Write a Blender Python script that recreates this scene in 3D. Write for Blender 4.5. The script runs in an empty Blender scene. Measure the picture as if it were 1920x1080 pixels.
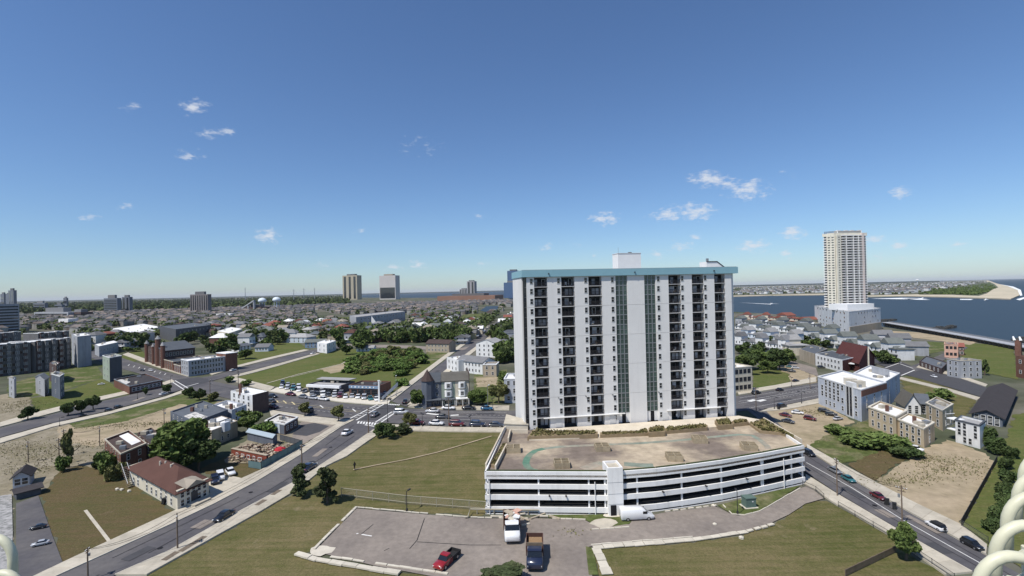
import bpy, bmesh, math, random
import numpy as np
from mathutils import Matrix, Vector
random.seed(7); rng = np.random.default_rng(7)
S = bpy.context.scene
COL = S.collection
R = math.radians
# ---------------------------------------------------------------- camera
CAM_H, FPX = 40.0, 900.0
ROLL, PITCH = math.atan(.0225), 0.0038
cc, ss, cp, sp = math.cos(ROLL), math.sin(ROLL), math.cos(PITCH), math.sin(PITCH)
def _pit(v): return (v[0], v[1]*cp - v[2]*sp, v[1]*sp + v[2]*cp)
CR, CU, CF = _pit((cc, 0, -ss)), _pit((ss, 0, cc)), _pit((0, 1, 0))
cam = bpy.data.objects.new('camera', bpy.data.cameras.new('camera'))
COL.objects.link(cam); S.camera = cam
cam.data.sensor_width = 36; cam.data.lens = 36*FPX/1920
cam.data.clip_start = .1; cam.data.clip_end = 120000
cam.matrix_world = Matrix(((CR[0], CU[0], -CF[0], 0), (CR[1], CU[1], -CF[1], 0), (CR[2], CU[2], -CF[2], CAM_H), (0, 0, 0, 1)))
S.view_settings.view_transform = 'Standard'; S.view_settings.look = 'None'
S.view_settings.exposure = EXPOSURE = 0.0
S.view_settings.gamma = 1
S.render.engine = 'CYCLES'
S.cycles.use_denoising = True
try: S.cycles.denoiser = 'OPENIMAGEDENOISE'
except Exception: pass
S.cycles.max_bounces = 6; S.cycles.diffuse_bounces = 3; S.cycles.glossy_bounces = 3
S.cycles.transparent_max_bounces = 12; S.cycles.volume_bounces = 0
# ---------------------------------------------------------------- photo geometry: pixel -> place on the ground
HPX = [-900, 0, 320, 640, 950, 1380, 1650, 1920, 2800]
HPY = [620, 574, 557.5, 546, 538, 527.5, 526.5, 529, 545]
def hp(x): return float(np.interp(x, HPX, HPY))
def hl(x): return 565 - .0225*x
def unlens(x, y):
    dy = y - hp(x); w = 1. if dy < 40 else max(0., 1 - (dy-40)/260)
    return x, y + (hl(x) - hp(x))*w
def ray(x, y):
    u, v = (x-960)/FPX, (540-y)/FPX
    return tuple(CF[i] + u*CR[i] + v*CU[i] for i in range(3))
def G(x, y, z=0.):
    d = ray(*unlens(x, y)); t = (z - CAM_H)/d[2] if d[2] < -1e-4 else 60000
    t = min(t, 60000)
    return Vector((d[0]*t, d[1]*t, z))
def TZ(P, x, ytop):
    """height of the thing standing at P whose top shows at pixel row ytop"""
    d = ray(*unlens(x, ytop)); return CAM_H + d[2]*P.y/d[1]
def PX(X, Y, Z=0.):
    v = (X, Y, Z-CAM_H); f = sum(v[i]*CF[i] for i in range(3))
    return 960 + FPX*sum(v[i]*CR[i] for i in range(3))/f, 540 - FPX*sum(v[i]*CU[i] for i in range(3))/f
# ---------------------------------------------------------------- sky and sun
SUN = Vector((-.40, -.355, .845)).normalized()
W = bpy.data.worlds.new('World'); S.world = W; W.use_nodes = True
wn, wl = W.node_tree.nodes, W.node_tree.links
bg = wn['Background']; bg.inputs['Strength'].default_value = 0.105
sky = wn.new('ShaderNodeTexSky'); sky.sky_type = 'NISHITA'; sky.sun_disc = False
sky.sun_elevation = math.asin(SUN.z); sky.sun_rotation = math.atan2(SUN.x, SUN.y)
sky.altitude = 30; sky.air_density = 1.0; sky.dust_density = .25; sky.ozone_density = 1.8
SKY_TINT = (.735, .915, 1.15)
CLOUDS = [(360,200,24,12,1),(388,250,18,10,.8),(425,248,10,8,.8),(352,291,22,9,.8),(246,198,9,12,.6),(503,442,26,9,1),(602,495,14,5,.7),
 (1330,336,34,13,1),(1370,345,26,10,.8),(1402,356,36,14,1),(1252,402,34,10,.9),(1303,396,24,17,1),(1132,410,28,9,1),(1022,462,10,7,.7),
 (1277,463,22,8,.8),(1308,447,18,6,.8),(1230,477,14,6,.8),(1413,461,22,12,1),(1486,437,22,9,1),(1476,476,14,8,.8),(1687,361,20,10,.8),
 (1477,328,20,8,.5),(1645,449,16,9,.9),(1683,459,13,8,.8),(1798,458,14,10,.7),(1654,482,12,8,.6),(895,406,9,5,.7),(673,433,9,5,.7),
 (740,501,20,6,.7),(783,497,16,7,.8),(795,272,40,12,.45),(232,388,13,6,.6),(165,408,14,9,.5),(905,494,14,5,.6),(1076,460,9,5,.5),(1112,480,8,5,.5),(1690,484,10,5,.5)]
tc = wn.new('ShaderNodeTexCoord'); acc = None
def wmath(op, a, b=None, c=None):
    n = wn.new('ShaderNodeMath'); n.operation = op
    for i, v in enumerate((a, b, c)):
        if v is None: continue
        if isinstance(v, (int, float)): n.inputs[i].default_value = v
        else: wl.new(v, n.inputs[i])
    return n.outputs[0]
sep = wn.new('ShaderNodeSeparateXYZ'); wl.new(tc.outputs['Generated'], sep.inputs[0])
ay = wmath('MAXIMUM', wmath('ABSOLUTE', sep.outputs[1]), .05)
cmb = wn.new('ShaderNodeCombineXYZ'); wl.new(wmath('DIVIDE', sep.outputs[0], ay), cmb.inputs[0]); wl.new(wmath('MULTIPLY', wmath('DIVIDE', sep.outputs[2], ay), 2.2), cmb.inputs[1])
for (x, y, rx, ry, st) in CLOUDS:
    d = ray(x, y); r = math.sqrt(rx*ry*2.2)/FPX*1.85
    n = wn.new('ShaderNodeVectorMath'); n.operation = 'DISTANCE'; wl.new(cmb.outputs[0], n.inputs[0]); n.inputs[1].default_value = (d[0]/d[1], 2.2*d[2]/d[1], 0)
    m = wmath('MULTIPLY_ADD', n.outputs['Value'], -st*1.15/r, st*1.15)
    acc = m if acc is None else wmath('MAXIMUM', acc, m)
nz = wn.new('ShaderNodeTexNoise'); nz.inputs['Scale'].default_value = 75; nz.inputs['Detail'].default_value = 6; nz.inputs['Roughness'].default_value = .62
mp = wn.new('ShaderNodeMapping'); mp.inputs['Scale'].default_value = (.8, .8, 1.7)
wl.new(tc.outputs['Generated'], mp.inputs[0]); wl.new(mp.outputs[0], nz.inputs[0])
cov = wmath('ADD', wmath('MAXIMUM', acc, 0.), wmath('MULTIPLY_ADD', nz.outputs['Fac'], 2.6, -1.62))
mr = wn.new('ShaderNodeMapRange'); mr.interpolation_type = 'SMOOTHSTEP'; mr.inputs['From Min'].default_value = -.02; mr.inputs['From Max'].default_value = 1.0
mr.inputs['To Max'].default_value = .85
wl.new(wmath('MULTIPLY', cov, wmath('GREATER_THAN', acc, 0.)), mr.inputs['Value'])
mx = wn.new('ShaderNodeMix'); mx.data_type = 'RGBA'; wl.new(mr.outputs[0], mx.inputs['Factor'])
tint = wn.new('ShaderNodeVectorMath'); tint.operation = 'MULTIPLY'; wl.new(sky.outputs[0], tint.inputs[0]); tint.inputs[1].default_value = SKY_TINT
wl.new(tint.outputs[0], mx.inputs['A']); mx.inputs['B'].default_value = (6.9, 7.3, 8.0, 1)
wl.new(mx.outputs['Result'], bg.inputs['Color'])
sun = bpy.data.objects.new('sun', bpy.data.lights.new('sun', 'SUN')); COL.objects.link(sun)
sun.data.energy = 4.9; sun.data.angle = R(.55); sun.data.color = (1, .955, .88)
sun.rotation_euler = (-SUN).to_track_quat('-Z', 'Y').to_euler()
sun.location = (-60, -60, 200)
# ---------------------------------------------------------------- helpers
def thing(name, label, cat, loc=(0, 0, 0), rz=0., group=None):
    o = bpy.data.objects.new(name, None); COL.objects.link(o); o.empty_display_size = .1
    o.location = loc; o.rotation_euler = (0, 0, rz); o['label'] = label; o['category'] = cat
    if group: o['group'] = group
    return o
def tag(o, label, cat, group=None):
    o['label'] = label; o['category'] = cat
    if group: o['group'] = group
    return o
def link(name, me, mat=None, parent=None, loc=None, rz=None, kind=None):
    o = bpy.data.objects.new(name, me); COL.objects.link(o)
    if mat is not None:
        if not me.materials: me.materials.append(mat)
        elif me.materials[0] is not mat:
            o.material_slots[0].link = 'OBJECT'; o.material_slots[0].material = mat
    if parent is not None: o.parent = parent
    if loc is not None: o.location = loc
    if rz is not None: o.rotation_euler = (0, 0, rz)
    if kind: o['kind'] = kind
    return o
class MB:
    def __init__(s): s.v = []; s.f = []
    def add(s, vs, fs):
        n = len(s.v); s.v += [tuple(v) for v in vs]; s.f += [tuple(n+i for i in f) for f in fs]; return s
    def box(s, c, d, rz=0., ax=None):
        a, b = (math.cos(rz), math.sin(rz)); vs = []
        for z in (-.5, .5):
            for x, y in ((-.5, -.5), (.5, -.5), (.5, .5), (-.5, .5)):
                X, Y = x*d[0], y*d[1]; vs.append((c[0]+X*a-Y*b, c[1]+X*b+Y*a, c[2]+z*d[2]))
        return s.add(vs, [(3, 2, 1, 0), (4, 5, 6, 7), (0, 1, 5, 4), (1, 2, 6, 5), (2, 3, 7, 6), (3, 0, 4, 7)])
    def prism(s, poly, z0, z1, top=True, bottom=True):
        n = len(poly); poly = ccw(poly)
        vs = [(p[0], p[1], z0) for p in poly] + [(p[0], p[1], z1) for p in poly]
        fs = [(i, (i+1) % n, n+(i+1) % n, n+i) for i in range(n)]
        if top: fs.append(tuple(range(n, 2*n)))
        if bottom: fs.append(tuple(range(n-1, -1, -1)))
        return s.add(vs, fs)
    def tube(s, pts, r, n=8, cap=True, closed=False):
        pts = [Vector(p) for p in pts]; rs = r if isinstance(r, (list, tuple)) else [r]*len(pts)
        vs = []; m = len(pts); a = None
        for i, p in enumerate(pts):
            t = (pts[min(i+1, m-1)] - pts[max(i-1, 0)]).normalized() if not closed else (pts[(i+1) % m]-pts[i-1]).normalized()
            ref = Vector((0, 0, 1)) if abs(t.z) < .9 else Vector((1, 0, 0))
            a = t.cross(ref).normalized() if a is None else (a - t*a.dot(t)).normalized(); b = t.cross(a)
            vs += [p + (a*math.cos(2*math.pi*k/n) + b*math.sin(2*math.pi*k/n))*rs[i] for k in range(n)]
        fs = []
        for i in range(m if closed else m-1):
            j = (i+1) % m
            fs += [(i*n+k, j*n+k, j*n+(k+1) % n, i*n+(k+1) % n) for k in range(n)]
        if cap and not closed: fs += [tuple(range(n)), tuple(range(m*n-1, (m-1)*n-1, -1))]
        return s.add(vs, fs)
    def mesh(s, name, origin=(0, 0, 0), smooth=False):
        me = bpy.data.meshes.new(name); o = origin
        me.from_pydata([(v[0]-o[0], v[1]-o[1], v[2]-o[2]) for v in s.v], [], s.f)
        if smooth: me.shade_smooth()
        return me
    def build(s, name, mat, parent=None, smooth=False, kind=None, origin=None, world=False):
        o = origin or ((0, 0, 0) if parent is None or not world else tuple(parent.location))
        return link(name, s.mesh(name, o, smooth), mat, parent, loc=origin if parent is None else None, kind=kind)
def ccw(p):
    a = sum(p[i][0]*p[(i+1) % len(p)][1] - p[(i+1) % len(p)][0]*p[i][1] for i in range(len(p)))
    return list(p) if a > 0 else list(p)[::-1]
def np_mesh(name, verts, faces, smooth=False):
    me = bpy.data.meshes.new(name); verts = np.asarray(verts, np.float32); faces = np.asarray(faces, np.int32)
    me.vertices.add(len(verts)); me.vertices.foreach_set('co', verts.ravel())
    k = faces.shape[1]; me.loops.add(faces.size); me.loops.foreach_set('vertex_index', faces.ravel())
    me.polygons.add(len(faces)); me.polygons.foreach_set('loop_start', np.arange(0, faces.size, k, dtype=np.int32))
    me.update(calc_edges=True); me.validate()
    return me
def copy_tree(o, parent=None):
    c = o.copy(); COL.objects.link(c); c.parent = parent
    for ch in o.children: copy_tree(ch, c)
    return c
# ---------------------------------------------------------------- materials
MATS = {}
def nodes_of(m): return m.node_tree.nodes, m.node_tree.links
def mat(name, col, rough=.85, var=.25, scale=.6, scale2=None, col2=None, mix=(.42, .62), bump=0., bscale=8., metal=0., rand=0., spec=.3, wave=None, coat=0., streak=None):
    """plain weathered material: two noise octaves over the base colour, optional second colour in patches, bump, ribs"""
    if name in MATS: return MATS[name]
    m = bpy.data.materials.new(name); m.use_nodes = True; MATS[name] = m
    N, L = nodes_of(m); b = N['Principled BSDF']; b.inputs['Roughness'].default_value = rough; b.inputs['Metallic'].default_value = metal
    b.inputs['Specular IOR Level'].default_value = spec
    if coat: b.inputs['Coat Weight'].default_value = coat; b.inputs['Coat Roughness'].default_value = .08
    g = N.new('ShaderNodeNewGeometry'); pos = g.outputs['Position']
    if streak:
        mpn = N.new('ShaderNodeMapping'); mpn.inputs['Rotation'].default_value = (0, 0, streak[0]); mpn.inputs['Scale'].default_value = streak[1]
        L.new(pos, mpn.inputs[0]); pos = mpn.outputs[0]
    def noise(sc, det=4, ro=.6, src=None):
        n = N.new('ShaderNodeTexNoise'); n.inputs['Scale'].default_value = sc; n.inputs['Detail'].default_value = det; n.inputs['Roughness'].default_value = ro
        L.new(src or pos, n.inputs[0]); return n.outputs['Fac']
    def mixc(f, a, c, bt='MIX'):
        n = N.new('ShaderNodeMix'); n.data_type = 'RGBA'; n.blend_type = bt
        for s_, v in (('Factor', f), ('A', a), ('B', c)):
            if isinstance(v, tuple): n.inputs[s_].default_value = (*v[:3], 1)
            elif isinstance(v, float): n.inputs[s_].default_value = v
            else: L.new(v, n.inputs[s_])
        return n.outputs['Result']
    def mapr(v, a, b_, c, d):
        n = N.new('ShaderNodeMapRange'); L.new(v, n.inputs[0])
        for i, q in enumerate((a, b_, c, d)): n.inputs[i+1].default_value = q
        return n.outputs[0]
    c = tuple(col)
    if col2: c = mixc(mapr(noise(scale2 or scale*.4, 5), mix[0], mix[1], 0, 1), tuple(col), tuple(col2))
    if var:
        f = mapr(noise(scale, 6, .68, g.outputs['Position']), .25, .75, 1-var, 1+var)
        n = N.new('ShaderNodeVectorMath'); n.operation = 'SCALE'
        if isinstance(c, tuple): n.inputs[0].default_value = c[:3]
        else: L.new(c, n.inputs[0])
        L.new(f, n.inputs['Scale']); c = n.outputs[0]
    if rand:
        oi = N.new('ShaderNodeObjectInfo'); n = N.new('ShaderNodeVectorMath'); n.operation = 'SCALE'
        if isinstance(c, tuple): n.inputs[0].default_value = c[:3]
        else: L.new(c, n.inputs[0])
        L.new(mapr(oi.outputs['Random'], 0, 1, 1-rand, 1+rand), n.inputs['Scale']); c = n.outputs[0]
    if isinstance(c, tuple): b.inputs['Base Color'].default_value = (*c[:3], 1)
    else: L.new(c, b.inputs['Base Color'])
    h = None
    if wave:
        w = N.new('ShaderNodeTexWave'); w.bands_direction = wave[0]; w.inputs['Scale'].default_value = wave[1]; L.new(g.outputs['Position'], w.inputs[0]); h = w.outputs['Fac']
    if bump:
        bn = N.new('ShaderNodeBump'); bn.inputs['Strength'].default_value = bump; bn.inputs['Distance'].default_value = .1
        L.new(h if h else noise(bscale, 5, .65, g.outputs['Position']), bn.inputs['Height']); L.new(bn.outputs[0], b.inputs['Normal'])
    return m
def glass(name, col, rough=.08, spec=.6): return mat(name, col, rough, var=0, spec=spec)
def turf(name, green, dry, soil, ang, amt=.5):
    """mown turf: green and dry patches at three sizes, faint mowing lines, worn soil showing through"""
    m = bpy.data.materials.new(name); m.use_nodes = True; MATS[name] = m; N, L = nodes_of(m); b = N['Principled BSDF']; b.inputs['Roughness'].default_value = .95; b.inputs['Specular IOR Level'].default_value = .05
    g = N.new('ShaderNodeNewGeometry')
    def nz_(sc, det, stretch=None, ro=.6):
        src = g.outputs['Position']
        if stretch:
            q = N.new('ShaderNodeMapping'); q.inputs['Rotation'].default_value = (0, 0, ang); q.inputs['Scale'].default_value = stretch; L.new(src, q.inputs[0]); src = q.outputs[0]
        n = N.new('ShaderNodeTexNoise'); n.inputs['Scale'].default_value = sc; n.inputs['Detail'].default_value = det; n.inputs['Roughness'].default_value = ro; L.new(src, n.inputs[0]); return n.outputs['Fac']
    def mr_(v, a, c, lo=0., hi=1.):
        n = N.new('ShaderNodeMapRange'); n.inputs[1].default_value = a; n.inputs[2].default_value = c; n.inputs[3].default_value = lo; n.inputs[4].default_value = hi; L.new(v, n.inputs[0]); return n.outputs[0]
    def mx_(f, a, c):
        n = N.new('ShaderNodeMix'); n.data_type = 'RGBA'; L.new(f, n.inputs['Factor'])
        for k_, v in (('A', a), ('B', c)):
            if isinstance(v, tuple): n.inputs[k_].default_value = (*v, 1)
            else: L.new(v, n.inputs[k_])
        return n.outputs['Result']
    def ad_(a, c, k_):
        n = N.new('ShaderNodeMath'); n.operation = 'MULTIPLY_ADD'; L.new(a, n.inputs[0]); n.inputs[1].default_value = k_; L.new(c, n.inputs[2]); return n.outputs[0]
    f = ad_(nz_(.045, 4), ad_(nz_(.35, 6, None, .7), nz_(.55, 4, (.10, 1.6, 1)), .9), .9)
    c = mx_(mr_(f, 1.37-.26*amt*2, 1.37+.26*amt*2), green, dry)
    c = mx_(mr_(nz_(.16, 7, None, .72), .60, .70, 0, .8), c, soil)
    v = N.new('ShaderNodeVectorMath'); v.operation = 'SCALE'; L.new(c, v.inputs[0]); L.new(mr_(nz_(2.4, 6, None, .75), .25, .75, .62, 1.38), v.inputs['Scale']); L.new(v.outputs[0], b.inputs['Base Color'])
    bp = N.new('ShaderNodeBump'); bp.inputs['Strength'].default_value = .8; bp.inputs['Distance'].default_value = .12; L.new(nz_(5, 5), bp.inputs['Height']); L.new(bp.outputs[0], b.inputs['Normal'])
    return m
M = dict(
 grass=turf('grass_lawn', (.082,.088,.029), (.160,.132,.066), (.215,.175,.108), .32),
 grass_dry=turf('grass_dry', (.088,.082,.034), (.120,.088,.048), (.150,.108,.068), -.6),
 grass_green=turf('grass_green', (.075,.105,.026), (.125,.125,.048), (.20,.17,.10), .2),
 grass_rough=mat('grass_rough', (.085,.105,.035), .95, .45, .8, .12, (.20,.175,.105), (.50,.66), bump=.8, bscale=3, spec=.05),
 dirt=mat('bare_dirt', (.36,.29,.20), .95, .22, .5, .10, (.27,.225,.145), (.42,.66), bump=.6, bscale=3, spec=.05),
 dirt_grey=mat('gravel_dirt', (.27,.235,.175), .95, .30, .9, .15, (.185,.16,.105), (.40,.64), bump=.8, bscale=3, spec=.05),
 sand=mat('sand', (.52,.45,.34), .95, .15, .05, .01, (.42,.38,.28), bump=0, spec=.05),
 asphalt=mat('asphalt', (.088,.084,.09), .9, .16, .9, .10, (.125,.117,.115), bump=.15, bscale=20, spec=.2),
 asphalt_dark=mat('asphalt_dark', (.068,.067,.072), .9, .14, .5, bump=.15, bscale=20, spec=.2),
 asphalt_old=mat('asphalt_old', (.265,.228,.195), .92, .20, 1.1, .08, (.195,.168,.148), (.36,.64), bump=.3, bscale=9, spec=.15),
 concrete=mat('concrete', (.47,.425,.345), .9, .14, .8, .3, (.40,.36,.29), bump=.15, bscale=12, rand=.07, spec=.15),
 concrete_pale=mat('concrete_pale', (.54,.495,.41), .9, .14, .8, bump=.2, bscale=10, rand=.08, spec=.15),
 paint_white=mat('road_paint', (.66,.65,.62), .8, .22, 2., spec=.2),
 paint_yellow=mat('road_paint_yellow', (.62,.52,.30), .8, .2, 2., spec=.2),
 ground=mat('city_ground', (.075,.085,.052), .95, .4, .06, .012, (.15,.14,.115), (.42,.62), spec=.05),
 white=mat('white_stucco', (.73,.715,.69), .85, .04, .25, .5, (.645,.63,.605), (.48,.80), bump=.05, bscale=15, streak=(0, (1,1,.08))),
 white_paint=mat('white_paint', (.78,.78,.77), .7, .05, .6),
 teal=mat('teal_metal', (.24,.42,.48), .6, .06, .3),
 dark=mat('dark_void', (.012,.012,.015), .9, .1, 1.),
 rail=mat('dark_bronze', (.035,.032,.033), .5, .1, 1., rand=.2),
 glass=glass('window_glass', (.020,.024,.030), .05, .7),
 glass_green=mat('green_glass', (.055,.085,.075), .10, .35, .5, spec=.7, rand=.3),
 curtain=mat('pale_curtain', (.36,.37,.39), .8, .2, 4., rand=.45),
 frame=mat('white_frame', (.62,.62,.61), .6, .05, 2.), frame_dark=mat('dark_frame', (.05,.05,.055), .5, .05, 2.),
 metal=mat('galvanised', (.35,.36,.37), .5, .1, 3., metal=.6), wood=mat('grey_wood', (.17,.135,.10), .9, .25, 2., rand=.15),
 black=mat('black_rubber', (.02,.02,.021), .8, .1, 3.), chrome=mat('hub_metal', (.45,.46,.48), .35, .05, 3., metal=.7),
)
def wallm(name, col, **k): return mat('wall_'+name, col, .88, k.pop('var', .10), k.pop('scale', .5), .7, tuple(c*.74 for c in col), (.46,.78), spec=.15, streak=(0, (1,1,.14)), **k)
def roofm(name, col, **k): return mat('roof_'+name, col, .92, k.pop('var', .16), k.pop('scale', .5), spec=.12, **k)
WM = dict(white=wallm('white', (.70,.70,.69)), cream=wallm('cream', (.60,.55,.44)), beige=wallm('beige', (.52,.42,.29)), grey=wallm('grey', (.36,.37,.39)),
 bluegrey=wallm('blue_grey', (.46,.49,.54)), slate=wallm('slate', (.12,.135,.165)), brick=wallm('brick', (.165,.085,.065), var=.25, scale=1.2), brick_dark=wallm('brick_dark', (.105,.075,.07), var=.2, scale=1.),
 blue=wallm('blue', (.22,.31,.42)), green=wallm('green', (.33,.38,.31)), yellow=wallm('yellow', (.55,.47,.26)), tan=wallm('tan', (.40,.34,.26)), pink=wallm('pink', (.58,.36,.28)),
 redbrown=wallm('red_brown', (.12,.045,.040)), darkgrey=wallm('dark_grey', (.10,.105,.115)), teal=wallm('teal', (.12,.19,.20)), lightblue=wallm('light_blue', (.52,.58,.64)))
RM = dict(white=roofm('white', (.74,.73,.71), var=.10, scale2=.25, col2=(.55,.54,.52), mix=(.5,.75)), grey=roofm('grey', (.17,.17,.175), rand=.25), lightgrey=roofm('light_grey', (.30,.295,.29), rand=.2),
 dark=roofm('dark', (.055,.05,.052), rand=.2), brown=roofm('brown', (.098,.052,.042)), darkbrown=roofm('dark_brown', (.075,.055,.05)), red=roofm('red', (.22,.085,.065), rand=.15), maroon=roofm('maroon', (.080,.030,.028)),
 slate=roofm('slate', (.095,.105,.12), rand=.2), tan=roofm('tan', (.27,.235,.19), rand=.15), greygreen=roofm('grey_green', (.145,.155,.145), rand=.15), olive=roofm('olive', (.125,.118,.105)), patchy=roofm('patchy', (.60,.58,.54), var=.2, scale2=.9, col2=(.13,.12,.115), mix=(.52,.60)))
# ---------------------------------------------------------------- the setting: land, water, lots, streets
def ragged(pts, step=1.6, amp=.28, seed=0):
    r = random.Random(seed); out = []
    for i, a in enumerate(pts):
        b = pts[(i+1) % len(pts)]; n = max(1, min(60, int((b-a).length/step)))
        for k in range(n): q = a.lerp(b, k/n); out.append(Vector((q.x+r.gauss(0, amp), q.y+r.gauss(0, amp), 0)))
    return out
def sheet(name, px, z, m, kind='structure', world=None, parent=None, rag=0.):
    pts = world or [G(*p) for p in px]
    if rag: pts = ragged(ccw(pts), max(1.2, rag*5), rag, len(pts))
    o = Vector((sum(p[0] for p in pts)/len(pts), sum(p[1] for p in pts)/len(pts), z))
    me = bpy.data.meshes.new(name); bm = bmesh.new()
    vs = [bm.verts.new((p[0]-o.x, p[1]-o.y, 0)) for p in ccw(pts)]
    bm.faces.new(vs); bm.normal_update(); bmesh.ops.triangulate(bm, faces=bm.faces[:], ngon_method='EAR_CLIP'); bm.to_mesh(me); bm.free()
    ob = link(name, me, m, parent, loc=o if parent is None else (o.x-parent.location.x, o.y-parent.location.y, z-parent.location.z))
    if parent is None: ob['kind'] = kind
    return ob
def slab(name, px, z0, z1, m, kind='structure', parent=None, world=None):
    pts = world or [G(*p) for p in px]
    b = MB().prism(pts, z0, z1)
    o = tuple(pts[0][:2]) + (0.,)
    if parent is None:
        ob = link(name, b.mesh(name, o), m, None, loc=o); ob['kind'] = kind; return ob
    return link(name, b.mesh(name, tuple(parent.location)), m, parent)
# water everywhere out to the horizon, land laid over it
wm = bpy.data.materials.new('sea_water'); wm.use_nodes = True; N, L = nodes_of(wm); b = N['Principled BSDF']
b.inputs['Base Color'].default_value = (.026,.040,.052,1); b.inputs['Roughness'].default_value = .45; b.inputs['Specular IOR Level'].default_value = .16
g = N.new('ShaderNodeNewGeometry'); n1 = N.new('ShaderNodeTexNoise'); n1.inputs['Scale'].default_value = .35; n1.inputs['Detail'].default_value = 5
mpn = N.new('ShaderNodeMapping'); mpn.inputs['Scale'].default_value = (.35, 1, 1); L.new(g.outputs['Position'], mpn.inputs[0]); L.new(mpn.outputs[0], n1.inputs[0])
bn = N.new('ShaderNodeBump'); bn.inputs['Strength'].default_value = .5; bn.inputs['Distance'].default_value = .4; L.new(n1.outputs['Fac'], bn.inputs['Height']); L.new(bn.outputs[0], b.inputs['Normal'])
sheet('water', None, -1.2, wm, world=[Vector(p) for p in ((-70000, -3000, 0), (70000, -3000, 0), (70000, 70000, 0), (-70000, 70000, 0))])
coast = [(2500,830),(2100,704),(1920,664),(1830,645),(1750,629),(1652,611),(1560,603),(1500,590),(1440,583),(1385,579),(1290,574),(1180,568),(1100,566),(985,563),(962,558),(950,552.5),(880,551.5),(830,553),(740,553.5),(655,553)]
land = [G(*p) for p in coast] + [G(640, 549.5), Vector((-4200, 13000, 0)), Vector((-30000, 16000, 0)), Vector((-30000, -1500, 0)), Vector((2000, -1500, 0))]
slab('ground', None, -3., 0., M['ground'], world=land)
# streets as (one edge, other edge) pixel lines
ROADS = dict(
 side_street=([(0,1131),(111,1080),(166,1055),(320,985),(400,947),(480,905),(570,850),(640,800),(668,785)], [(100,1138),(217,1080),(320,1034),(450,961),(555,904),(640,848),(700,806),(728,790)], 'asphalt'),
 avenue=([(150,648),(225,672),(300,695),(370,711),(400,715),(505,735),(570,745),(640,755),(700,760),(760,765),(850,769),(950,770),(1100,762),(1250,752),(1385,741),(1460,729),(1535,717),(1640,694),(1680,684)],
         [(140,664),(215,690),(300,712),(345,728),(440,750),(505,767),(575,778),(640,785),(690,789),(760,796),(850,800),(945,801),(1100,797),(1250,788),(1400,769),(1440,765),(1475,758),(1540,745),(1650,716),(1700,703)], 'asphalt'),
 far_street=([(735,752),(780,716),(840,668),(895,627),(925,604),(948,583)], [(762,762),(800,722),(858,672),(905,636),(935,609),(956,586)], 'asphalt'),
 west_street=([(-60,822),(0,806),(60,790),(180,757),(300,728),(330,717),(400,704),(440,692),(500,676),(580,655),(640,643)], [(-60,840),(0,823),(100,795),(200,773),(310,742),(345,729),(425,706),(470,694),(520,680),(592,659),(650,647)], 'asphalt'),
 east_street=([(1400,768),(1440,800),(1511,887),(1562,921),(1683,993),(1822,1072),(1900,1116)], [(1430,764),(1465,800),(1514,846),(1603,904),(1692,956),(1849,1044),(1960,1105)], 'asphalt'),
 shore_street=([(1610,668),(1650,684),(1700,704),(1780,728),(1840,747),(1900,764)], [(1650,663),(1690,679),(1716,690),(1790,708),(1848,729),(1910,748)], 'asphalt_dark'),
 block_street=([(1700,690),(1745,675),(1775,662),(1800,650)], [(1716,698),(1762,681),(1790,668),(1815,655)], 'asphalt'),
 back_street=([(640,642),(760,644),(860,650),(880,646)], [(648,647),(760,650),(850,656),(872,652)], 'asphalt_old'))
ROAD = {}
for i, (k, (a, b_, m)) in enumerate(ROADS.items()):
    ROAD[k] = sheet(k, a + b_[::-1], .17 + .005*i, M[m])
def walk(name, inner, outer, slabs=None, z=.30, m='concrete', kerb=True):
    """pavement between two pixel lines; near ones are split into their concrete flags"""
    A, B = [G(*p) for p in inner], [G(*p) for p in outer]
    root = slab(name, None, .0, z if not slabs else z-.03, M[m], world=A + B[::-1])
    org = root.location
    if slabs:
        def at(P, t):
            ls = [(P[i+1]-P[i]).length for i in range(len(P)-1)]; d = t*sum(ls)
            for i, l in enumerate(ls):
                if d <= l or i == len(ls)-1: return P[i].lerp(P[i+1], d/l)
                d -= l
        n = int(sum((A[i+1]-A[i]).length for i in range(len(A)-1))/slabs)
        for i in range(n):
            t0, t1 = (i+.012)/n, (i+.985)/n
            q = [at(A, t0), at(A, t1), at(B, t1), at(B, t0)]
            c = sum(q, Vector())/4; dz = random.uniform(-.006, .008)
            mb = MB().prism([(c + (p-c)*.985) for p in q], z-.06, z+dz)
            link('paving_slab', mb.mesh('paving_slab', tuple(org)), M[m], root)
    if kerb:
        kb = MB()
        for i in range(len(A)-1):
            d = (B[min(i, len(B)-1)]-A[i]).normalized()*.22; d2 = (B[min(i+1, len(B)-1)]-A[i+1]).normalized()*.22
            kb.prism([A[i]-d*.6, A[i+1]-d2*.6, A[i+1]+d2*.2, A[i]+d*.2], 0, z+.025)
        link('kerb', kb.mesh('kerb', tuple(org)), M['concrete_pale'], root)
    return root
M['soil_patch'] = mat('worn_turf', (.195,.165,.092), .95, .25, 1.5, .5, (.15,.135,.065), (.4,.6), spec=.05)
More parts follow.
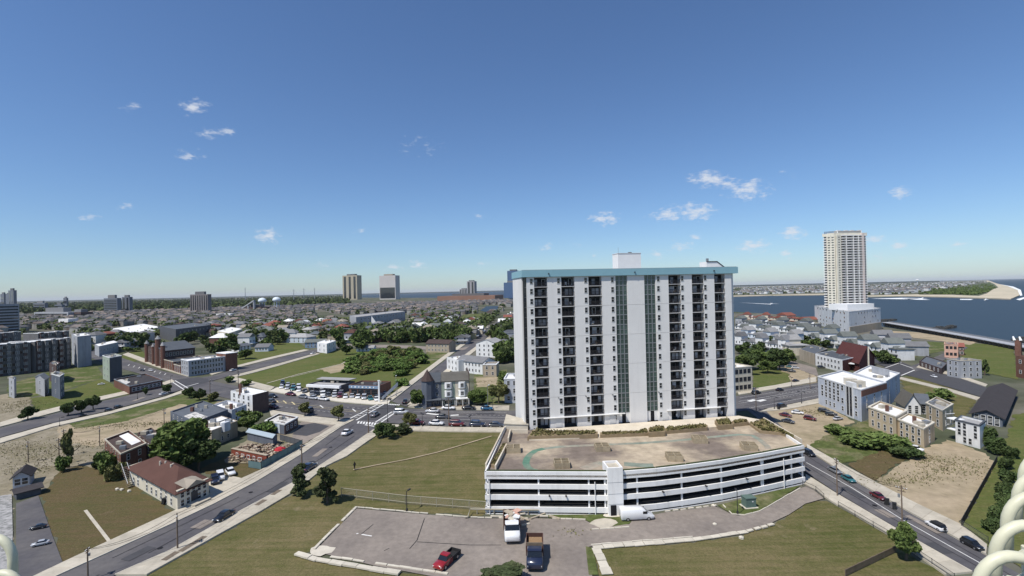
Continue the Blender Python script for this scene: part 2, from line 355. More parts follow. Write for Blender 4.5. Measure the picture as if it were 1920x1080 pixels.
# vacant lots, lawns, yards
LOTS = [
 ('lawn', 'grass', [(722,807),(800,809),(946,809),(930,850),(912,880),(912,962),(905,968),(880,967),(668,953),(590,1033),(555,1042),(800,1080),(1000,1090),(1200,1110),(100,1300),(275,1080),(400,1010),(490,960),(560,918),(612,875),(650,857),(690,828)]),
 ('lawn', 'grass', [(1115,1030),(1300,1016),(1400,1001),(1440,988),(1480,968),(1510,948),(1545,938),(1572,950),(1675,1010),(1772,1080),(1950,1180),(1140,1180)]),
 ('lawn', 'grass_dry', [(78,925),(110,885),(150,872),(215,890),(243,905),(333,963),(320,963),(117,1057),(98,1005)]),
 ('lawn', 'grass_dry', [(372,880),(425,857),(500,882),(490,882),(430,910),(415,905),(395,890)]),
 ('vacant_lot', 'dirt_grey', [(-60,835),(0,826),(100,800),(205,777),(310,748),(345,735),(420,752),(395,770),(320,800),(300,815),(240,812),(197,830),(195,868),(215,890),(150,872),(110,885),(78,925),(20,930),(20,1090),(-60,1130)]),
 ('vacant_lot', 'dirt', [(110,803),(210,779),(300,757),(372,742),(400,752),(330,785),(300,812),(240,812),(180,838),(110,830)]),
 ('grass_verge', 'grass_rough', [(130,796),(210,776),(310,747),(345,732),(410,752),(380,768),(340,757),(240,790),(140,806)]),
 ('rubble_lot', 'dirt_grey', [(-60,760),(0,745),(55,735),(60,770),(65,785),(0,802),(-60,815)]),
 ('lawn', 'grass_green', [(58,750),(100,745),(190,712),(215,724),(245,742),(180,755),(65,783)]),
 ('lawn', 'grass_rough', [(15,725),(100,700),(180,685),(195,710),(120,735),(60,748),(15,750)]),
 ('yard', 'grass_green', [(180,690),(262,655),(275,668),(230,690)]),
 ('vacant_lot', 'grass_green', [(440,703),(470,696),(520,681),(592,661),(640,650),(720,655),(800,660),(842,662),(790,705),(735,748),(700,752),(640,748),(520,724),(430,712)]),
 ('vacant_lot', 'grass_green', [(432,700),(440,690),(500,673),(580,653),(560,640),(500,642),(440,668)]),
 ('dirt_yard', 'dirt', [(600,690),(640,680),(690,672),(660,690),(620,698)]),
 ('vacant_lot', 'grass_rough', [(800,652),(860,652),(830,678),(800,672)]),
 ('yard', 'grass_rough', [(888,700),(950,690),(955,755),(890,757)]),
 ('yard', 'dirt', [(893,706),(932,704),(934,722),(893,724)]),
 ('vacant_lot', 'grass_green', [(1411,690),(1450,678),(1480,700),(1482,718),(1430,729),(1411,731)]),
 ('paved_lot', 'dirt', [(1440,682),(1475,680),(1532,705),(1532,716),(1482,722),(1480,700)]),
 ('paved_lot', 'asphalt_old', [(1475,672),(1530,688),(1535,705),(1475,682)]),
 ('paved_lot', 'dirt', [(1410,790),(1440,768),(1535,752),(1600,790),(1530,835),(1505,838)]),
 ('vacant_lot', 'grass_rough', [(1516,835),(1570,808),(1620,790),(1700,810),(1735,842),(1700,850),(1590,868),(1579,872)]),
 ('lawn', 'grass_dry', [(1590,872),(1650,846),(1710,855),(1640,898),(1632,902)]),
 ('vacant_lot', 'dirt', [(1640,905),(1725,845),(1780,826),(1845,850),(1868,870),(1802,985),(1712,945)]),
 ('lawn', 'grass_green', [(1802,990),(1872,862),(1900,780),(1960,770),(2100,1100),(1960,1100),(1851,1024)]),
 ('vacant_lot', 'grass', [(1688,708),(1716,706),(1790,733),(1835,748),(1815,775),(1800,790),(1760,755),(1700,745)]),
 ('vacant_lot', 'grass_green', [(1810,645),(1900,655),(1910,715),(1860,705),(1800,690)]),
 ('vacant_lot', 'grass_rough', [(1660,635),(1780,645),(1770,660),(1700,672),(1660,655)]),
 ('sand_path', 'dirt', [(1640,618),(1720,624),(1830,645),(1820,650),(1700,632),(1640,625)]),
 ('paved_lot', 'asphalt', [(30,945),(72,930),(98,1005),(118,1057),(70,1080),(30,1100)]),
 ('paved_lot', 'concrete', [(395,928),(388,905),(420,890),(455,898),(430,912)]),
 ('yard', 'dirt_grey', [(500,800),(560,798),(640,790),(560,840),(470,870),(420,868),(440,840)]),
 ('paved_lot', 'asphalt_old', [(560,795),(580,782),(650,786),(640,791),(560,838),(545,825)]),
 ('yard', 'dirt_grey', [(555,730),(600,720),(720,722),(735,752),(640,752),(540,738)]),
]
for i, (n_, m_, p_) in enumerate(LOTS): sheet(n_, p_, .02 + .004*i, M[m_], rag=.3 if m_[:4] in ('gras', 'dirt') else 0.)
sheet('asphalt_patch', [(565,797),(590,793),(617,799),(600,810),(575,818),(548,815)], .165, M['asphalt_dark'])
sheet('asphalt_patch', [(325,713),(372,707),(402,713),(350,728)], .215, M['asphalt_dark'])
sheet('asphalt_patch', [(716,757),(745,757),(722,787),(675,787)], .218, M['asphalt_dark'])
sheet('asphalt_patch', [(1662,697),(1685,682),(1712,693),(1688,705)], .221, M['asphalt_dark'])
# pavements
walk('pavement', [(0,1131),(111,1080),(166,1055),(320,985),(400,947),(480,905),(570,850),(640,800),(664,787)], [(-40,1131),(70,1080),(117,1057),(320,963),(395,925),(490,882),(560,842),(635,793),(648,786)], slabs=2.6)
walk('pavement', [(217,1080),(320,1034),(450,961),(555,904),(640,848),(700,806)], [(275,1080),(400,1010),(490,960),(560,918),(612,875),(650,857),(690,828),(722,807)], slabs=2.4)
walk('pavement', [(1511,892),(1562,924),(1683,996),(1822,1075)], [(1509,909),(1572,950),(1675,1010),(1772,1080)], slabs=2.6)
walk('pavement', [(1514,844),(1603,902),(1692,954),(1849,1042)], [(1512,834),(1579,872),(1635,902),(1712,943),(1801,985),(1851,1024)], slabs=2.6)
walk('pavement', [(505,769),(575,780),(640,787),(664,788)], [(508,779),(570,791),(625,797),(652,794)])
walk('pavement', [(735,797),(760,798),(850,802),(948,803)], [(726,807),(760,808),(850,810),(946,811)], slabs=2.4)
walk('pavement', [(505,733),(570,743),(640,753),(700,758),(728,757)], [(520,726),(580,735),(640,744),(705,749),(735,746)], m='concrete_pale')
walk('pavement', [(765,762),(850,767),(955,768)], [(775,755),(850,760),(955,760)])
walk('pavement', [(1385,739),(1460,727),(1530,715)], [(1383,732),(1455,721),(1530,706)])
walk('pavement', [(1440,766),(1475,760),(1537,747)], [(1425,772),(1475,768),(1537,756)])
walk('pavement', [(0,804),(60,788),(180,755),(300,726),(328,716)], [(0,796),(55,780),(180,748),(300,720),(322,712)], kerb=False)
walk('pavement', [(0,825),(100,797),(200,775),(312,744),(345,731)], [(0,834),(100,803),(200,780),(312,748),(350,735)], kerb=False)
walk('pavement', [(735,750),(780,714),(840,666),(895,625),(920,606)], [(722,748),(768,713),(830,666),(887,625),(914,606)])
walk('pavement', [(764,759),(802,720),(860,671),(907,635),(935,611)], [(775,757),(812,722),(868,673),(914,636),(940,612)])
walk('pavement', [(430,712),(505,733)], [(430,704),(515,725)], m='concrete')
walk('pavement', [(425,707),(470,695),(520,681),(592,660)], [(445,706),(480,697),(528,683),(600,661)], kerb=False)
walk('pavement', [(398,703),(440,690),(500,674),(580,654)], [(392,700),(432,688),(492,672),(570,653)], kerb=False)
walk('pavement', [(230,667),(300,691),(352,706)], [(240,663),(300,684),(356,702)], kerb=False)
walk('pavement', [(1718,690),(1790,708),(1848,728)], [(1724,686),(1795,704),(1852,724)], kerb=False)
walk('pavement', [(1690,708),(1780,731),(1838,748)], [(1684,711),(1775,735),(1832,753)], kerb=False)
# painted markings
MK = 0
def mark(px, m='paint_white', name='road_marking', parent=None):
    global MK; MK += 1
    par = ROAD[parent]; s_ = sheet(name, px, .228 + .0006*(MK % 20), M[m], parent=par)
def band(a, b_, w, m='paint_white', par='avenue'):
    """stripe of real width w metres between two pixel points"""
    A, B = G(*a), G(*b_); d = (B-A).normalized(); n = Vector((-d.y, d.x, 0))*w/2
    global MK; MK += 1
    sheet('road_marking', None, .228 + .0006*(MK % 20), M[m], world=[A+n, B+n, B-n, A-n], parent=ROAD[par])
def dash(a, b_, w, n, fill=.5, m='paint_white', par='avenue'):
    for i in range(n):
        t0, t1 = i/n, (i+fill)/n
        band((a[0]+(b_[0]-a[0])*t0, a[1]+(b_[1]-a[1])*t0), (a[0]+(b_[0]-a[0])*t1, a[1]+(b_[1]-a[1])*t1), w, m, par)
band((1512,869),(1596,916),.16,par='east_street'); band((1596,916),(1692.6,977),.16,par='east_street'); band((1692.6,977),(1826,1052),.16,par='east_street'); band((1826,1052),(1905,1097),.16,par='east_street')
band((665,757),(735,751),.1,par='avenue')
# zebra and stop lines at the crossing
band((722,756),(668,788),.5); band((713,755),(656,785),.5)
for i in range(9):
    t = i/9; band((712-56*t,756+29*t),(719-54*t,757+29*t),.35)
band((742,773),(712,794),.5); band((735,772),(704,792),.5)
for i in range(7):
    t = i/7; band((736-30*t,774+18*t),(741-28*t,774+18*t),.3)
for i in range(8):
    t = i/8; band((673+42*t,790+4*t),(671+42*t,794.5+4*t),.55,par='side_street')
band((684,797),(702,800),.6,par='side_street')
for i in range(7):
    t = i/7; band((730+22*t,756.5+1.5*t),(728.5+22*t,758.5+1.6*t),.45)
for a, b_ in (((505,749),(575,759)),((575,759),(640,767)),((640,767),(676,771)),((505,752),(575,762)),((575,762),(640,770)),((640,770),(672,773))): band(a, b_, .14, 'paint_yellow')
for x, y in ((519,752),(534,753.5),(550,756),(603,762),(664,769)): band((x-3,y-2.5),(x+3,y+2.5),.4,'paint_yellow' if x < 600 else 'paint_white')
dash((505,760),(665,778),.13,16,.5); dash((640,762),(690,767),.13,5,.5)
for y0, y1 in ((772,773),(786,788)): band((775,y0),(950,y1),.13)
band((745,778),(800,780),.13); band((800,780),(950,783),.13); dash((875,777.5),(950,779),.13,9,.5)
band((800,775),(826,778),1.2); band((845,779),(860,778),1.2)
for d0 in (0, 4): band((1385,752+d0),(1535,727.5+d0*.8),.13)
band((1387,745.5),(1535,721),.12); band((1400,766),(1535,741),.12); dash((1460,738),(1535,725),.13,12,.5); dash((1462,746),(1535,733.5),.13,12,.5)
for x in (1404,1422): band((x,752),(x+12,749),1.6)
band((344,727),(372,719),.5); band((322,716),(345,731),.45); band((328,714),(352,728),.45)
for i in range(8):
    t = i/8; band((240+78*t,688+18*t),(243+78*t,685+18*t),.3)
band((1655,692),(1685,703),.4,par='shore_street'); band((1652,695),(1682,706),.4,par='shore_street'); band((1688,683),(1712,692),.4,par='shore_street'); band((1660,690),(1690,680),.4,par='shore_street'); band((1690,705),(1715,695),.5,par='shore_street')
# worn paths over the grass
for p in ([(662,882),(700,874),(760,863),(820,849),(870,834),(922,818)],):
    for a, b_ in zip(p, p[1:]):
        A, B = G(*a), G(*b_); d = (B-A).normalized(); n = Vector((-d.y, d.x, 0))*.28
        sheet('footpath', None, .165, M['dirt'], world=[A+n, B+n, B-n, A-n])
for a, b_, w in (((160,958),(206,1018),.5),((500,718),(560,700),.8),((560,700),(640,680),.8),((640,680),(668,664),.8),((545,706),(600,692),.5),((795,671),(835,671),.5),((640,692),(680,676),1.)):
    A, B = G(*a), G(*b_); d = (B-A).normalized(); n = Vector((-d.y, d.x, 0))*w/2
    sheet('footpath', None, .168, M['concrete'], world=[A+n, B+n, B-n, A-n])
# parking lot in front of the garage
PL = sheet('parking_lot', [(590,1036),(668,955),(760,963),(880,973),(905,974),(990,973),(1095,976),(1110,984),(1180,985),(1188,974),(1250,962),(1340,951),(1372,966),(1385,968.5),(1400,967),(1420,962),(1460,940),(1490,921),(1515,912),(1545,936),(1510,946),(1480,966),(1440,985),(1400,997),(1300,1012),(1120,1025),(1104,1027),(1104,1045),(1112,1090),(1100,1130),(850,1090),(700,1062),(620,1043)], .17, M['asphalt_old'])
def kerbrun(a, b_, n, w=.5, h=.22, gap=.06, m='concrete_pale'):
    A, B = G(*a), G(*b_); d = B-A; rz = math.atan2(d.y, d.x); L_ = d.length/n
    for i in range(n):
        if random.random() < .04: continue
        c = A + d*((i+.5)/n); mb = MB().box((c.x+random.uniform(-.05, .05), c.y+random.uniform(-.07, .07), .16+h/2), (L_*(1-gap/L_), w*random.uniform(.85, 1.05), h*random.uniform(.8, 1.1)), rz+random.uniform(-.015, .015))
        link('kerb_block', mb.mesh('kerb_block', tuple(PL.location)), M[m], PL)
kerbrun((555,1041),(595,1052),3,.9,.25); kerbrun((595,1052),(750,1078),6,.9,.25); kerbrun((620,1046),(840,1079),10,.4,.15)
kerbrun((588,1033),(668,953),11,.5,.2); kerbrun((670,953),(880,972),14,.28,.14); kerbrun((882,972),(990,974),8,.28,.14,m='concrete_pale')
kerbrun((1035,974),(1098,976),5,.28,.14); kerbrun((1112,1029),(1300,1014),10,1.1,.12); kerbrun((1300,1014),(1400,999),6,.9,.12); kerbrun((1108,1024),(1300,1009),10,.25,.14)
kerbrun((1118,1030),(1140,1080),4,1.5,.1); kerbrun((1400,999),(1452,985),4,.6,.2,.4)
kerbrun((1356,949),(1372,966),3,.2,.13); kerbrun((1372,966),(1396,968),2,.2,.13); kerbrun((1396,968),(1425,960),2,.2,.13); kerbrun((1425,960),(1500,917),7,.2,.13)
kerbrun((1245,962),(1345,949),7,.3,.16,.5); kerbrun((1110,995),(1180,990),5,.25,.14)
def blotch(px_c, rx, ry, z, m, name, n=14, parent=None):
    c = G(*px_c); pts = []
    for k in range(n):
        a = 2*math.pi*k/n; q = random.uniform(.75, 1.1); pts.append(Vector((c.x+math.cos(a)*rx*q, c.y+math.sin(a)*ry*q, 0)))
    return sheet(name, None, z, M[m], world=pts, parent=parent, rag=.12 if name == 'bare_patch' else 0.)
blotch((603,1034),2.0,1.6,0.185,'concrete_pale','sand_patch',parent=PL); blotch((1132,983),2.4,1.9,0.186,'concrete','sand_patch',parent=PL); blotch((1150,967),2.2,1.0,0.190,'concrete_pale','concrete_apron',parent=PL)
sheet('verge', [(995,967),(1150,966),(1188,973),(1180,984),(1140,990),(1112,984),(1095,975),(1035,973)], 0.175, M['grass_rough'])
sheet('verge', [(1345,949),(1440,925),(1500,912),(1490,919),(1425,959),(1396,967),(1372,965)], 0.176, M['grass_rough'])
sheet('verge', [(1098,1026),(1112,1030),(1122,1080),(1104,1080)], 0.177, M['grass_rough'], parent=None)
for a, b_ in (((796,974),(782,1015)),((782,1015),(768,1031)),((782,1018),(880,1024)),((880,1024),(940,1024)),((700,985),(678,1003)),((600+130,1030),(720,1035))): 
    A, B = G(*a), G(*b_); d = (B-A).normalized(); n = Vector((-d.y, d.x, 0))*.07
    sheet('crack', None, .18, M['dark'], world=[A+n, B+n, B-n, A-n], parent=PL)
band_px = [((668,1003),(672,1002)),((678,1004),(697,1007))]
for a, b_ in band_px:
    A, B = G(*a), G(*b_); d = (B-A).normalized(); n = Vector((-d.y, d.x, 0))*.12
    sheet('bay_line', None, .182, M['paint_white'], world=[A+n, B+n, B-n, A-n], parent=PL)

# repairs, tar seams and bare soil
rp = random.Random(21)
for (x, y, w_, l_, par_) in ((520,915,1.6,5,'side_street'),(380,985,2.2,3,'side_street'),(600,850,1.4,6,'side_street'),(260,1040,1.8,4,'side_street'),(1600,925,1.3,5,'east_street'),(1660,965,1.6,3,'east_street'),(1730,985,1.2,6,'east_street'),(1760,1030,1.8,3,'east_street'),(560,757,2,6,'avenue'),(800,786,1.6,7,'avenue'),(880,790,2,4,'avenue'),(910,775,1.4,6,'avenue'),(1470,750,1.6,7,'avenue'),(120,790,2,8,'west_street'),(260,750,1.6,7,'west_street'),(820,694,1.6,6,'far_street')):
    c = G(x, y); a_ = ROADS[par_][0]; k = min(range(len(a_)-1), key=lambda i: abs(a_[i][0]-x)); d = (G(*a_[k+1])-G(*a_[k])).normalized(); n = Vector((-d.y, d.x, 0))
    sheet('road_patch', None, .2235, M['asphalt_dark'] if rp.random() < .6 else M['asphalt_old'], world=[c+d*l_/2+n*w_/2, c-d*l_/2+n*w_/2, c-d*l_/2-n*w_/2, c+d*l_/2-n*w_/2], parent=ROAD[par_])
for par_ in ('side_street', 'east_street', 'avenue'):
    a_, b_ = ROADS[par_][:2]
    for t_ in (.28, .72):
        for i in range(min(len(a_), len(b_))-1):
            if rp.random() < .35: continue
            A = G(*a_[i]).lerp(G(*b_[min(i, len(b_)-1)]), t_); B = G(*a_[i+1]).lerp(G(*b_[min(i+1, len(b_)-1)]), t_+rp.uniform(-.03, .03)); d = (B-A).normalized(); n = Vector((-d.y, d.x, 0))*.05
            if 3 < (B-A).length < 60: sheet('tar_seam', None, .2255, M['dark'], world=[A+n, B+n, B-n, A-n], parent=ROAD[par_])
# ---------------------------------------------------------------- generic building kit
WMESH = {}; LAST = [None]
def win_meshes(w, h, bars=1, deep=.07):
    k = (round(w, 2), round(h, 2), bars)
    if k in WMESH: return WMESH[k]
    t = max(.05, min(.12, w*.09)); f = MB()
    o = [(-w/2, 0), (w/2, 0), (w/2, h), (-w/2, h)]; i_ = [(-w/2+t, t), (w/2-t, t), (w/2-t, h-t), (-w/2+t, h-t)]
    vs = [(x, -deep, z) for x, z in o] + [(x, -deep, z) for x, z in i_] + [(x, .02, z) for x, z in o] + [(x, .02, z) for x, z in i_]
    fs = []
    for a in range(4):
        b = (a+1) % 4; fs += [(a, b, 4+b, 4+a), (8+a, 8+b, b, a), (4+a, 4+b, 12+b, 12+a)]
    f.add(vs, fs)
    for k_ in range(bars): f.box((0, -deep+.02, h*(k_+1)/(bars+1)), (w-2*t, .05, t*.8))
    p = MB().box((0, -.012, h/2), (w-2*t, .02, h-2*t))
    WMESH[k] = (f.mesh('window'), p.mesh('pane')); return WMESH[k]
def put_windows(par, p0, p1, z0, z1, rows, cols, w=1.1, h=1.5, fm=None, pm=None, m0=.06, m1=.06, bars=1, skip=0., name='window', single=False, zoff=None):
    """a grid of real windows on the wall that runs p0->p1 (outside to the right of that direction)"""
    d = Vector((p1[0]-p0[0], p1[1]-p0[1], 0)); ln = d.length; d.normalize(); rz = math.atan2(d.y, d.x)
    fme, pme = win_meshes(w, h, bars); out = []
    for r in range(rows):
        fh = (z1-z0)/rows; z = z0 + r*fh + (fh-h)*.55
        for c in range(cols):
            if skip and random.random() < skip: continue
            s_ = ln*(m0 + (1-m0-m1)*(c+.5)/cols); q = Vector((p0[0], p0[1], 0)) + d*s_
            lo = (q.x-par.location.x, q.y-par.location.y, z-par.location.z)
            if single: out.append(link(name, pme, pm or M['glass'], par, loc=lo, rz=rz)); continue
            o = link(name, fme, fm or M['frame'], par, loc=lo, rz=rz); link('pane', pme, pm or M['glass'], o); out.append(o)
    return out
def inset(poly, d):
    c = sum((Vector((p[0], p[1], 0)) for p in poly), Vector())/len(poly); out = []
    for p in poly:
        v = Vector((p[0], p[1], 0))-c; out.append(c + v*(1-d*1.35/max(v.length, .5)))
    return out
def grow(poly, d): return inset(poly, -d)
def flat_shell(par, foot, z0, z1, wm_, rm_, par_h=.45, cap=None):
    foot = ccw(foot); n = len(foot); inn = inset(foot, .28); o = tuple(par.location)
    b = MB(); b.prism(foot, z0, z1, top=False)
    b.add([(p[0], p[1], z1) for p in foot] + [(p[0], p[1], z1) for p in inn] + [(p[0], p[1], z1-par_h) for p in inn], [(i, (i+1) % n, n+(i+1) % n, n+i) for i in range(n)] + [(n+i, n+(i+1) % n, 2*n+(i+1) % n, 2*n+i) for i in range(n)])
    w = link('wall', b.mesh('wall', o), wm_, par)
    r = link('roof', MB().add([(p[0], p[1], z1-par_h+.02) for p in inset(foot, .26)], [tuple(range(n))]).mesh('roof', o), rm_, par)
    if cap:
        c2 = MB(); g_ = grow(foot, .12); c2.add([(p[0], p[1], z1-.25) for p in g_]+[(p[0], p[1], z1+.06) for p in g_]+[(p[0], p[1], z1+.06) for p in inset(foot, .34)], [(i, (i+1) % n, n+(i+1) % n, n+i) for i in range(n)] + [(n+i, n+(i+1) % n, 2*n+(i+1) % n, 2*n+i) for i in range(n)])
        link('coping', c2.mesh('coping', o), cap, par)
    return w, r
def pitched(par, foot, z1, rise, rm_, wm_, axis=0, hip=0., over=.45, thick=.16):
    """gable or hip roof over a 4-corner footprint; ridge runs parallel to edge (0,1) if axis==0 else (1,2); hip 0..0.5"""
    f = [Vector((p[0], p[1], 0)) for p in ccw(foot)]
    if axis: f = f[1:] + f[:1]
    o = tuple(par.location)
    c = sum(f, Vector())/4
    u = ((f[1]-f[0])+(f[2]-f[3])).normalized(); v = Vector((-u.y, u.x, 0))
    e = [p + u*(over*(1 if (p-c).dot(u) > 0 else -1)) + v*(over*(1 if (p-c).dot(v) > 0 else -1)) for p in f]
    m0, m1 = (e[0]+e[3])/2, (e[1]+e[2])/2; r0, r1 = m0.lerp(m1, hip), m1.lerp(m0, hip)
    dz = rise*(over/max((f[3]-f[0]).length/2, .5))
    E = [(p.x, p.y, z1-dz) for p in e]; RR = [(r0.x, r0.y, z1+rise), (r1.x, r1.y, z1+rise)]
    vs = E + RR + [(x, y, z-thick) for x, y, z in E] + [(x, y, z-thick) for x, y, z in RR]
    fs = [(0, 1, 5, 4), (2, 3, 4, 5), (7, 6, 10, 11), (9, 8, 11, 10), (0, 6, 7, 1), (2, 8, 9, 3), (0, 4, 10, 6), (4, 3, 9, 10), (1, 7, 11, 5), (5, 11, 8, 2)]
    if hip > 0: fs = [(0, 1, 5, 4), (2, 3, 4, 5), (3, 0, 4), (1, 2, 5), (0, 6, 7, 1), (1, 7, 8, 2), (2, 8, 9, 3), (3, 9, 6, 0), (6, 9, 8, 7)]
    ro = link('roof', MB().add(vs, fs).mesh('roof', o), rm_, par)
    if hip == 0:
        for a, b in ((f[0], f[3]), (f[1], f[2])):
            m = (a+b)/2
            link('gable', MB().add([(a.x, a.y, z1-.02), (b.x, b.y, z1-.02), (m.x, m.y, z1+rise-.12)], [(0, 1, 2)]).mesh('gable', o), wm_, par)
    return ro
def foot3(A, B, C):
    a, b, c = G(*A), G(*B), G(*C); return [a, b, c, a+c-b]
def footF(L_, R_, depth):
    a, b = G(*L_), G(*R_); d = (b-a).normalized(); n = Vector((-d.y, d.x, 0)); return [a, b, b+n*depth, a+n*depth]
def building(name, label, cat, foot, hpx=None, h=None, wall='white', roof='grey', kind='flat', rise=1.6, axis=0, hip=0., wins=(), group=None, cap=None, over=.45, z0=0., hx=None, ww=1.1, wh=1.5, fm=None, par_h=.45, single=False, chimney=(), bars=1):
    """foot: corners left, near, right, back; hpx: pixel row of the wall top above the near corner"""
    nearp = foot[1]; px = hx if hx is not None else PX(nearp.x, nearp.y)[0]
    z1 = h if h else TZ(nearp, px, hpx)
    c = sum(foot, Vector())/4; t = thing(name, label, cat, (c.x, c.y, 0), group=group)
    wm_, rm_ = (WM[wall] if isinstance(wall, str) else wall), (RM[roof] if isinstance(roof, str) else roof)
    if kind == 'flat': w, r = flat_shell(t, foot, z0, z1, wm_, rm_, par_h, cap)
    else:
        w = link('wall', MB().prism(foot, z0, z1).mesh('wall', tuple(t.location)), wm_, t)
        r = pitched(t, foot, z1, rise, rm_, wm_, axis, hip, over)
    for (e, rows, cols, *rest) in wins:
        p0, p1 = foot[e], foot[(e+1) % 4]; k = rest[0] if rest else {}
        put_windows(t, p0, p1, z0 + k.pop('zb', .3), z1 - k.pop('zt', .25), rows, cols, k.pop('w', ww), k.pop('h', wh), fm=k.pop('fm', fm), single=single, bars=bars, **k)
    for (a, b, hh, sz) in chimney:
        q = foot[0].lerp(foot[1], a) + (foot[3]-foot[0])*b; zc = z1 + (rise*.5 if kind != 'flat' else 0)
        link('chimney', MB().box((q.x, q.y, zc+hh/2-.4), (sz, sz, hh+.8)).mesh('chimney', tuple(t.location)), WM['brick'], t)
    t['z1'] = z1; LAST[0] = t
    if kind == 'flat' and (foot[1]-foot[0]).length*(foot[2]-foot[1]).length > 50:
        r_ = random.Random(int(abs(c.x*7+c.y*3)))
        for k in range(r_.randint(2, 4)):
            q = foot[0].lerp(foot[1], r_.uniform(.15, .85)) + (foot[3]-foot[0])*r_.uniform(.2, .8); w_ = r_.uniform(.7, 1.5)
            link('roof_unit', MB().box((q.x, q.y, z1-par_h+.45), (w_, w_*r_.uniform(.6, 1.1), .9*r_.uniform(.6, 1.2)), r_.uniform(0, .4)).mesh('roof_unit', tuple(t.location)), M['metal'] if k % 2 else M['concrete'], t)
    return t, z1
def boxpart(par, name, c, d, m, rz=0., parent=None):
    """box part in world coordinates"""
    return link(name, MB().box((c[0]-par.location.x, c[1]-par.location.y, c[2]-par.location.z), d, rz).mesh(name), m, parent or par)
# ---------------------------------------------------------------- parking garage
PT = 7.6; DK = 7.0
FG = [G(910,964), G(1140,966.5), G(1168,964.8), G(1232,959), G(1290,951), G(1355,940.5), G(1435,924), G(1510,907)]
def D(x, y): return G(x, y, DK)
right_edge = [D(1431,788)]; back = [D(1385,779), D(1000,806), D(946,804)]
foot = FG + right_edge + back
gc = sum(foot, Vector())/len(foot); gc.z = 0
GAR = thing('parking_garage', 'low white parking garage with four open decks and a worn rooftop terrace', 'parking garage', (gc.x, gc.y, 0))
gl = tuple(GAR.location)
WG = mat('garage_white', (.78,.77,.75), .85, .06, .5, .6, (.60,.585,.56), (.50,.80), streak=(0, (1,1,.12)))
DECKM = mat('terrace_concrete', (.43,.355,.26), .92, .30, .5, .055, (.185,.150,.125), (.43,.60), bump=.2, bscale=8, spec=.15)
def gpart(name, mb, m): return link(name, mb.mesh(name, gl), m, GAR)
GFL = mat('garage_floor_shaded', (.045,.044,.043), .9, .2, .8)  # floor colour blackened: shade inside the open decks is painted in
dp = [Vector((p.x, p.y, 0)) for p in foot]
gpart('terrace_deck', MB().prism(dp, DK-.35, DK), DECKM)
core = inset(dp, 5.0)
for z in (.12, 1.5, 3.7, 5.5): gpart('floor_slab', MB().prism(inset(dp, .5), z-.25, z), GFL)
gpart('dark_core', MB().prism(core, 0, DK-.4), M['dark'])  # near-black block standing in for the shade deep inside the decks
for k, (za, zb) in enumerate(((0, .12), (.42, 1.32), (2.58, 3.46), (4.52, 5.36), (6.28, PT))):
    for i in range(len(FG)-1):
        a, b = FG[i], FG[i+1]
        if i == 1: continue
        d = (b-a).normalized(); n = Vector((-d.y, d.x, 0))
        gpart('spandrel', MB().prism([a+d*.015, b-d*.015, b-d*.015+n*.28, a+d*.015+n*.28], za, zb), WG)
    a, b = FG[0], back[2]; b = Vector((b.x, b.y, 0)); d = (b-a).normalized(); n = Vector((d.y, -d.x, 0))
    gpart('spandrel', MB().prism([a+n*.3, b+n*.3, b+n*.02, a+n*.02], za, zb), WG)
    a, b = FG[-1], Vector((right_edge[0].x, right_edge[0].y, 0)); d = (b-a).normalized(); n = Vector((-d.y, d.x, 0))
    gpart('spandrel', MB().prism([a, b, b+n*.28, a+n*.28], za, zb), WG)
b0 = Vector((back[2].x, back[2].y, 0))
gpart('side_wall', MB().prism([FG[0].lerp(b0, .02)+Vector((.5,0,0)), b0+Vector((.5,0,0)), b0+Vector((.8,0,0)), FG[0]+Vector((.8,0,0))], 0, DK-.4), WG)
for x in (913, 919, 1012, 1106, 1117, 1136, 1197, 1281, 1356, 1431, 1434, 1469, 1487, 1508):
    for i in range(len(FG)-1):
        a, b = FG[i], FG[i+1]; xa, xb = PX(a.x, a.y)[0], PX(b.x, b.y)[0]
        if xa <= x <= xb+.01:
            q = a.lerp(b, (x-xa)/(xb-xa)); d = (b-a).normalized(); n = Vector((-d.y, d.x, 0)); thin = x in (919, 1117, 1469)
            if thin: gpart('downpipe', MB().tube([(q-n*.12).to_tuple()[:2]+(0,), (q-n*.12).to_tuple()[:2]+(5.9,)], .075, 6), WG)
            else:
                c = q + n*.40; w_ = .28
                gpart('column', MB().box((c.x, c.y, 3.3), (w_, .22, 6.5), math.atan2(d.y, d.x)), WG)
            break
for x, y in ((1032,930),(1063,930),(1243,920),(1323,907),(1399,894)):  # small lamps on the spandrels
    for i in range(len(FG)-1):
        a, b = FG[i], FG[i+1]; xa, xb = PX(a.x, a.y)[0], PX(b.x, b.y)[0]
        if xa <= x <= xb:
            q = a.lerp(b, (x-xa)/(xb-xa)); d = (b-a).normalized(); n = Vector((-d.y, d.x, 0)); c = q-n*.25
            gpart('wall_lamp', MB().box((c.x, c.y, 3.45), (.25, .5, .18), math.atan2(d.y, d.x)), M['rail'])
a, b = FG[1], FG[2]; d = (b-a).normalized(); n = Vector((-d.y, d.x, 0))
st = [a-n*.55, b-n*.55, b+n*3.0, a+n*3.0]
gpart('stair_tower', MB().prism(st, 0, PT+.25), WG)
for z in (2.1, 3.9, 5.9): gpart('wall_joint', MB().prism([st[0]-n*.02-d*.02, st[1]-n*.02+d*.02, st[1]+n*.1, st[0]+n*.1], z, z+.05), M['metal'])
cap_ = MB(); inn = inset(st, .3)
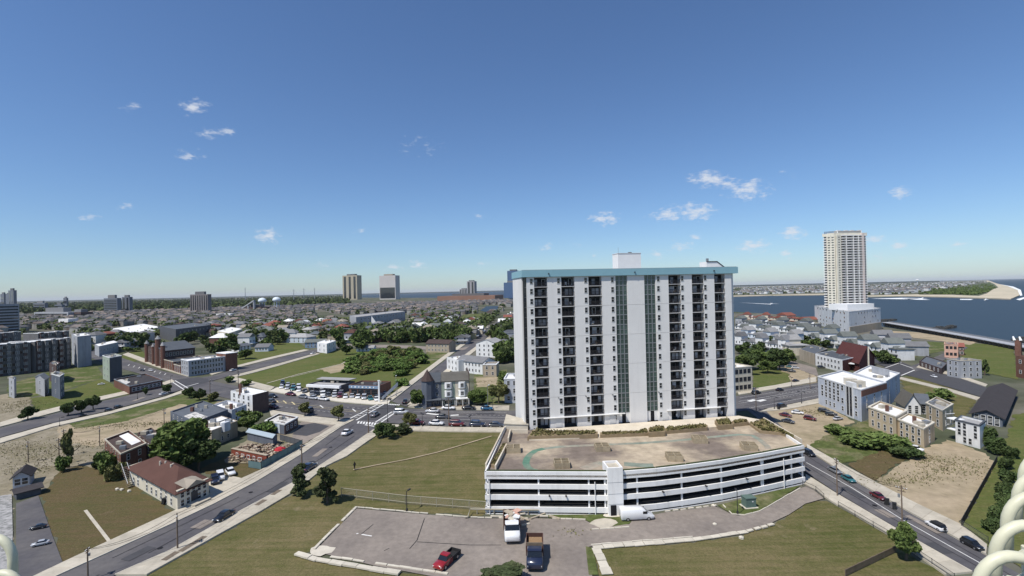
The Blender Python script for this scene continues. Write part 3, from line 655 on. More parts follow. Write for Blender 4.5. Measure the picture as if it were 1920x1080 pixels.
gpart('stair_parapet', MB().add([(p.x, p.y, PT+.25) for p in st]+[(p.x, p.y, PT+.9) for p in st]+[(p.x, p.y, PT+.9) for p in inn]+[(p.x, p.y, PT+.3) for p in inn], [(i, (i+1) % 4, 4+(i+1) % 4, 4+i) for i in range(4)]+[(4+i, 4+(i+1) % 4, 8+(i+1) % 4, 8+i) for i in range(4)]+[(8+i, 8+(i+1) % 4, 12+(i+1) % 4, 12+i) for i in range(4)]), WG)
gpart('stair_roof', MB().prism(inset(st, .25), PT+.25, PT+.5), M['concrete'])
q = a.lerp(b, .32)-n*.57; gpart('door', MB().box((q.x, q.y, 1.0), (1.0, .1, 2.0), math.atan2(d.y, d.x)), M['dark'])
# green running track painted on the terrace
GREEN = mat('track_green', (.10,.20,.14), .9, .25, .8, .3, (.20,.22,.17), (.45,.7)); GREENW = mat('track_green_worn', (.20,.235,.19), .9, .3, .5, .12, (.33,.28,.22), (.42,.62))
def strip(px, w, z, m, name, par):
    P = [G(*p, DK) for p in px]; vs = []
    for i, p in enumerate(P):
        t = (P[min(i+1, len(P)-1)]-P[max(i-1, 0)]).normalized(); n_ = Vector((-t.y, t.x, 0))*w/2; vs += [(p+n_).to_tuple()[:2]+(z,), (p-n_).to_tuple()[:2]+(z,)]
    return link(name, MB().add(vs, [(2*i, 2*i+2, 2*i+3, 2*i+1) for i in range(len(P)-1)]).mesh(name, tuple(par.location)), m, par)
strip([(1020,841),(1004,845),(994,852),(988,860),(986,868),(989,876),(997,881),(1012,884)], 1.35, DK+.012, GREEN, 'track', GAR)
strip([(1020,841),(1050,837.5),(1120,834),(1200,831),(1280,825),(1340,818.5),(1385,814.5),(1410,816),(1425,825),(1438,836),(1441,842)], 1.2, DK+.010, GREENW, 'track', GAR)
strip([(1095,880),(1112,872),(1130,868)], 2.2, DK+.008, GREENW, 'track_stain', GAR); strip([(1170,870),(1200,872),(1225,873)], 2., DK+.009, GREENW, 'track_stain', GAR)
MOSS = mat('moss_ledge', (.045,.06,.022), .95, .4, 2.)
for i in range(len(FG)-1):
    if i == 1: continue
    a, b = FG[i], FG[i+1]; d = (b-a).normalized(); n = Vector((-d.y, d.x, 0)); gpart('moss_ledge', MB().prism([a+n*.32+d*.3, b+n*.32, b+n*.75, a+n*.75+d*.3], DK, PT+.10), MOSS)
# upper terrace against the tower, planter walls, hedges
TC = mat('terrace_pale', (.60,.53,.42), .92, .12, .5, .1, (.50,.42,.32), (.5,.7)); PW = mat('planter_wall', (.25,.19,.115), .9, .2, 1.2)
ut = [D(1000,807), D(1385,780), D(1432,789), D(1395,795), D(1330,803), D(1260,812), D(1125,821), D(1010,826), D(992,826)]
gpart('upper_terrace', MB().prism(ut, DK, DK+.25), TC)
PLANTM = mat('planter_shrub', (.12,.115,.045), .9, .5, 2.5, .6, (.20,.165,.08), (.42,.6), spec=.05)
def leaf_mesh(name, n, dims, size, seed, flat=.0):
    r = np.random.default_rng(seed); c = r.uniform(-.5, .5, (n, 3))*np.array(dims); c[:, 2] += dims[2]/2
    return quads(name, c, size*r.uniform(.6, 1.4, n), r)
def quads(name, c, size, r, up=.0):
    n = len(c); a = r.normal(size=(n, 3)); a[:, 2] += up; a /= np.linalg.norm(a, axis=1)[:, None]
    b = np.cross(a, r.normal(size=(n, 3))); b /= np.linalg.norm(b, axis=1)[:, None]; d = np.cross(a, b)
    s_ = np.asarray(size)[:, None]/2; v = np.stack([c-b*s_-d*s_*.7, c+b*s_-d*s_*.7, c+b*s_+d*s_*.7, c-b*s_+d*s_*.7], 1).reshape(-1, 3)
    return np_mesh(name, v, np.arange(n*4).reshape(-1, 4))
def bed(px, h, leaf=.35, name='planter_bed', hh=.55):
    P = [D(*p) for p in px]; p2 = [Vector((p.x, p.y, 0)) for p in P]
    gpart('planter_wall', MB().prism(p2, DK, DK+h), PW)
    i2 = inset(p2, .35); c = sum(i2, Vector())/len(i2); m = len(i2); r = np.random.default_rng(len(px)*7+int(px[0][0])); pts = []
    area = (i2[0]-i2[2]).length*2
    for _ in range(int(120+area*28)):
        k = r.integers(m); u, v = r.uniform(0, 1, 2); q = c.lerp(i2[k].lerp(i2[(k+1) % m], u), math.sqrt(v)); pts.append((q.x-gl[0], q.y-gl[1], DK+h+r.uniform(-.05, hh*r.uniform(.3, 1))))
    link('hedge', quads('hedge', np.array(pts), np.full(len(pts), leaf), r), PLANTM, GAR)
bed([(989,826),(1121,821.5),(1121,816),(1010,817),(1000,812)], .9, .4)
bed([(1125,821),(1210,817.5),(1210,813),(1125,816)], .7, .35, hh=.3); bed([(1247,814),(1327,807),(1327,802),(1247,808)], .75, .4)
bed([(1216,820),(1248,818),(1246,808),(1216,811)], 1.1, .45); bed([(1347,806),(1375,804),(1368,794),(1340,796)], 1.1, .45); bed([(1200,818),(1216,817),(1214,809),(1198,812)], .6, .4)
bed([(1405,797),(1430,789),(1470,812),(1492,826),(1465,816),(1425,812)], .55, .5); bed([(1375,800),(1404,797),(1402,793),(1372,795)], .8, .4)
bed([(921,876),(929,879),(952,836),(944,836)], .5, .4, hh=.4)
for (p, q_) in (((929,882),(950,840)), ((953,829),(957,812)), ((911,879),(946,806)), ((957,812),(990,812)), ((1432,789),(1503,832))):
    A, B = D(*p), D(*q_); d = (B-A).normalized(); n = Vector((-d.y, d.x, 0))*.14
    gpart('terrace_parapet', MB().prism([Vector((v.x, v.y, 0)) for v in (A+n, B+n, B-n, A-n)], DK, DK+.95), TC)
PWD = mat('planter_wood', (.34,.28,.19), .9, .25, 2., rand=.15)
# wooden box planters standing on the terrace: two rows of cells
for k, (x, y, rz_, lab) in enumerate(((963,846,.0,'empty timber planter box near the left end of the garage terrace'), (1129,843,.0,'empty timber planter box behind the white stair tower on the terrace'), (1053,874,.0,'empty timber planter box inside the green loop of the terrace track'),
    (1264,861,-.1,'slumped timber planter box in the middle of the stained terrace'), (1312,828,-.15,'tall timber planter box casting shadow near the terrace hedge'), (1404,841,-.2,'timber planter box beside the green track end on the terrace'),
    (1150,817,.0,'small dark slatted bench box on the pale upper terrace by the left doors'), (1281,806,-.1,'small dark slatted bench box on the pale upper terrace by the right doors'))):
    c = G(x, y, DK); small = k >= 6; t = thing('box_planter', lab, 'planter', (c.x, c.y, DK+(.25 if small else 0)), rz_, 'timber planters on the garage terrace')
    w_, d_, h_ = (2.0, 1.2, .5) if small else (2.7, 2.6, 1.05)
    for sx in (-1, 0, 1): link('side_board', MB().box((sx*w_/2, 0, h_/2), (.14, d_+.12, h_)).mesh('side_board'), PWD, t)
    for sy in (-1, 0, 1):
        for sx in (-1, 1): link('cross_board', MB().box((sx*w_/4, sy*d_/2, h_/2), (w_/2-.13, .12, h_*.98)).mesh('cross_board'), PWD, t)
    link('soil', MB().box((0, 0, h_*.12), (w_-.14, d_-.14, h_*.2)).mesh('soil'), mat('planter_soil', (.10,.08,.055), .95, .3, 2.), t)
# ---------------------------------------------------------------- apartment tower
T0, T1 = G(998,805,DK), G(1377,779,DK)
td = (T1-T0); td.z = 0; td.normalize(); tn = Vector((-td.y, td.x, 0)); trz = math.atan2(td.y, td.x)
def s_of(x, y=520):
    d = Vector(ray(*unlens(x, y))); d.z = 0
    # (d*t - T0).dot(tn)=0
    t = T0.to_2d().dot(tn.to_2d())/d.to_2d().dot(tn.to_2d()); q = d*t; return (q-Vector((T0.x, T0.y, 0))).dot(td), q
sL, qL = s_of(981.5); sR, qR = s_of(1371)
ZT = TZ(qL.lerp(qR, .5), 1170, 510.5); ZF = TZ(qL.lerp(qR, .5), 1170, 498)
TOW = thing('apartment_tower', 'white fifteen-storey apartment tower with dark balconies and a pale blue roof band', 'apartment building', (qL.x, qL.y, 0), trz)
def tp(name, mb, m, par=None): return link(name, mb.mesh(name), m, par or TOW)
def lx(x): return s_of(x)[0]-sL
WT = lx(1371); NF = 15; Z0 = DK+.2; FH = (ZT-Z0)/NF; DEEP = 1.5; BD = 13.5
CORE = mat('balcony_wall_shaded', (.045,.045,.048), .85, .1, 1.)  # shade of the balcony recesses put into the back wall colour
tp('dark_core', MB().box((WT/2, DEEP+BD/2, ZT/2), (WT-.1, BD, ZT)), CORE)
tp('side_wall', MB().box((-.1, DEEP+BD/2, ZT/2), (.3, BD, ZT)), M['white']); 
tp('side_wall', MB().prism([(WT, 0), (WT+1.4, 1.4), (WT+1.4, DEEP+BD), (WT, DEEP+BD)], 0, ZT), M['white'])
strips = [(987,1001.3),(1025.8,1052.3),(1076.8,1103.3),(1127.8,1154),(1176,1208),(1229,1253.3),(1275.8,1297.3),(1318.8,1339.3),(1358.8,1371.2)]
winx = [996, 1047, 1098, 1148, None, 1234, 1279, 1322, None]
PAN = 3
wf, wp = win_meshes(.78, 1.35, 1)
for (xa, xb), wx in zip(strips, winx):
    a, b = lx(xa), lx(xb); zb = Z0-.2
    edges = [zb] + [Z0+FH*k for k in (3, 6, 9, 12)] + [ZT]
    for z0, z1 in zip(edges, edges[1:]):
        tp('wall_panel', MB().box(((a+b)/2, DEEP/2, (z0+z1)/2), (b-a-.02, DEEP, z1-z0-.045)), M['white'])
    if wx:
        for f in range(NF):
            if f == 0 and wx in (1047,): continue
            z = Z0+FH*f+.72
            o = link('window', wf, M['frame'], TOW, loc=(lx(wx), 0, z), rz=0); link('pane', wp, M['glass'], o)
            if f == 2 and wx < 1300 or f == 2: 
                link('wall_lamp', MB().box((0, -.35, 0), (.14, .7, .12)).mesh('wall_lamp'), M['rail'], TOW, loc=(lx(wx)-.65, 0, z+1.5))
for k, xc in enumerate((1042,1092,1143,1241,1290,1333)):
    if k in (0, 2, 3): tp('service_door', MB().box((lx(xc), -.03, Z0+.95), (1.5, .08, 1.9)), M['frame'])
bal = [(1001.3,1025.8),(1052.3,1076.8),(1103.3,1127.8),(1253.3,1275.8),(1297.3,1318.8),(1339.3,1358.8)]
def railing_mesh(w):
    m = MB(); m.box((0, 0, 1.02), (w, .06, .07)); m.box((0, 0, .12), (w, .05, .06))
    k = int(w/.16)
    for i in range(k+1): m.box((-w/2+w*i/k, 0, .57), (.045, .045, .9))
    return m.mesh('railing')
M['concrete_slab'] = mat('balcony_concrete', (.50,.49,.48), .85, .1, 1.)
M['shade_glass'] = glass('shade_glass', (.014,.015,.018), .25, .15)  # darker, duller copy of the window glass, recess shade put into its colour
CHAIRM = MB().box((0, 0, .4), (.5, .5, .08)).box((0, .22, .7), (.5, .06, .6)).box((-.2, -.2, .2), (.06, .06, .4)).box((.2, -.2, .2), (.06, .06, .4)).mesh('balcony_chair')
for (xa, xb) in bal:
    a, b = lx(xa), lx(xb); w = b-a; rm_ = railing_mesh(w-.02); c = (a+b)/2
    sl = MB().box((0, DEEP/2-.03, 0), (w-.01, DEEP+.06, .15)).mesh('balcony_slab')
    dm = MB(); 
    fr, pn = win_meshes(w*.29, FH-.75, 0)
    for f in range(NF+1):
        z = Z0+FH*f
        if f: link('balcony_slab', sl, M['concrete_slab'], TOW, loc=(c, 0, min(z, ZT-.1)))
        if f == NF: break
        if f: link('railing', rm_, M['rail'], TOW, loc=(c, .06, z+.1))
        if random.random() < .4: link('balcony_chair', CHAIRM, M[random.choice(('white_paint', 'wood', 'metal', 'rail'))], TOW, loc=(a+w*random.uniform(.25, .75), DEEP*.5, z+.1), rz=random.uniform(0, 6))
        for j in range(3):
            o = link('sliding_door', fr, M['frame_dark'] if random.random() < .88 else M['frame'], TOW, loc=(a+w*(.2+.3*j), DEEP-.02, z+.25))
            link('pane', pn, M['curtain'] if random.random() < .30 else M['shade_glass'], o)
for (xa, xb) in ((981,987),(1154,1176),(1208,1229)):
    a, b = lx(xa), lx(xb); nc = 1 if xb-xa < 10 else 3; w = (b-a)/nc
    fr, pn = win_meshes(w-.02, FH-.03, 1, .10)
    for f in range(NF):
        for j in range(nc):
            if f == 0 and nc == 3:
                if j == 1: tp('entrance_door', MB().box((a+w*1.5, .35, Z0+1.05), (w, .12, 2.1)), M['dark'])
                else: tp('entrance_wall', MB().box((a+w*(j+.5), .4, Z0+FH/2), (w, .2, FH)), M['white'])
                continue
            o = link('glazing_frame', fr, M['frame_dark'] if nc == 1 else M['metal'], TOW, loc=(a+w*(j+.5), .35, Z0+FH*f)); link('pane', pn, M['glass'] if nc == 1 else M['glass_green'], o)
tp('ledge', MB().box((lx(1060)+4, -.25, Z0+FH-.05), (lx(1153)-lx(1000), .5, .14)), M['white']); tp('ledge', MB().box(((lx(1254)+lx(1335))/2, -.25, Z0+FH-.05), (lx(1335)-lx(1235), .5, .14)), M['white'])
FZ = ZF-ZT; ZS = ZT-.0
tp('roof_fascia', MB().box((WT/2+.6, DEEP/2+BD/2, ZT+.02+FZ/2), (WT+2.1, BD+DEEP+.9, FZ)), M['teal'])
tp('roof_slab', MB().box((WT/2+.6, DEEP/2+BD/2, ZT+.02+FZ+.03), (WT+1.6, BD+DEEP+.5, .1)), RM['lightgrey'])
for x in (1028, 1189, 1337): tp('fascia_lamp', MB().box((lx(x), -.55, ZT+.02+FZ*.45), (.25, .35, .25)), M['rail'])
ZR = ZT+.02+FZ
def roofx(x, back_):
    d_ = Vector(ray(*unlens(x, 490))); d_.z = 0; o_ = Vector((qL.x, qL.y, 0))+tn*back_; k_ = o_.dot(tn)/d_.dot(tn); return (d_*k_-o_).dot(td)
hpz = TZ(Vector((0, T0.y+8, 0)), 1178, 467)
pa, pb = roofx(1159, 7.5), roofx(1202, 7.5)
PH = tp('lift_house', MB().box(((pa+pb)/2, 7.5+2, (ZR+hpz)/2), (pb-pa, 4, hpz-ZR)), M['white_paint'])
link('roof_trim', MB().box(((pa+pb)/2, 9.5, hpz+.05), (pb-pa+.2, 4.2, .12)).mesh('roof_trim'), M['white_paint'], PH)
link('antenna', MB().tube([(pa+.3, 8, hpz), (pa+.3, 8, hpz+1.6)], .04, 5).mesh('antenna'), M['metal'], PH); link('beacon', MB().box((pa+(pb-pa)*.55, 8, hpz+.2), (.8, .6, .25)).mesh('beacon'), M['rail'], PH)
ha, hb = roofx(1325, 6), roofx(1360, 6); hz = TZ(Vector((0, T0.y+6, 0)), 1340, 481)
v = [(ha, ZR), (hb, ZR), (ha+(hb-ha)*.55, hz), (ha, hz)]
HD = tp('stair_hood', MB().add([(x, 6, z) for x, z in v]+[(x, 9.5, z) for x, z in v], [(0, 1, 2, 3), (7, 6, 5, 4), (0, 4, 5, 1), (1, 5, 6, 2), (2, 6, 7, 3), (3, 7, 4, 0)]), M['white_paint'])
link('hood_trim', MB().tube([(ha-.05, 5.95, hz), (ha+(hb-ha)*.55, 5.95, hz), (hb, 5.95, ZR)], .12, 6).mesh('hood_trim'), M['frame_dark'], HD); link('vent', MB().box((ha+.5, 6.5, hz+.4), (.5, .5, .9)).mesh('vent'), M['metal'], HD)
# low wall and plinth at the tower's left foot
lowf = [D(946,804), D(990,806), D(990,798), D(950,786)]
tw = thing('terrace_wing', 'low pale block at the foot of the white tower beside the garage terrace', 'wall', tuple(D(960,800))[:2]+(0,))
link('wall', MB().prism([Vector((p.x, p.y, 0)) for p in lowf], 0, DK+1.2).mesh('wall', tuple(tw.location)), M['concrete_pale'], tw); link('coping', MB().prism(grow([Vector((p.x, p.y, 0)) for p in lowf], .15), DK+1.2, DK+1.4).mesh('coping', tuple(tw.location)), M['concrete'], tw)
# ---------------------------------------------------------------- buildings near and middle
# --- left block by the side street
t, z = building('meeting_hall', 'cream hall with a brown hip roof and double row of windows beside the side street', 'house', foot3((243,905),(333,958),(392,931)), hpx=921, wall='cream', roof='brown', kind='hip', rise=2.2, axis=0, hip=.28, over=.55,
    wins=[(0,2,9,dict(w=.75,h=1.4,skip=.12)),(1,2,5,dict(w=.8,h=1.3))])
f = foot3((243,905),(333,958),(392,931)); d = (f[2]-f[1]).normalized(); n = Vector((d.y, -d.x, 0)); q = f[1].lerp(f[2], .52)
pm = MB().add([tuple(q-d*2+n*.6)[:2]+(z-.1,), tuple(q+d*2+n*.6)[:2]+(z-.1,), tuple(q+n*.6)[:2]+(z+.9,), tuple(q-d*2-n*2.6)[:2]+(z+.75,), tuple(q+d*2-n*2.6)[:2]+(z+.75,), tuple(q-n*2.6)[:2]+(z+.95,)], [(0, 1, 2), (0, 2, 5, 3), (1, 4, 5, 2)])
link('porch_gable', pm.mesh('porch_gable', tuple(t.location)), RM['tan'], t)
link('entrance_step', MB().box((q.x+n.x*1.2, q.y+n.y*1.2, .45), (3.4, 2.2, .35), math.atan2(d.y, d.x)).mesh('entrance_step', tuple(t.location)), M['concrete'], t)
link('door', MB().box((q.x+n.x*.05, q.y+n.y*.05, 1.3), (1.3, .12, 2.2), math.atan2(d.y, d.x)).mesh('door', tuple(t.location)), M['frame_dark'], t)
for a, b in ((.45,.35),(.50,.45),(.62,.5),(.63,.42)):
    q = f[0].lerp(f[1], a)+(f[3]-f[0])*b; link('roof_vent', MB().tube([(q.x, q.y, z+.6), (q.x, q.y, z+2.3)], .18, 8).mesh('roof_vent', tuple(t.location)), M['concrete_pale'], t)
# outside stair on the hall's back corner
A, B = f[0]-n*0, f[0].lerp(f[1], .1); nl = Vector((d.y, -d.x, 0)); e = (f[1]-f[0]).normalized(); o_ = Vector((e.y, -e.x, 0))
ST = thing('outside_stair', 'narrow wooden outside stair at the rear corner of the cream hall', 'stairs', tuple(f[0]+o_*.8))
for k in range(12):
    q = f[0]+o_*.9+e*(k*.32); link('tread', MB().box((q.x, q.y, 3.6-k*.3), (.34, 1.1, .08), math.atan2(e.y, e.x)).mesh('tread', tuple(ST.location)), M['wood'], ST)
for s_ in (.4, 1.4): link('handrail', MB().tube([tuple(f[0]+o_*s_)[:2]+(4.6,), tuple(f[0]+o_*s_+e*3.8)[:2]+(1.1,)], .05, 6).mesh('handrail', tuple(ST.location)), M['frame'], ST)
t, z = building('brick_building', 'dark red brick building with flat roof partly coated white beside the cream hall', 'house', foot3((197,863),(227,895),(275,872)), hpx=851, wall='brick', roof='darkbrown', wins=[(0,3,6,dict(w=.6,h=.9,skip=.2,fm=M['concrete'])),(1,2,2,dict(w=.9,h=1.4))], cap=M['concrete'])
f = foot3((197,863),(227,895),(275,872)); q = [f[0].lerp(f[1], a)+(f[3]-f[0])*b for a, b in ((.05,.55),(.75,.60),(.75,.98),(.05,.92))]
link('white_coating', MB().prism(q, z-.42, z-.33).mesh('white_coating', tuple(t.location)), RM['white'], t)
building('brick_extension', 'black-roofed brick extension behind the red brick building, by the big tree', 'house', foot3((258,842),(285,866),(312,853)), hpx=833, wall='brick_dark', roof='dark', wins=[(0,2,3)])
t, z = building('row_house', 'pale end row house with white sheet roof and a boxed bay window', 'house', foot3((367,827),(397,839),(446,818)), hpx=807, wall='tan', roof='white', wins=[(0,2,3,dict(w=.8,h=1.3)),(1,2,4,dict(w=.7,h=1.2,skip=.35))], par_h=.12, chimney=((.55,.1,1.4,.6),))
f = foot3((367,827),(397,839),(446,818)); d = (f[2]-f[1]).normalized(); n = Vector((d.y, -d.x, 0)); q = f[1].lerp(f[2], .48)+n*.45
link('bay_window', MB().box((q.x, q.y, 4.3), (2.2, 1.0, 2.4), math.atan2(d.y, d.x)).mesh('bay_window', tuple(t.location)), WM['bluegrey'], t)
q2 = f[1].lerp(f[1].lerp(f[2], .5), .0); link('roof_seam', MB().box(((f[1]+f[2]).x/2*0+(f[0].x+f[2].x)/2, (f[0].y+f[2].y)/2, z+.02), ((f[2]-f[1]).length, .35, .22), math.atan2(d.y, d.x)).mesh('roof_seam', tuple(t.location)), RM['slate'], t)
building('row_house', 'slate-blue row house with patchy grey and white roof behind the pale end house', 'house', foot3((320,800),(366,823),(428,796)), hpx=791, wall='slate', roof='slate', wins=[(0,2,5,dict(w=.8,h=1.2))], chimney=((.35,.4,.9,.8),))
f = foot3((320,800),(366,823),(428,796)); z9 = TZ(f[1], 366, 791)
q = [f[0].lerp(f[1], a)+(f[3]-f[0])*b for a, b in ((.45,.08),(.95,.08),(.95,.42),(.45,.42))]; tt = LAST[0]
link('roof_patch', MB().prism(q, z9-.43, z9-.34).mesh('roof_patch', tuple(tt.location)), RM['patchy'], tt)
t, z = building('row_house', 'row house with clean white roof and brown party wall behind the slate one', 'house', foot3((398,785),(435,795),(463,783)), hpx=768, wall='bluegrey', roof='white', wins=[(0,2,3,dict(w=.8,h=1.2)),(1,2,2,dict(w=.9,h=1.3))], chimney=((.9,.1,1.6,.7),(.3,.5,.5,.8)))
building('town_house', 'three-storey white-fronted town house with blank dark brick side facing the avenue', 'house', foot3((433,768),(474,778),(504,769)), hpx=740, wall='white', roof='white', wins=[(0,3,4,dict(w=1.2,h=1.5))], chimney=((.45,.02,3.,.7),))
f = foot3((433,768),(474,778),(504,769)); z9 = TZ(f[1], 474, 740); d = (f[2]-f[1]).normalized(); n = Vector((d.y, -d.x, 0)); tt = LAST[0]
q = [f[1]+n*.08, f[2]+n*.08, f[2]-n*.02, f[1]-n*.02]; link('party_wall', MB().prism(q, 0, z9+.1).mesh('party_wall', tuple(tt.location)), WM['brick_dark'], tt)
t, z = building('corner_store', 'small flat-roofed corner store with blue painted mural and patched roof', 'shop', foot3((497,808),(534,816),(559,801)), hpx=795, wall='brick_dark', roof='patchy', cap=M['frame'], wins=[(1,1,3,dict(w=1.1,h=1.3))])
f = foot3((497,808),(534,816),(559,801)); d = (f[1]-f[0]).normalized(); n = Vector((d.y, -d.x, 0))
for a, b, c_ in ((.02,.28,'teal'),(.30,.62,'blue'),(.64,.76,'lightblue'),(.78,.98,'slate')):
    q = [f[0].lerp(f[1], a)+n*.05, f[0].lerp(f[1], b)+n*.05, f[0].lerp(f[1], b), f[0].lerp(f[1], a)]; link('mural_panel', MB().prism(q, .3, z-.35).mesh('mural_panel', tuple(t.location)), WM[c_], t)
# --- small house and shed in the bottom left corner
building('cottage', 'small dark-roofed blue cottage beside the little grey car park', 'house', footF((24,918),(56,912),5), hpx=889, wall='bluegrey', roof='dark', kind='gable', rise=1.0, axis=1, wins=[(0,1,2)], hx=50)
building('shed', 'dark lean-to shed with a white car hood of tarp in front of the blue cottage', 'shed', footF((31,938),(77,926),3.0), hpx=912, wall='darkgrey', roof='dark', kind='gable', rise=.5, axis=0, wins=(), hx=70)
# --- blocks beyond the west street
t, z = building('low_shop', 'low brick shop with big black flat roof and painted mural wall', 'shop', foot3((214,727),(243,741),(305,727)), hpx=725, wall='brick', roof='dark', wins=[(1,1,7,dict(w=1.6,h=1.6,zb=.2))], cap=M['metal'])
f = foot3((214,727),(243,741),(305,727)); q = [f[0].lerp(f[1], a)+(f[3]-f[0])*b for a, b in ((.1,.03),(.7,.03),(.55,.25),(.1,.2))]; link('skylight', MB().prism(q, z-.42, z-.3).mesh('skylight', tuple(t.location)), RM['patchy'], t)
building('narrow_house', 'tall narrow pale-green house standing alone beside the black-roofed shop', 'house', foot3((193,712),(206,718),(229,712)), hpx=673, wall='green', roof='lightgrey', wins=[(0,3,2,dict(w=.9,h=1.5))], cap=M['frame'])
f = foot3((193,712),(206,718),(229,712)); tt = LAST[0]; z9 = tt['z1']; d = (f[2]-f[1]).normalized(); n = Vector((d.y, -d.x, 0))
link('party_wall', MB().prism([f[1]+n*.06, f[2]+n*.06, f[2], f[1]], 0, z9).mesh('party_wall', tuple(tt.location)), WM['darkgrey'], tt)
building('narrow_house', 'blue-grey two-storey house with porch, alone on the green lot', 'house', foot3((97,746),(113,752),(121,745)), hpx=709, wall='slate', roof='lightgrey', wins=[(0,2,1,dict(w=1.,h=1.4)),(1,3,2)], cap=M['frame'])
building('narrow_house', 'brown narrow house with a white-capped roof directly behind the blue-grey one', 'house', foot3((93,718),(106,723),(113,716)), hpx=689, wall='brick_dark', roof='white', wins=[(0,2,1),(1,3,2)])
building('narrow_house', 'grey gabled house left of the blue-grey porch house on the green lot', 'house', foot3((67,741),(84,747),(92,740)), hpx=716, wall='grey', roof='slate', kind='gable', rise=1.2, axis=1, wins=[(0,2,1),(1,2,2)])
building('narrow_house', 'very narrow grey house at the edge of the rubble lot', 'house', foot3((17,748),(27,751),(31,746)), hpx=716, wall='grey', roof='grey', wins=[(0,3,1),(1,3,1)])
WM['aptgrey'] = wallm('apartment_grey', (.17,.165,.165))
# --- long apartment block, seen on its shaded side
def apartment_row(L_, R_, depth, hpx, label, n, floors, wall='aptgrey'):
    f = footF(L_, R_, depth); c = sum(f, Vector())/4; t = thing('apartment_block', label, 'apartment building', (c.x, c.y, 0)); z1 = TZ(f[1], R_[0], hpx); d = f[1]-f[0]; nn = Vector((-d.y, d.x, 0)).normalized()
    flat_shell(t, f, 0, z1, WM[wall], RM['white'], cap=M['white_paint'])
    for k in range(n):
        a = f[0]+d*((k+.15)/n); b = f[0]+d*((k+.55)/n); zz = z1+(.5 if k % 2 else .9)
        link('bay', MB().prism([a-nn*1.2, b-nn*1.2, b, a], 0, zz-.6).mesh('bay', tuple(t.location)), WM['aptgrey'] if k % 3 else WM['brick_dark'], t); link('bay_roof', MB().prism([a-nn*1.35, b-nn*1.35, b+nn, a+nn], zz-.6, zz-.3).mesh('bay_roof', tuple(t.location)), M['white_paint'], t)
        put_windows(t, a-nn*1.22, b-nn*1.22, .6, zz-.8, floors, 2, 1., 1.5)
    put_windows(t, f[0], f[1], .6, z1-.4, floors, n*3, .9, 1.5, single=True, skip=.3)
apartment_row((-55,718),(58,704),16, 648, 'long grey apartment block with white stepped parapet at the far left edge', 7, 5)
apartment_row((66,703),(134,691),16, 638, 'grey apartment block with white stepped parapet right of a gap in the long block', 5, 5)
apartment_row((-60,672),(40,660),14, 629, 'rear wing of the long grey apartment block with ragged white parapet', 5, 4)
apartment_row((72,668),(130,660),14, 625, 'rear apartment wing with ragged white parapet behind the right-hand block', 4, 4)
building('apartment_end', 'grey end building with bright white roof closing the long apartment block', 'apartment building', foot3((135,684),(146,693),(172,688)), hpx=635, wall='grey', roof='white', wins=[(0,5,1,dict(w=1.6,h=2.))])
building('office_block', 'broad banded grey office block at the far left edge of town', 'office', footF((-60,640),(37,631),30), hpx=577, wall='grey', roof='grey')
tt = LAST[0]; f = footF((-60,640),(37,631),30); d = (f[1]-f[0]).normalized(); n = Vector((d.y, -d.x, 0)); z9 = tt['z1']
for k in range(9):
    za = 3+k*(z9-4)/9; link('window_band', MB().prism([f[0]+n*.15, f[1]+n*.15-d*1, f[1]-d*1, f[0]], za, za+(z9-4)/18).mesh('window_band', tuple(tt.location)), M['glass'], tt)
# --- brick church and its neighbours along the avenue
t, z = building('brick_church', 'shadowed brick church with turrets facing the avenue', 'church', foot3((272,678),(306,690),(366,681)), hpx=658, wall='brick_dark', roof='slate', kind='gable', rise=3, axis=1, wins=[(0,2,7,dict(w=1.2,h=2.4,fm=M['concrete'])),(1,2,8,dict(w=1.2,h=2.))])
for k, (x, y, ht, r) in enumerate(((276,680,645,1.2),(288,684,650,.9),(297,687,636,1.4),(306,691,648,1.1))):
    P = G(x, y); zt = TZ(P, x, ht); pts = [(P.x+math.cos(a_)*r, P.y+math.sin(a_)*r) for a_ in [2*math.pi*i/8 for i in range(8)]]
    tu = link('turret', MB().prism([Vector((p[0], p[1], 0)) for p in pts], 0, zt).mesh('turret', tuple(t.location)), WM['brick'], t)
    link('turret_roof', MB().add([(P.x+math.cos(a_)*r*1.15, P.y+math.sin(a_)*r*1.15, zt) for a_ in [2*math.pi*i/8 for i in range(8)]]+[(P.x, P.y, zt+2.2)], [(i, (i+1) % 8, 8) for i in range(8)]).mesh('turret_roof', tuple(t.location)), RM['lightgrey'], tu)
building('parish_house', 'two-storey brick parish house between the brick church and the white-roofed corner', 'house', foot3((307,691),(325,696),(392,687)), hpx=678, wall='brick', roof='slate', wins=[(0,2,4,dict(w=1.2,h=1.8,fm=M['concrete'])),(1,2,7,dict(w=1.2,h=1.6))], cap=M['concrete'])
building('dark_hall', 'large dark flat-roofed hall behind the brick church', 'building', foot3((300,634),(330,642),(396,630)), hpx=617, wall='darkgrey', roof='slate', wins=[(1,2,8)])
building('brick_shop', 'low red brick shop front left of the white-roofed corner block', 'shop', foot3((326,697),(339,701),(405,691)), hpx=686, wall='brick', roof='darkbrown', wins=[(0,2,3,dict(w=1.4,h=1.5))], cap=M['concrete'])
t, z = building('corner_block', 'three-storey corner block with white roof and grey window front', 'building', foot3((340,702),(354,706),(423,695)), hpx=676, wall='grey', roof='white', wins=[(0,3,3,dict(w=1.2,h=1.6)),(1,3,11,dict(w=1.2,h=1.6))], cap=M['white_paint'])
f = foot3((340,702),(354,706),(423,695)); d = (f[2]-f[1]).normalized(); n = Vector((d.y, -d.x, 0))
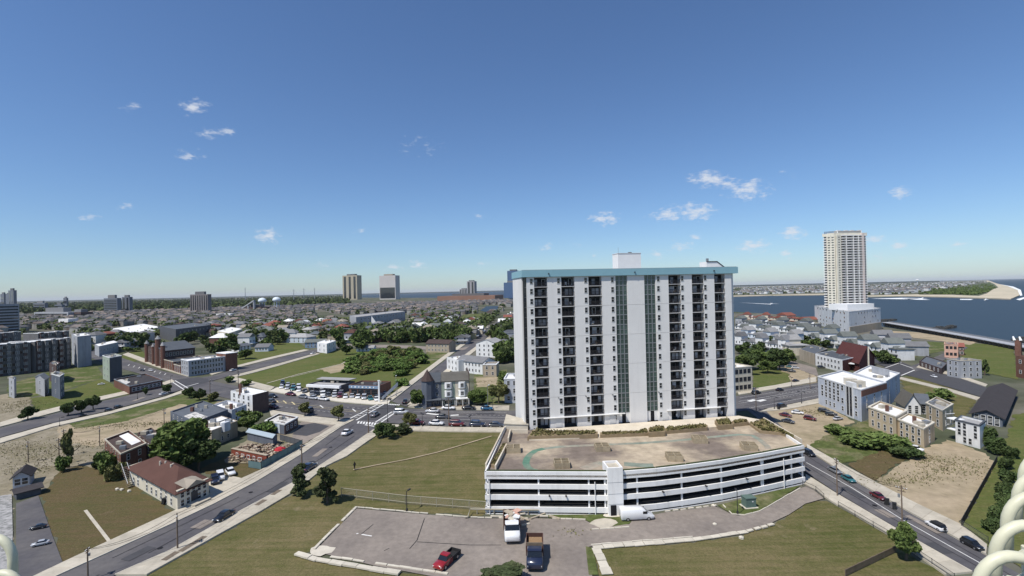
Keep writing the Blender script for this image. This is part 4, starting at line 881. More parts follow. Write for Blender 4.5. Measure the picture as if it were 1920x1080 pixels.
link('brick_bay', MB().prism([f[2]+n*.6, f[2]+d*6+n*.6, f[2]+d*6-n*9, f[2]-n*9], 0, z+1.2).mesh('brick_bay', tuple(t.location)), WM['brick'], t); link('bay_roof', MB().prism([f[2]+n*.8-d*.2, f[2]+d*6.2+n*.8, f[2]+d*6.2-n*9.2, f[2]-n*9.2-d*.2], z+1.2, z+1.5).mesh('bay_roof', tuple(t.location)), RM['white'], t)
building('warehouse', 'long warehouse with brilliant white flat roof beyond the brick church', 'warehouse', foot3((203,626),(231,635),(302,619)), hpx=628, wall='slate', roof='white', par_h=.1)
building('warehouse', 'small white-roofed shed in front of the long warehouse', 'warehouse', foot3((232,640),(238,643),(262,637)), hpx=635, wall='grey', roof='white', par_h=.1)
building('low_block', 'grey low block with white roof strip left of the green yard', 'building', foot3((178,668),(186,672),(222,662)), hpx=652, wall='grey', roof='white', wins=[(1,1,6)], par_h=.1)
# --- car dealers on the avenue
t, z = building('car_showroom', 'low car lot office with pale canopy roof and long white fascia', 'shop', footF((578,733),(640,736),9), hpx=722, hx=578, wall='darkgrey', roof='lightgrey', wins=[(0,1,8,dict(w=2.2,h=1.7,zb=.1,zt=1.0))])
f = footF((578,733),(640,736),9); d = (f[1]-f[0]).normalized(); n = Vector((d.y, -d.x, 0)); link('fascia', MB().prism([f[0]+n*1.2, f[1]+n*1.2, f[1]+n*.05, f[0]+n*.05], z-1.1, z-.1).mesh('fascia', tuple(t.location)), M['white_paint'], t)
link('canopy', MB().prism([f[3]+Vector((-.5,.5,0)), f[2]+Vector((.5,.5,0)), f[2]-d*0+n*4, f[3]+n*4], z+.9, z+1.15).mesh('canopy', tuple(t.location)), RM['lightgrey'], t)
t, z = building('brick_showroom', 'brick tyre shop with dark roof and blue sign band beside the car lot', 'shop', footF((655,740),(712,742),9), hpx=722, hx=655, wall='brick', roof='dark', wins=[(0,1,4,dict(w=2.6,h=1.9,zb=.0,zt=1.3,fm=M['frame_dark']))])
f = footF((655,740),(712,742),9); d = (f[1]-f[0]).normalized(); n = Vector((d.y, -d.x, 0)); link('sign_band', MB().prism([f[0]+n*.3, f[1]+n*.3, f[1]+n*.05, f[0]+n*.05], z-1.3, z-.2).mesh('sign_band', tuple(t.location)), WM['blue'], t)
for k in range(7):
    q = f[0].lerp(f[1], .1+.12*k)+n*.34; link('sign_letter', MB().box((q.x, q.y, z-.75), (.7 if k % 2 else .45, .06, .45), math.atan2(d.y, d.x)).mesh('sign_letter', tuple(t.location)), M['white_paint'], t)
# --- Victorian row across the avenue
VA, VB = G(799,763), G(880,758); vd = (VB-VA).normalized(); vn = Vector((-vd.y, vd.x, 0))
def vseg(a, b, dep): return [VA.lerp(VB, a), VA.lerp(VB, b), VA.lerp(VB, b)+vn*dep, VA.lerp(VB, a)+vn*dep]
VH = TZ(VA, 799, 714)
for k, (a, b, wl_, rf, lab) in enumerate(((0,.36,'slate','slate','dark slate-blue Victorian house with a corner turret on the avenue'), (.36,.68,'green','olive','pale green Victorian row house with white bay windows, middle of three'), (.68,1.,'cream','olive','cream Victorian row house with white porch, right end of three'))):
    f = vseg(a+.001, b-.001, 12); t, z = building('victorian_house', lab, 'house', f, h=VH, wall=wl_, roof=rf, kind='hip', rise=2.2, axis=0, hip=.05, over=.3, wins=[(0,3,2,dict(w=.9,h=1.4,zb=.3))], group='Victorian row on the avenue')
    d = vd; m = f[0].lerp(f[1], .5)
    if k:
        for zz in (3.4, 6.2):
            link('bay', MB().prism([m-d*1.3, m-d*.8-vn*.9, m+d*.8-vn*.9, m+d*1.3], zz, zz+2.2).mesh('bay', tuple(t.location)), M['white_paint'], t); put_windows(t, m-d*.8-vn*.9, m+d*.8-vn*.9, zz+.2, zz+2.0, 1, 1, 1.2, 1.4)
        link('mansard', MB().add([tuple(f[0]-vn*.3)[:2]+(z,), tuple(f[1]-vn*.3)[:2]+(z,), tuple(f[1]+vn*2)[:2]+(z+2.3,), tuple(f[0]+vn*2)[:2]+(z+2.3,)], [(0, 1, 2, 3)]).mesh('mansard', tuple(t.location)), RM['olive'], t)
    link('porch_roof', MB().prism([f[0]-vn*2.2+d*.1, f[1]-vn*2.2-d*.1, f[1]-d*.1, f[0]+d*.1], 2.7, 3.0).mesh('porch_roof', tuple(t.location)), RM['slate'] if k < 2 else M['white_paint'], t)
    for s_ in (.05, .5, .95): q = f[0].lerp(f[1], s_)-vn*2.0; link('porch_post', MB().box((q.x, q.y, 1.4), (.2, .2, 2.6)).mesh('porch_post', tuple(t.location)), M['frame'] if k else M['frame_dark'], t)
    link('porch_floor', MB().prism([f[0]-vn*2.2, f[1]-vn*2.2, f[1]-vn*.02, f[0]-vn*.02], 0, .5).mesh('porch_floor', tuple(t.location)), M['wood'], t)
    if k == 0:
        P = f[0]+d*.6+vn*.3; pts = [Vector((P.x+math.cos(a_)*2.1, P.y+math.sin(a_)*2.1, 0)) for a_ in [2*math.pi*i/8 for i in range(8)]]
        tu = link('turret', MB().prism(pts, 0, z+.6).mesh('turret', tuple(t.location)), WM['slate'], t); link('turret_roof', MB().add([(P.x+math.cos(a_)*2.4, P.y+math.sin(a_)*2.4, z+.5) for a_ in [2*math.pi*i/8 for i in range(8)]]+[(P.x, P.y, z+4.4)], [(i, (i+1) % 8, 8) for i in range(8)]).mesh('turret_roof', tuple(t.location)), RM['darkbrown'], tu)
    if k == 2:
        link('party_wall', MB().prism([f[1]+d*.02, f[1]+d*.25, f[2]+d*.25, f[2]+d*.02], 0, z+2.6).mesh('party_wall', tuple(t.location)), WM['brick_dark'], t)
building('long_house', 'long white two-storey house with grey roof up the far street', 'house', footF((857,694),(905,700),9), hpx=676, wall='white', roof='grey', kind='gable', rise=2, axis=0, wins=[(0,2,7,dict(w=.9,h=1.3))])
building('small_house', 'beige boxy house with white trim right of the long white house', 'house', footF((906,704),(931,704),8), hpx=680, wall='tan', roof='lightgrey', wins=[(0,2,2)], cap=M['white_paint'])
building('porch_house', 'white porch house crowded behind the Victorian row', 'house', footF((838,690),(860,697),7), hpx=672, wall='white', roof='white', wins=[(0,2,3)])
t, z = building('triplex', 'tall white three-storey house with twin gables by the far street', 'house', footF((893,665),(932,667),11), hpx=640, wall='white', roof='lightgrey', kind='gable', rise=2.4, axis=1, wins=[(0,3,4,dict(w=1.,h=1.4))], over=.3)
building('townhouse_row', 'brown-grey row of town houses at the corner of the scrub lot', 'house', footF((799,657),(842,658),10), hpx=640, wall='tan', roof='darkbrown', kind='gable', rise=2, axis=0, wins=[(0,2,6,dict(w=1.1,h=1.2))])
building('blue_house', 'blue-grey house with white bays half hidden by the white tower', 'house', footF((946,754),(985,754),11), hpx=707, wall='bluegrey', roof='white', wins=[(0,3,3,dict(w=1.1,h=1.6))], cap=M['white_paint'])
building('gable_house', 'white box house with pinkish siding at the edge of the green lot', 'house', foot3((595,657),(613,660),(630,653)), hpx=641, wall='white', roof='white', wins=[(0,2,2),(1,2,2)], par_h=.1)
building('gable_house', 'grey house with white garage doors on the left green lot', 'house', footF((478,658),(503,657),9), hpx=648, wall='lightblue', roof='grey', kind='gable', rise=2, axis=0, wins=[(0,1,4)])
building('gable_house', 'white fronted house left of the grey garage house', 'house', footF((448,658),(470,655),9), hpx=645, wall='white', roof='slate', kind='gable', rise=1.5, axis=0, wins=[(0,2,3)])
building('cream_house', 'cream apartment house with white roof among trees beyond the green lot', 'house', foot3((408,640),(430,645),(455,634)), hpx=623, wall='cream', roof='white', wins=[(0,3,4),(1,3,3)], par_h=.1)
building('hip_house', 'pale house with big grey hip roof beside the back street', 'house', footF((537,640),(575,640),12), hpx=629, wall='lightblue', roof='lightgrey', kind='hip', rise=2.6, hip=.3, wins=[(0,2,4)])
building('hip_house', 'blue-sided town house row left of the pinkish box house', 'house', footF((572,650),(610,648),10), hpx=637, wall='blue', roof='greygreen', kind='gable', rise=1.8, wins=[(0,2,5)])
building('lot_house', 'small white house with carport on the scrub lot', 'house', footF((668,656),(700,655),8), hpx=648, wall='white', roof='lightgrey', kind='gable', rise=1.2, wins=[(0,1,4)])
building('school', 'long grey school block with white entrance fin', 'school', foot3((656,606),(668,611),(760,596)), hpx=590, wall='grey', roof='lightgrey', wins=[(1,2,14,dict(w=2.2,h=1.8))])
P = G(696,607); FIN = thing('entrance_fin', 'tall white triangular fin in front of the long grey school', 'monument', (P.x, P.y, 0)); zt = TZ(P, 693, 588)
link('fin_wall', MB().add([(0, 0, 0), (9, 0, 0), (.5, 0, zt), (0, 1, 0), (9, 1, 0), (.5, 1, zt)], [(0, 1, 2), (5, 4, 3), (0, 3, 4, 1), (1, 4, 5, 2), (2, 5, 3, 0)]).mesh('fin_wall'), M['white_paint'], FIN)
# --- right of the tower
building('walkup_block', 'beige three-storey walk-up just right of the white tower', 'apartment building', footF((1376,735),(1411,731),12), hpx=683, wall='cream', roof='white', wins=[(0,3,4,dict(w=1.5,h=1.6,fm=M['frame_dark']))], cap=M['concrete_pale'])
t, z = building('grey_apartments', 'blue-grey four-storey apartment house with white roof, front wing on the avenue', 'apartment building', foot3((1535,757),(1616,791),(1663,773)), hpx=730, wall='bluegrey', roof='white', wins=[(0,3,9,dict(w=1.25,h=1.75,fm=M['frame'],zb=3.2,skip=.05)),(1,3,3,dict(w=.8,h=1.6,zb=3.2))], cap=M['frame'])
f = foot3((1535,757),(1616,791),(1663,773)); d = (f[1]-f[0]).normalized(); n = Vector((d.y, -d.x, 0))
q = f[0].lerp(f[1], .76); link('entrance_bay', MB().prism([q-d*1.6+n*.15, q+d*1.6+n*.15, q+d*1.6-n*1, q-d*1.6-n*1], 0, z+1.2).mesh('entrance_bay', tuple(t.location)), M['frame'], t); put_windows(t, q-d*1.6+n*.16, q+d*1.6+n*.16, .6, z-.2, 4, 2, .9, 2.1, fm=M['frame_dark'])
for a in (.52, .70): q = f[0].lerp(f[1], a)-n*3.4; link('roof_house', MB().box((q.x, q.y, z+.5), (2.4, 2.6, 1.8), math.atan2(d.y, d.x)).mesh('roof_house', tuple(t.location)), M['concrete_pale'], t)
q = [f[1]+(f[2]-f[1]).normalized()*.02+Vector((.12,-.12,0)), f[2]+Vector((.12,-.12,0)), f[2], f[1]]; link('red_band', MB().prism(q, z-2.0, z-.3).mesh('red_band', tuple(t.location)), WM['brick'], t)
put_windows(t, f[0], f[1], .2, 3.2, 1, 9, 1.1, 1.5, skip=.2)
t, z = building('grey_apartments', 'blue-grey four-storey apartment house with white roof, rear wing toward the shore street', 'apartment building', foot3((1602,742),(1660,765),(1688,744)), hpx=716, wall='bluegrey', roof='white', wins=[(0,4,6,dict(w=1.3,h=1.7)),(1,4,2,dict(w=.9,h=1.7))], cap=M['frame'])
f = foot3((1602,742),(1660,765),(1688,744)); q = f[0].lerp(f[1], .6)+(f[3]-f[0])*.55; link('roof_screen', MB().box((q.x, q.y, z+.8), (8, .5, 2.2), math.atan2(d.y, d.x)).mesh('roof_screen', tuple(t.location)), WM['grey'], t)
building('school_hall', 'white two-storey school hall with dark roof beside the maroon church', 'school', foot3((1529,683),(1580,697),(1612,689)), hpx=673, wall='white', roof='slate', wins=[(0,2,7,dict(w=1.4,h=1.3))], par_h=.15)
f = foot3((1529,683),(1580,697),(1612,689)); tt = LAST[0]; z9 = tt['z1']; d = (f[2]-f[1]).normalized(); n = Vector((d.y, -d.x, 0)); link('brick_front', MB().prism([f[1]+n*.1, f[2]+n*.1, f[2], f[1]], 0, z9-.4).mesh('brick_front', tuple(tt.location)), WM['redbrown'], tt)
q = f[1].lerp(f[2], .5); link('entrance_canopy', MB().box((q.x+n.x*1.2, q.y+n.y*1.2, 3.4), (6, 2.4, .4), math.atan2(d.y, d.x)).mesh('entrance_canopy', tuple(tt.location)), M['white_paint'], tt)
building('school_wing', 'tan windowless wing with dark roof left of the white school hall', 'school', foot3((1499,672),(1528,683),(1552,672)), hpx=661, wall='tan', roof='slate', par_h=.15)
building('maroon_church', 'tall maroon church with steep red-brown roof behind the white school hall', 'church', foot3((1566,683),(1612,698),(1640,684)), hpx=680, wall='redbrown', roof='maroon', kind='gable', rise=6.2, axis=0, over=.5)
f = foot3((1566,683),(1612,698),(1640,684)); tt = LAST[0]; q = f[1].lerp(f[2], .5); d = (f[2]-f[1]).normalized(); n = Vector((d.y, -d.x, 0)); link('facade_fin', MB().box((q.x+n.x*.4, q.y+n.y*.4, 5), (.5, .8, 10), math.atan2(d.y, d.x)).mesh('facade_fin', tuple(tt.location)), M['concrete_pale'], tt)
t, z = building('beige_row', 'beige two-storey row house with white roof, left of a pair', 'house', foot3((1629,800),(1681,822),(1702,808)), hpx=781, wall='beige', roof='white', wins=[(0,2,4,dict(w=.9,h=1.6))], cap=M['concrete_pale'], chimney=((.55,.35,1.2,.6),))
t, z = building('beige_row', 'beige two-storey row house with grey-white roof, right of a pair', 'house', foot3((1683,820),(1733,841),(1753,827)), hpx=804, wall='beige', roof='white', wins=[(0,2,4,dict(w=.9,h=1.6)),(1,2,1,dict(w=.9,h=1.6))], cap=M['concrete_pale'], chimney=((.5,.4,1.2,.6),))
building('gabled_cottage', 'small white cottage with steep dark gables behind the beige pair', 'house', footF((1698,776),(1727,778),8), hpx=760, wall='white', roof='olive', kind='gable', rise=3.2, axis=1, wins=[(0,2,2,dict(w=.9,h=1.3))])
building('gabled_cottage', 'dark-roofed cottage wedged beside the white gabled one', 'house', footF((1722,776),(1742,778),9), hpx=757, wall='grey', roof='slate', kind='gable', rise=2., axis=0, wins=[(0,2,1)])
building('bay_house', 'beige house with rounded bay front and pale roof behind the pair', 'house', foot3((1737,792),(1768,809),(1788,795)), hpx=770, wall='beige', roof='lightgrey', wins=[(0,2,2,dict(w=1.2,h=1.9)),(1,2,2,dict(w=.9,h=1.5))], cap=M['concrete_pale'])
t, z = building('white_walkup', 'plain white three-storey walk-up with grey roof beside the dirt lot', 'house', foot3((1792,829),(1838,842),(1849,832)), hpx=798, wall='white', roof='lightgrey', wins=[(0,3,4,dict(w=.8,h=1.5,skip=.4))], cap=RM['slate'])
f = foot3((1792,829),(1838,842),(1849,832)); d = (f[1]-f[0]).normalized(); n = Vector((d.y, -d.x, 0)); e = (f[0]-f[1]).normalized()
for zz in (2.6, 5.2): link('side_deck', MB().prism([f[0]-n*.5, f[0]-n*3, f[0]-n*3+e*2.4, f[0]-n*.5+e*2.4], zz, zz+.2).mesh('side_deck', tuple(t.location)), M['white_paint'], t); link('deck_rail', MB().tube([tuple(f[0]-n*.5+e*2.4)[:2]+(zz+1.1,), tuple(f[0]-n*3+e*2.4)[:2]+(zz+1.1,)], .06, 5).mesh('deck_rail', tuple(t.location)), M['white_paint'], t)
building('black_roof_block', 'long building with huge black sloping roof near the right edge', 'building', foot3((1822,792),(1880,802),(1904,747)), hpx=784, wall='slate', roof='dark', kind='gable', rise=1.6, axis=1, over=.6, wins=[(0,2,4)])
building('pink_house', 'salmon-pink stepped house overlooking the boardwalk field', 'house', footF((1771,672),(1797,674),10), hpx=648, wall='pink', roof='red', wins=[(0,2,3,dict(fm=M['frame_dark'])),(3,2,2)], cap=WM['pink'])
building('brick_store', 'low dark brick store with pale awning on the shore street', 'shop', foot3((1724,688),(1766,704),(1778,692)), hpx=692, wall='brick_dark', roof='slate', wins=[(0,1,5)])
t, z = building('turret_house', 'grey stone corner house with two bay towers on the shore street', 'house', footF((1776,707),(1800,712),9), hpx=678, wall='grey', roof='lightgrey', wins=[(0,3,2,dict(w=1.,h=1.4)),(1,3,3,dict(w=1.,h=1.4)),(3,3,3,dict(w=1.,h=1.4))], cap=M['concrete'])
building('brick_house', 'small red brick house tucked behind the pink house', 'house', footF((1793,668),(1808,669),8), hpx=652, wall='brick', roof='red', kind='gable', rise=1.5, wins=[(0,2,2)])
t, z = building('brick_stack', 'tall square brick tower with forked white top at the right edge', 'tower', footF((1903,671),(1915,672),3.5), hpx=644, wall='brick', roof='white')
f = footF((1903,671),(1915,672),3.5)
for k in (0, 1): link('horn', MB().tube([tuple(f[k])[:2]+(z,), tuple(f[k]+Vector((.3-.6*k*0, 1, 0)))[:2]+(z+2,)], [.6, .35], 6).mesh('horn', tuple(t.location)), M['white_paint'], t)
building('brick_annex', 'brick building cut by the right edge above the grass field', 'building', footF((1905,710),(1960,722),12), hpx=680, wall='brick', roof='lightgrey', wins=[(0,2,4)])
# ---------------------------------------------------------------- vehicles
PAINT = dict(white=(.72,.72,.72), silver=(.42,.43,.45), grey=(.17,.175,.185), black=(.012,.012,.014), darkgrey=(.05,.052,.058), red=(.26,.015,.018), maroon=(.11,.014,.018), blue=(.02,.10,.20), navy=(.016,.022,.05), teal=(.03,.13,.14), tan=(.33,.28,.20), green=(.04,.09,.06))
def paint(c): return mat('car_paint_'+c, PAINT[c], .28, 0., spec=.5, coat=.6)
HL = mat('headlight', (.75,.76,.78), .2, 0.); TLM = mat('tail_light', (.28,.01,.01), .3, 0.); CG = glass('car_glass', (.012,.014,.017), .06, .7)
def loft(sec, closed=True):
    """stations of (y along, half width, z low, z high, chamfer)"""
    m = MB(); n = 10; vs = []
    for (y, w, z0, z1, c) in sec:
        c = min(c, w*.9, (z1-z0)*.48)
        vs += [(-w+c*.4, y, z0), (w-c*.4, y, z0), (w, y, z0+c*.5), (w, y, (z0+z1)/2), (w*.985, y, z1-c), (w-c, y, z1), (-w+c, y, z1), (-w*.985, y, z1-c), (-w, y, (z0+z1)/2), (-w, y, z0+c*.5)]
    fs = []
    for i in range(len(sec)-1): fs += [(i*n+k, i*n+(k+1) % n, (i+1)*n+(k+1) % n, (i+1)*n+k) for k in range(n)]
    fs += [tuple(range(n-1, -1, -1)), tuple(range((len(sec)-1)*n, len(sec)*n))]
    return m.add(vs, fs)
def cabin(st, zr):
    """glasshouse: stations (y, half width bottom, z bottom, half width top, z top)"""
    m = MB(); vs = []
    for (y, wb, zb, wt, zt) in st: vs += [(-wb, y, zb), (wb, y, zb), (wt, y, zt), (-wt, y, zt)]
    fs = [(i*4+k, i*4+(k+1) % 4, i*4+4+(k+1) % 4, i*4+4+k) for i in range(len(st)-1) for k in range(4)] + [(3, 2, 1, 0), tuple(len(st)*4-4+k for k in range(4))]
    return m.add(vs, fs)
KIT = {}
def kit(k):
    """front of the vehicle is -Y; returns part meshes"""
    if k in KIT: return KIT[k]
    K = {}
    if k in ('sedan', 'hatch'):
        L_ = 4.6 if k == 'sedan' else 4.1; h = L_/2
        K['body'] = loft([(-h, .62, .38, .62, .1), (-h+.15, .82, .25, .72, .15), (-h+.7, .89, .2, .84, .16), (-h+1.45, .9, .2, .94, .14), (h-1.3, .9, .2, .96, .14), (h-.5, .89, .22, .95, .15), (h-.1, .84, .3, .85, .15), (h, .7, .4, .75, .1)])
        K['glasshouse'] = cabin([(-h+1.2, .80, .92, .74, .93), (-h+1.95, .82, .93, .62, 1.40), (h-1.55, .82, .95, .62, 1.42), (h-.62, .80, .94, .70, .96)], 0)
        K['roof'] = loft([(-h+1.75, .60, 1.36, 1.40, .02), (-h+2.1, .66, 1.38, 1.46, .05), (h-1.7, .66, 1.39, 1.48, .05), (h-1.25, .60, 1.37, 1.42, .02)]); wb, r = L_*.29, .31
    elif k in ('suv', 'jeep'):
        h = 2.35
        K['body'] = loft([(-h, .7, .45, .75, .1), (-h+.12, .88, .32, .9, .12), (-h+.8, .94, .28, 1.02, .12), (-h+1.3, .95, .28, 1.08, .1), (h-.3, .95, .28, 1.1, .1), (h-.05, .9, .35, 1.05, .1), (h, .8, .45, .95, .1)])
        K['glasshouse'] = cabin([(-h+1.15, .86, 1.05, .80, 1.07), (-h+1.75, .87, 1.06, .72, 1.66), (h-.55, .87, 1.08, .74, 1.68), (h-.15, .85, 1.08, .76, 1.1)], 0)
        K['roof'] = loft([(-h+1.6, .70, 1.62, 1.68, .03), (-h+2., .77, 1.64, 1.76, .06), (h-.7, .78, 1.64, 1.78, .06), (h-.35, .72, 1.62, 1.70, .03)]); wb, r = 1.38, .36
        if k == 'jeep':
            K['spare_wheel'] = MB().tube([(0, h+.02, .95), (0, h+.24, .95)], .36, 14)
    elif k == 'pickup':
        h = 2.8
        K['body'] = loft([(-h, .75, .5, .85, .1), (-h+.12, .93, .35, 1.02, .12), (-h+.9, .97, .32, 1.12, .12), (-h+1.5, .98, .32, 1.16, .1), (.35, .98, .32, 1.16, .08)])
        K['glasshouse'] = cabin([(-h+1.35, .88, 1.13, .82, 1.15), (-h+2.0, .89, 1.14, .72, 1.76), (.1, .89, 1.14, .74, 1.76), (.35, .88, 1.14, .8, 1.16)], 0)
        K['roof'] = loft([(-h+1.85, .70, 1.72, 1.78, .03), (-h+2.2, .77, 1.74, 1.86, .06), (0, .77, 1.74, 1.86, .06), (.2, .70, 1.72, 1.78, .03)])
        m = MB(); o = [(-.98, .36), (.98, .36), (.98, h), (-.98, h)]; i_ = [(-.86, .48), (.86, .48), (.86, h-.12), (-.86, h-.12)]
        m.add([(x, y, .35) for x, y in o]+[(x, y, 1.14) for x, y in o]+[(x, y, 1.14) for x, y in i_]+[(x, y, .68) for x, y in i_], [(a, (a+1) % 4, 4+(a+1) % 4, 4+a) for a in range(4)]+[(4+a, 4+(a+1) % 4, 8+(a+1) % 4, 8+a) for a in range(4)]+[(8+a, 8+(a+1) % 4, 12+(a+1) % 4, 12+a) for a in range(4)]+[(12, 13, 14, 15), (3, 2, 1, 0)])
        K['cargo_bed'] = m; wb, r = 1.75, .4
    elif k == 'van':
        h = 3.0
        K['body'] = loft([(-h, .75, .45, .8, .1), (-h+.15, .95, .35, 1.0, .15), (-h+.75, 1.0, .3, 1.2, .12), (-h+1.0, 1.02, .3, 1.5, .12), (-h+1.75, 1.02, .3, 2.3, .2), (-h+2.2, 1.02, .3, 2.55, .2), (h-.1, 1.02, .3, 2.55, .15), (h, .98, .35, 2.48, .1)])
        K['windshield'] = MB().add([(-.86, -h+.93, 1.48), (.86, -h+.93, 1.48), (.78, -h+1.66, 2.24), (-.78, -h+1.66, 2.24)], [(0, 1, 2, 3)])
        K['side_window'] = MB().box((1.0, -h+1.75, 1.75), (.08, .8, .55)).box((-1.0, -h+1.75, 1.75), (.08, .8, .55))
        wb, r = 1.9, .38
    elif k == 'truck':
        h = 2.9
        K['body'] = loft([(-h, .8, .5, 1.0, .1), (-h+.15, 1.0, .4, 1.3, .12), (-h+.9, 1.02, .4, 1.45, .12), (-h+1.05, 1.02, .4, 1.5, .1), (-h+2.3, 1.02, .4, 1.5, .1)])
        K['glasshouse'] = cabin([(-h+.85, .94, 1.46, .9, 1.48), (-h+1.3, .95, 1.48, .84, 2.12), (-h+2.1, .95, 1.48, .86, 2.14), (-h+2.28, .95, 1.48, .9, 1.5)], 0)
        K['roof'] = loft([(-h+1.15, .82, 2.05, 2.12, .03), (-h+1.45, .9, 2.08, 2.22, .06), (-h+2.1, .9, 2.08, 2.22, .06), (-h+2.28, .84, 2.04, 2.14, .03)])
        m = MB(); y0 = -h+2.45; o = [(-1.12, y0), (1.12, y0), (1.12, h), (-1.12, h)]; i_ = [(-1.04, y0+.08), (1.04, y0+.08), (1.04, h-.08), (-1.04, h-.08)]
        m.add([(x, y, .75) for x, y in o]+[(x, y, 2.0) for x, y in o]+[(x, y, 2.0) for x, y in i_]+[(x, y, .95) for x, y in i_], [(a, (a+1) % 4, 4+(a+1) % 4, 4+a) for a in range(4)]+[(4+a, 4+(a+1) % 4, 8+(a+1) % 4, 8+a) for a in range(4)]+[(8+a, 8+(a+1) % 4, 12+(a+1) % 4, 12+a) for a in range(4)]+[(12, 13, 14, 15), (3, 2, 1, 0)])
        K['tipper_box'] = m; wb, r = 1.8, .42
    W_ = max(v[0] for v in K['body'].v); out = {n_: b.mesh(n_, smooth=n_ in ('body',)) for n_, b in K.items()}
    for n_ in ('body',): 
        for p in out[n_].polygons: p.use_smooth = True
    wm_ = MB().tube([(-.11, 0, 0), (.11, 0, 0)], r, 14); hub = MB().tube([(-.12, 0, 0), (.12, 0, 0)], r*.58, 8)
    ys = min(v[1] for v in K['body'].v)
    KIT[k] = dict(parts=out, wheel=wm_.mesh('wheel'), hub=hub.mesh('hub'), wb=wb, r=r, W=W_, L=-ys*2, light=MB().box((0, 0, 0), (.34, .1, .16)).mesh('headlight'), z=.62 if k in ('sedan', 'hatch') else .8)
    return KIT[k]
def vehicle(kind, color, label, px, rz, group=None, full=True, z=.18, name=None, load=None, scale=1.):
    K = kit(kind); P = G(*px); cat = {'sedan': 'car', 'hatch': 'car', 'suv': 'car', 'jeep': 'car', 'pickup': 'pickup truck', 'van': 'van', 'truck': 'truck'}[kind]
    nm = name or {'sedan': 'parked_car', 'hatch': 'parked_car', 'suv': 'parked_car', 'jeep': 'parked_car', 'pickup': 'pickup_truck', 'van': 'delivery_van', 'truck': 'dump_truck'}[kind]
    t = thing(nm, label, cat, (P.x, P.y, z), rz, group); t.scale = (scale,)*3
    for n_, me in K['parts'].items():
        m = CG if n_ in ('glasshouse', 'windshield', 'side_window') else M['black'] if n_ == 'spare_wheel' else paint(color)
        if kind == 'jeep' and n_ == 'roof': m = M['black']
        if n_ == 'cargo_bed': m = M['black']
        if n_ in ('tipper_box',): m = mat('tipper_brown', (.09,.045,.035), .7, .2, 2.)
        link(n_, me, m, t)
    r = K['r']
    for sx in (-1, 1):
        for sy in (-1, 1):
            w = link('wheel', K['wheel'], M['black'], t, loc=(sx*(K['W']-.1), sy*K['wb'], r)); 
            if full: link('hub', K['hub'], M['chrome'], w)
        if full:
            link('headlight', K['light'], HL, t, loc=(sx*(K['W']*.68), -K['L']/2+.06, K['z'])); link('tail_light', K['light'], TLM, t, loc=(sx*(K['W']*.68), K['L']/2-.06, K['z']+.12))
    if load: load(t, K)
    return t
def dirang(a, b): A, B = G(*a), G(*b); d = B-A; return math.atan2(d.y, d.x)+math.pi/2     # front (-Y) points from a to b
aB = dirang((760,785),(940,787)); aBl = dirang((505,752),(640,768)); aA = dirang((320,1010),(640,825)); aE = dirang((1562,900),(1800,1030)); aBr = dirang((1400,756),(1530,733)); aC = dirang((0,814),(300,736)); PI = math.pi
def pinkload(t, K):
    r = np.random.default_rng(3)
    for k in range(26):
        c = (.1+r.uniform(-.85, .85), 1.2+r.uniform(-1.5, 1.5), 1.75+r.uniform(0, .45)); link('scrap_board', MB().box(c, (r.uniform(.3, 1.1), r.uniform(.3, 1.1), .1), r.uniform(0, 3)).mesh('scrap_board'), WM[('pink', 'cream', 'tan', 'white')[k % 4]], t)
def boxload(t, K):
    link('wood_chips', MB().box((.1, 1.0, 1.75), (1.7, 1.9, .35)).mesh('wood_chips'), mat('wood_chips', (.27,.17,.09), .95, .35, 5., bump=.6, bscale=12), t)
    link('headboard', MB().box((0, -.35, 2.15), (2.1, .12, .5)).mesh('headboard'), M['wood'], t)
vehicle('pickup', 'red', 'red pickup truck parked at an angle in the front parking lot', (838,1058), R(-27), None, scale=.88)
vehicle('truck', 'white', 'white dump truck loaded with pinkish scrap boards by the garage wall', (960,1003), R(2), None, load=pinkload, scale=1.22)
vehicle('truck', 'navy', 'dark blue dump truck with brown box of wood chips beside a bush', (1003,1052), R(-3), None, load=boxload, scale=1.15)
vehicle('van', 'white', 'long white high-roof van parked by the garage stair tower', (1194,974), R(90)+.06, None).scale = (.92, .95, .78)
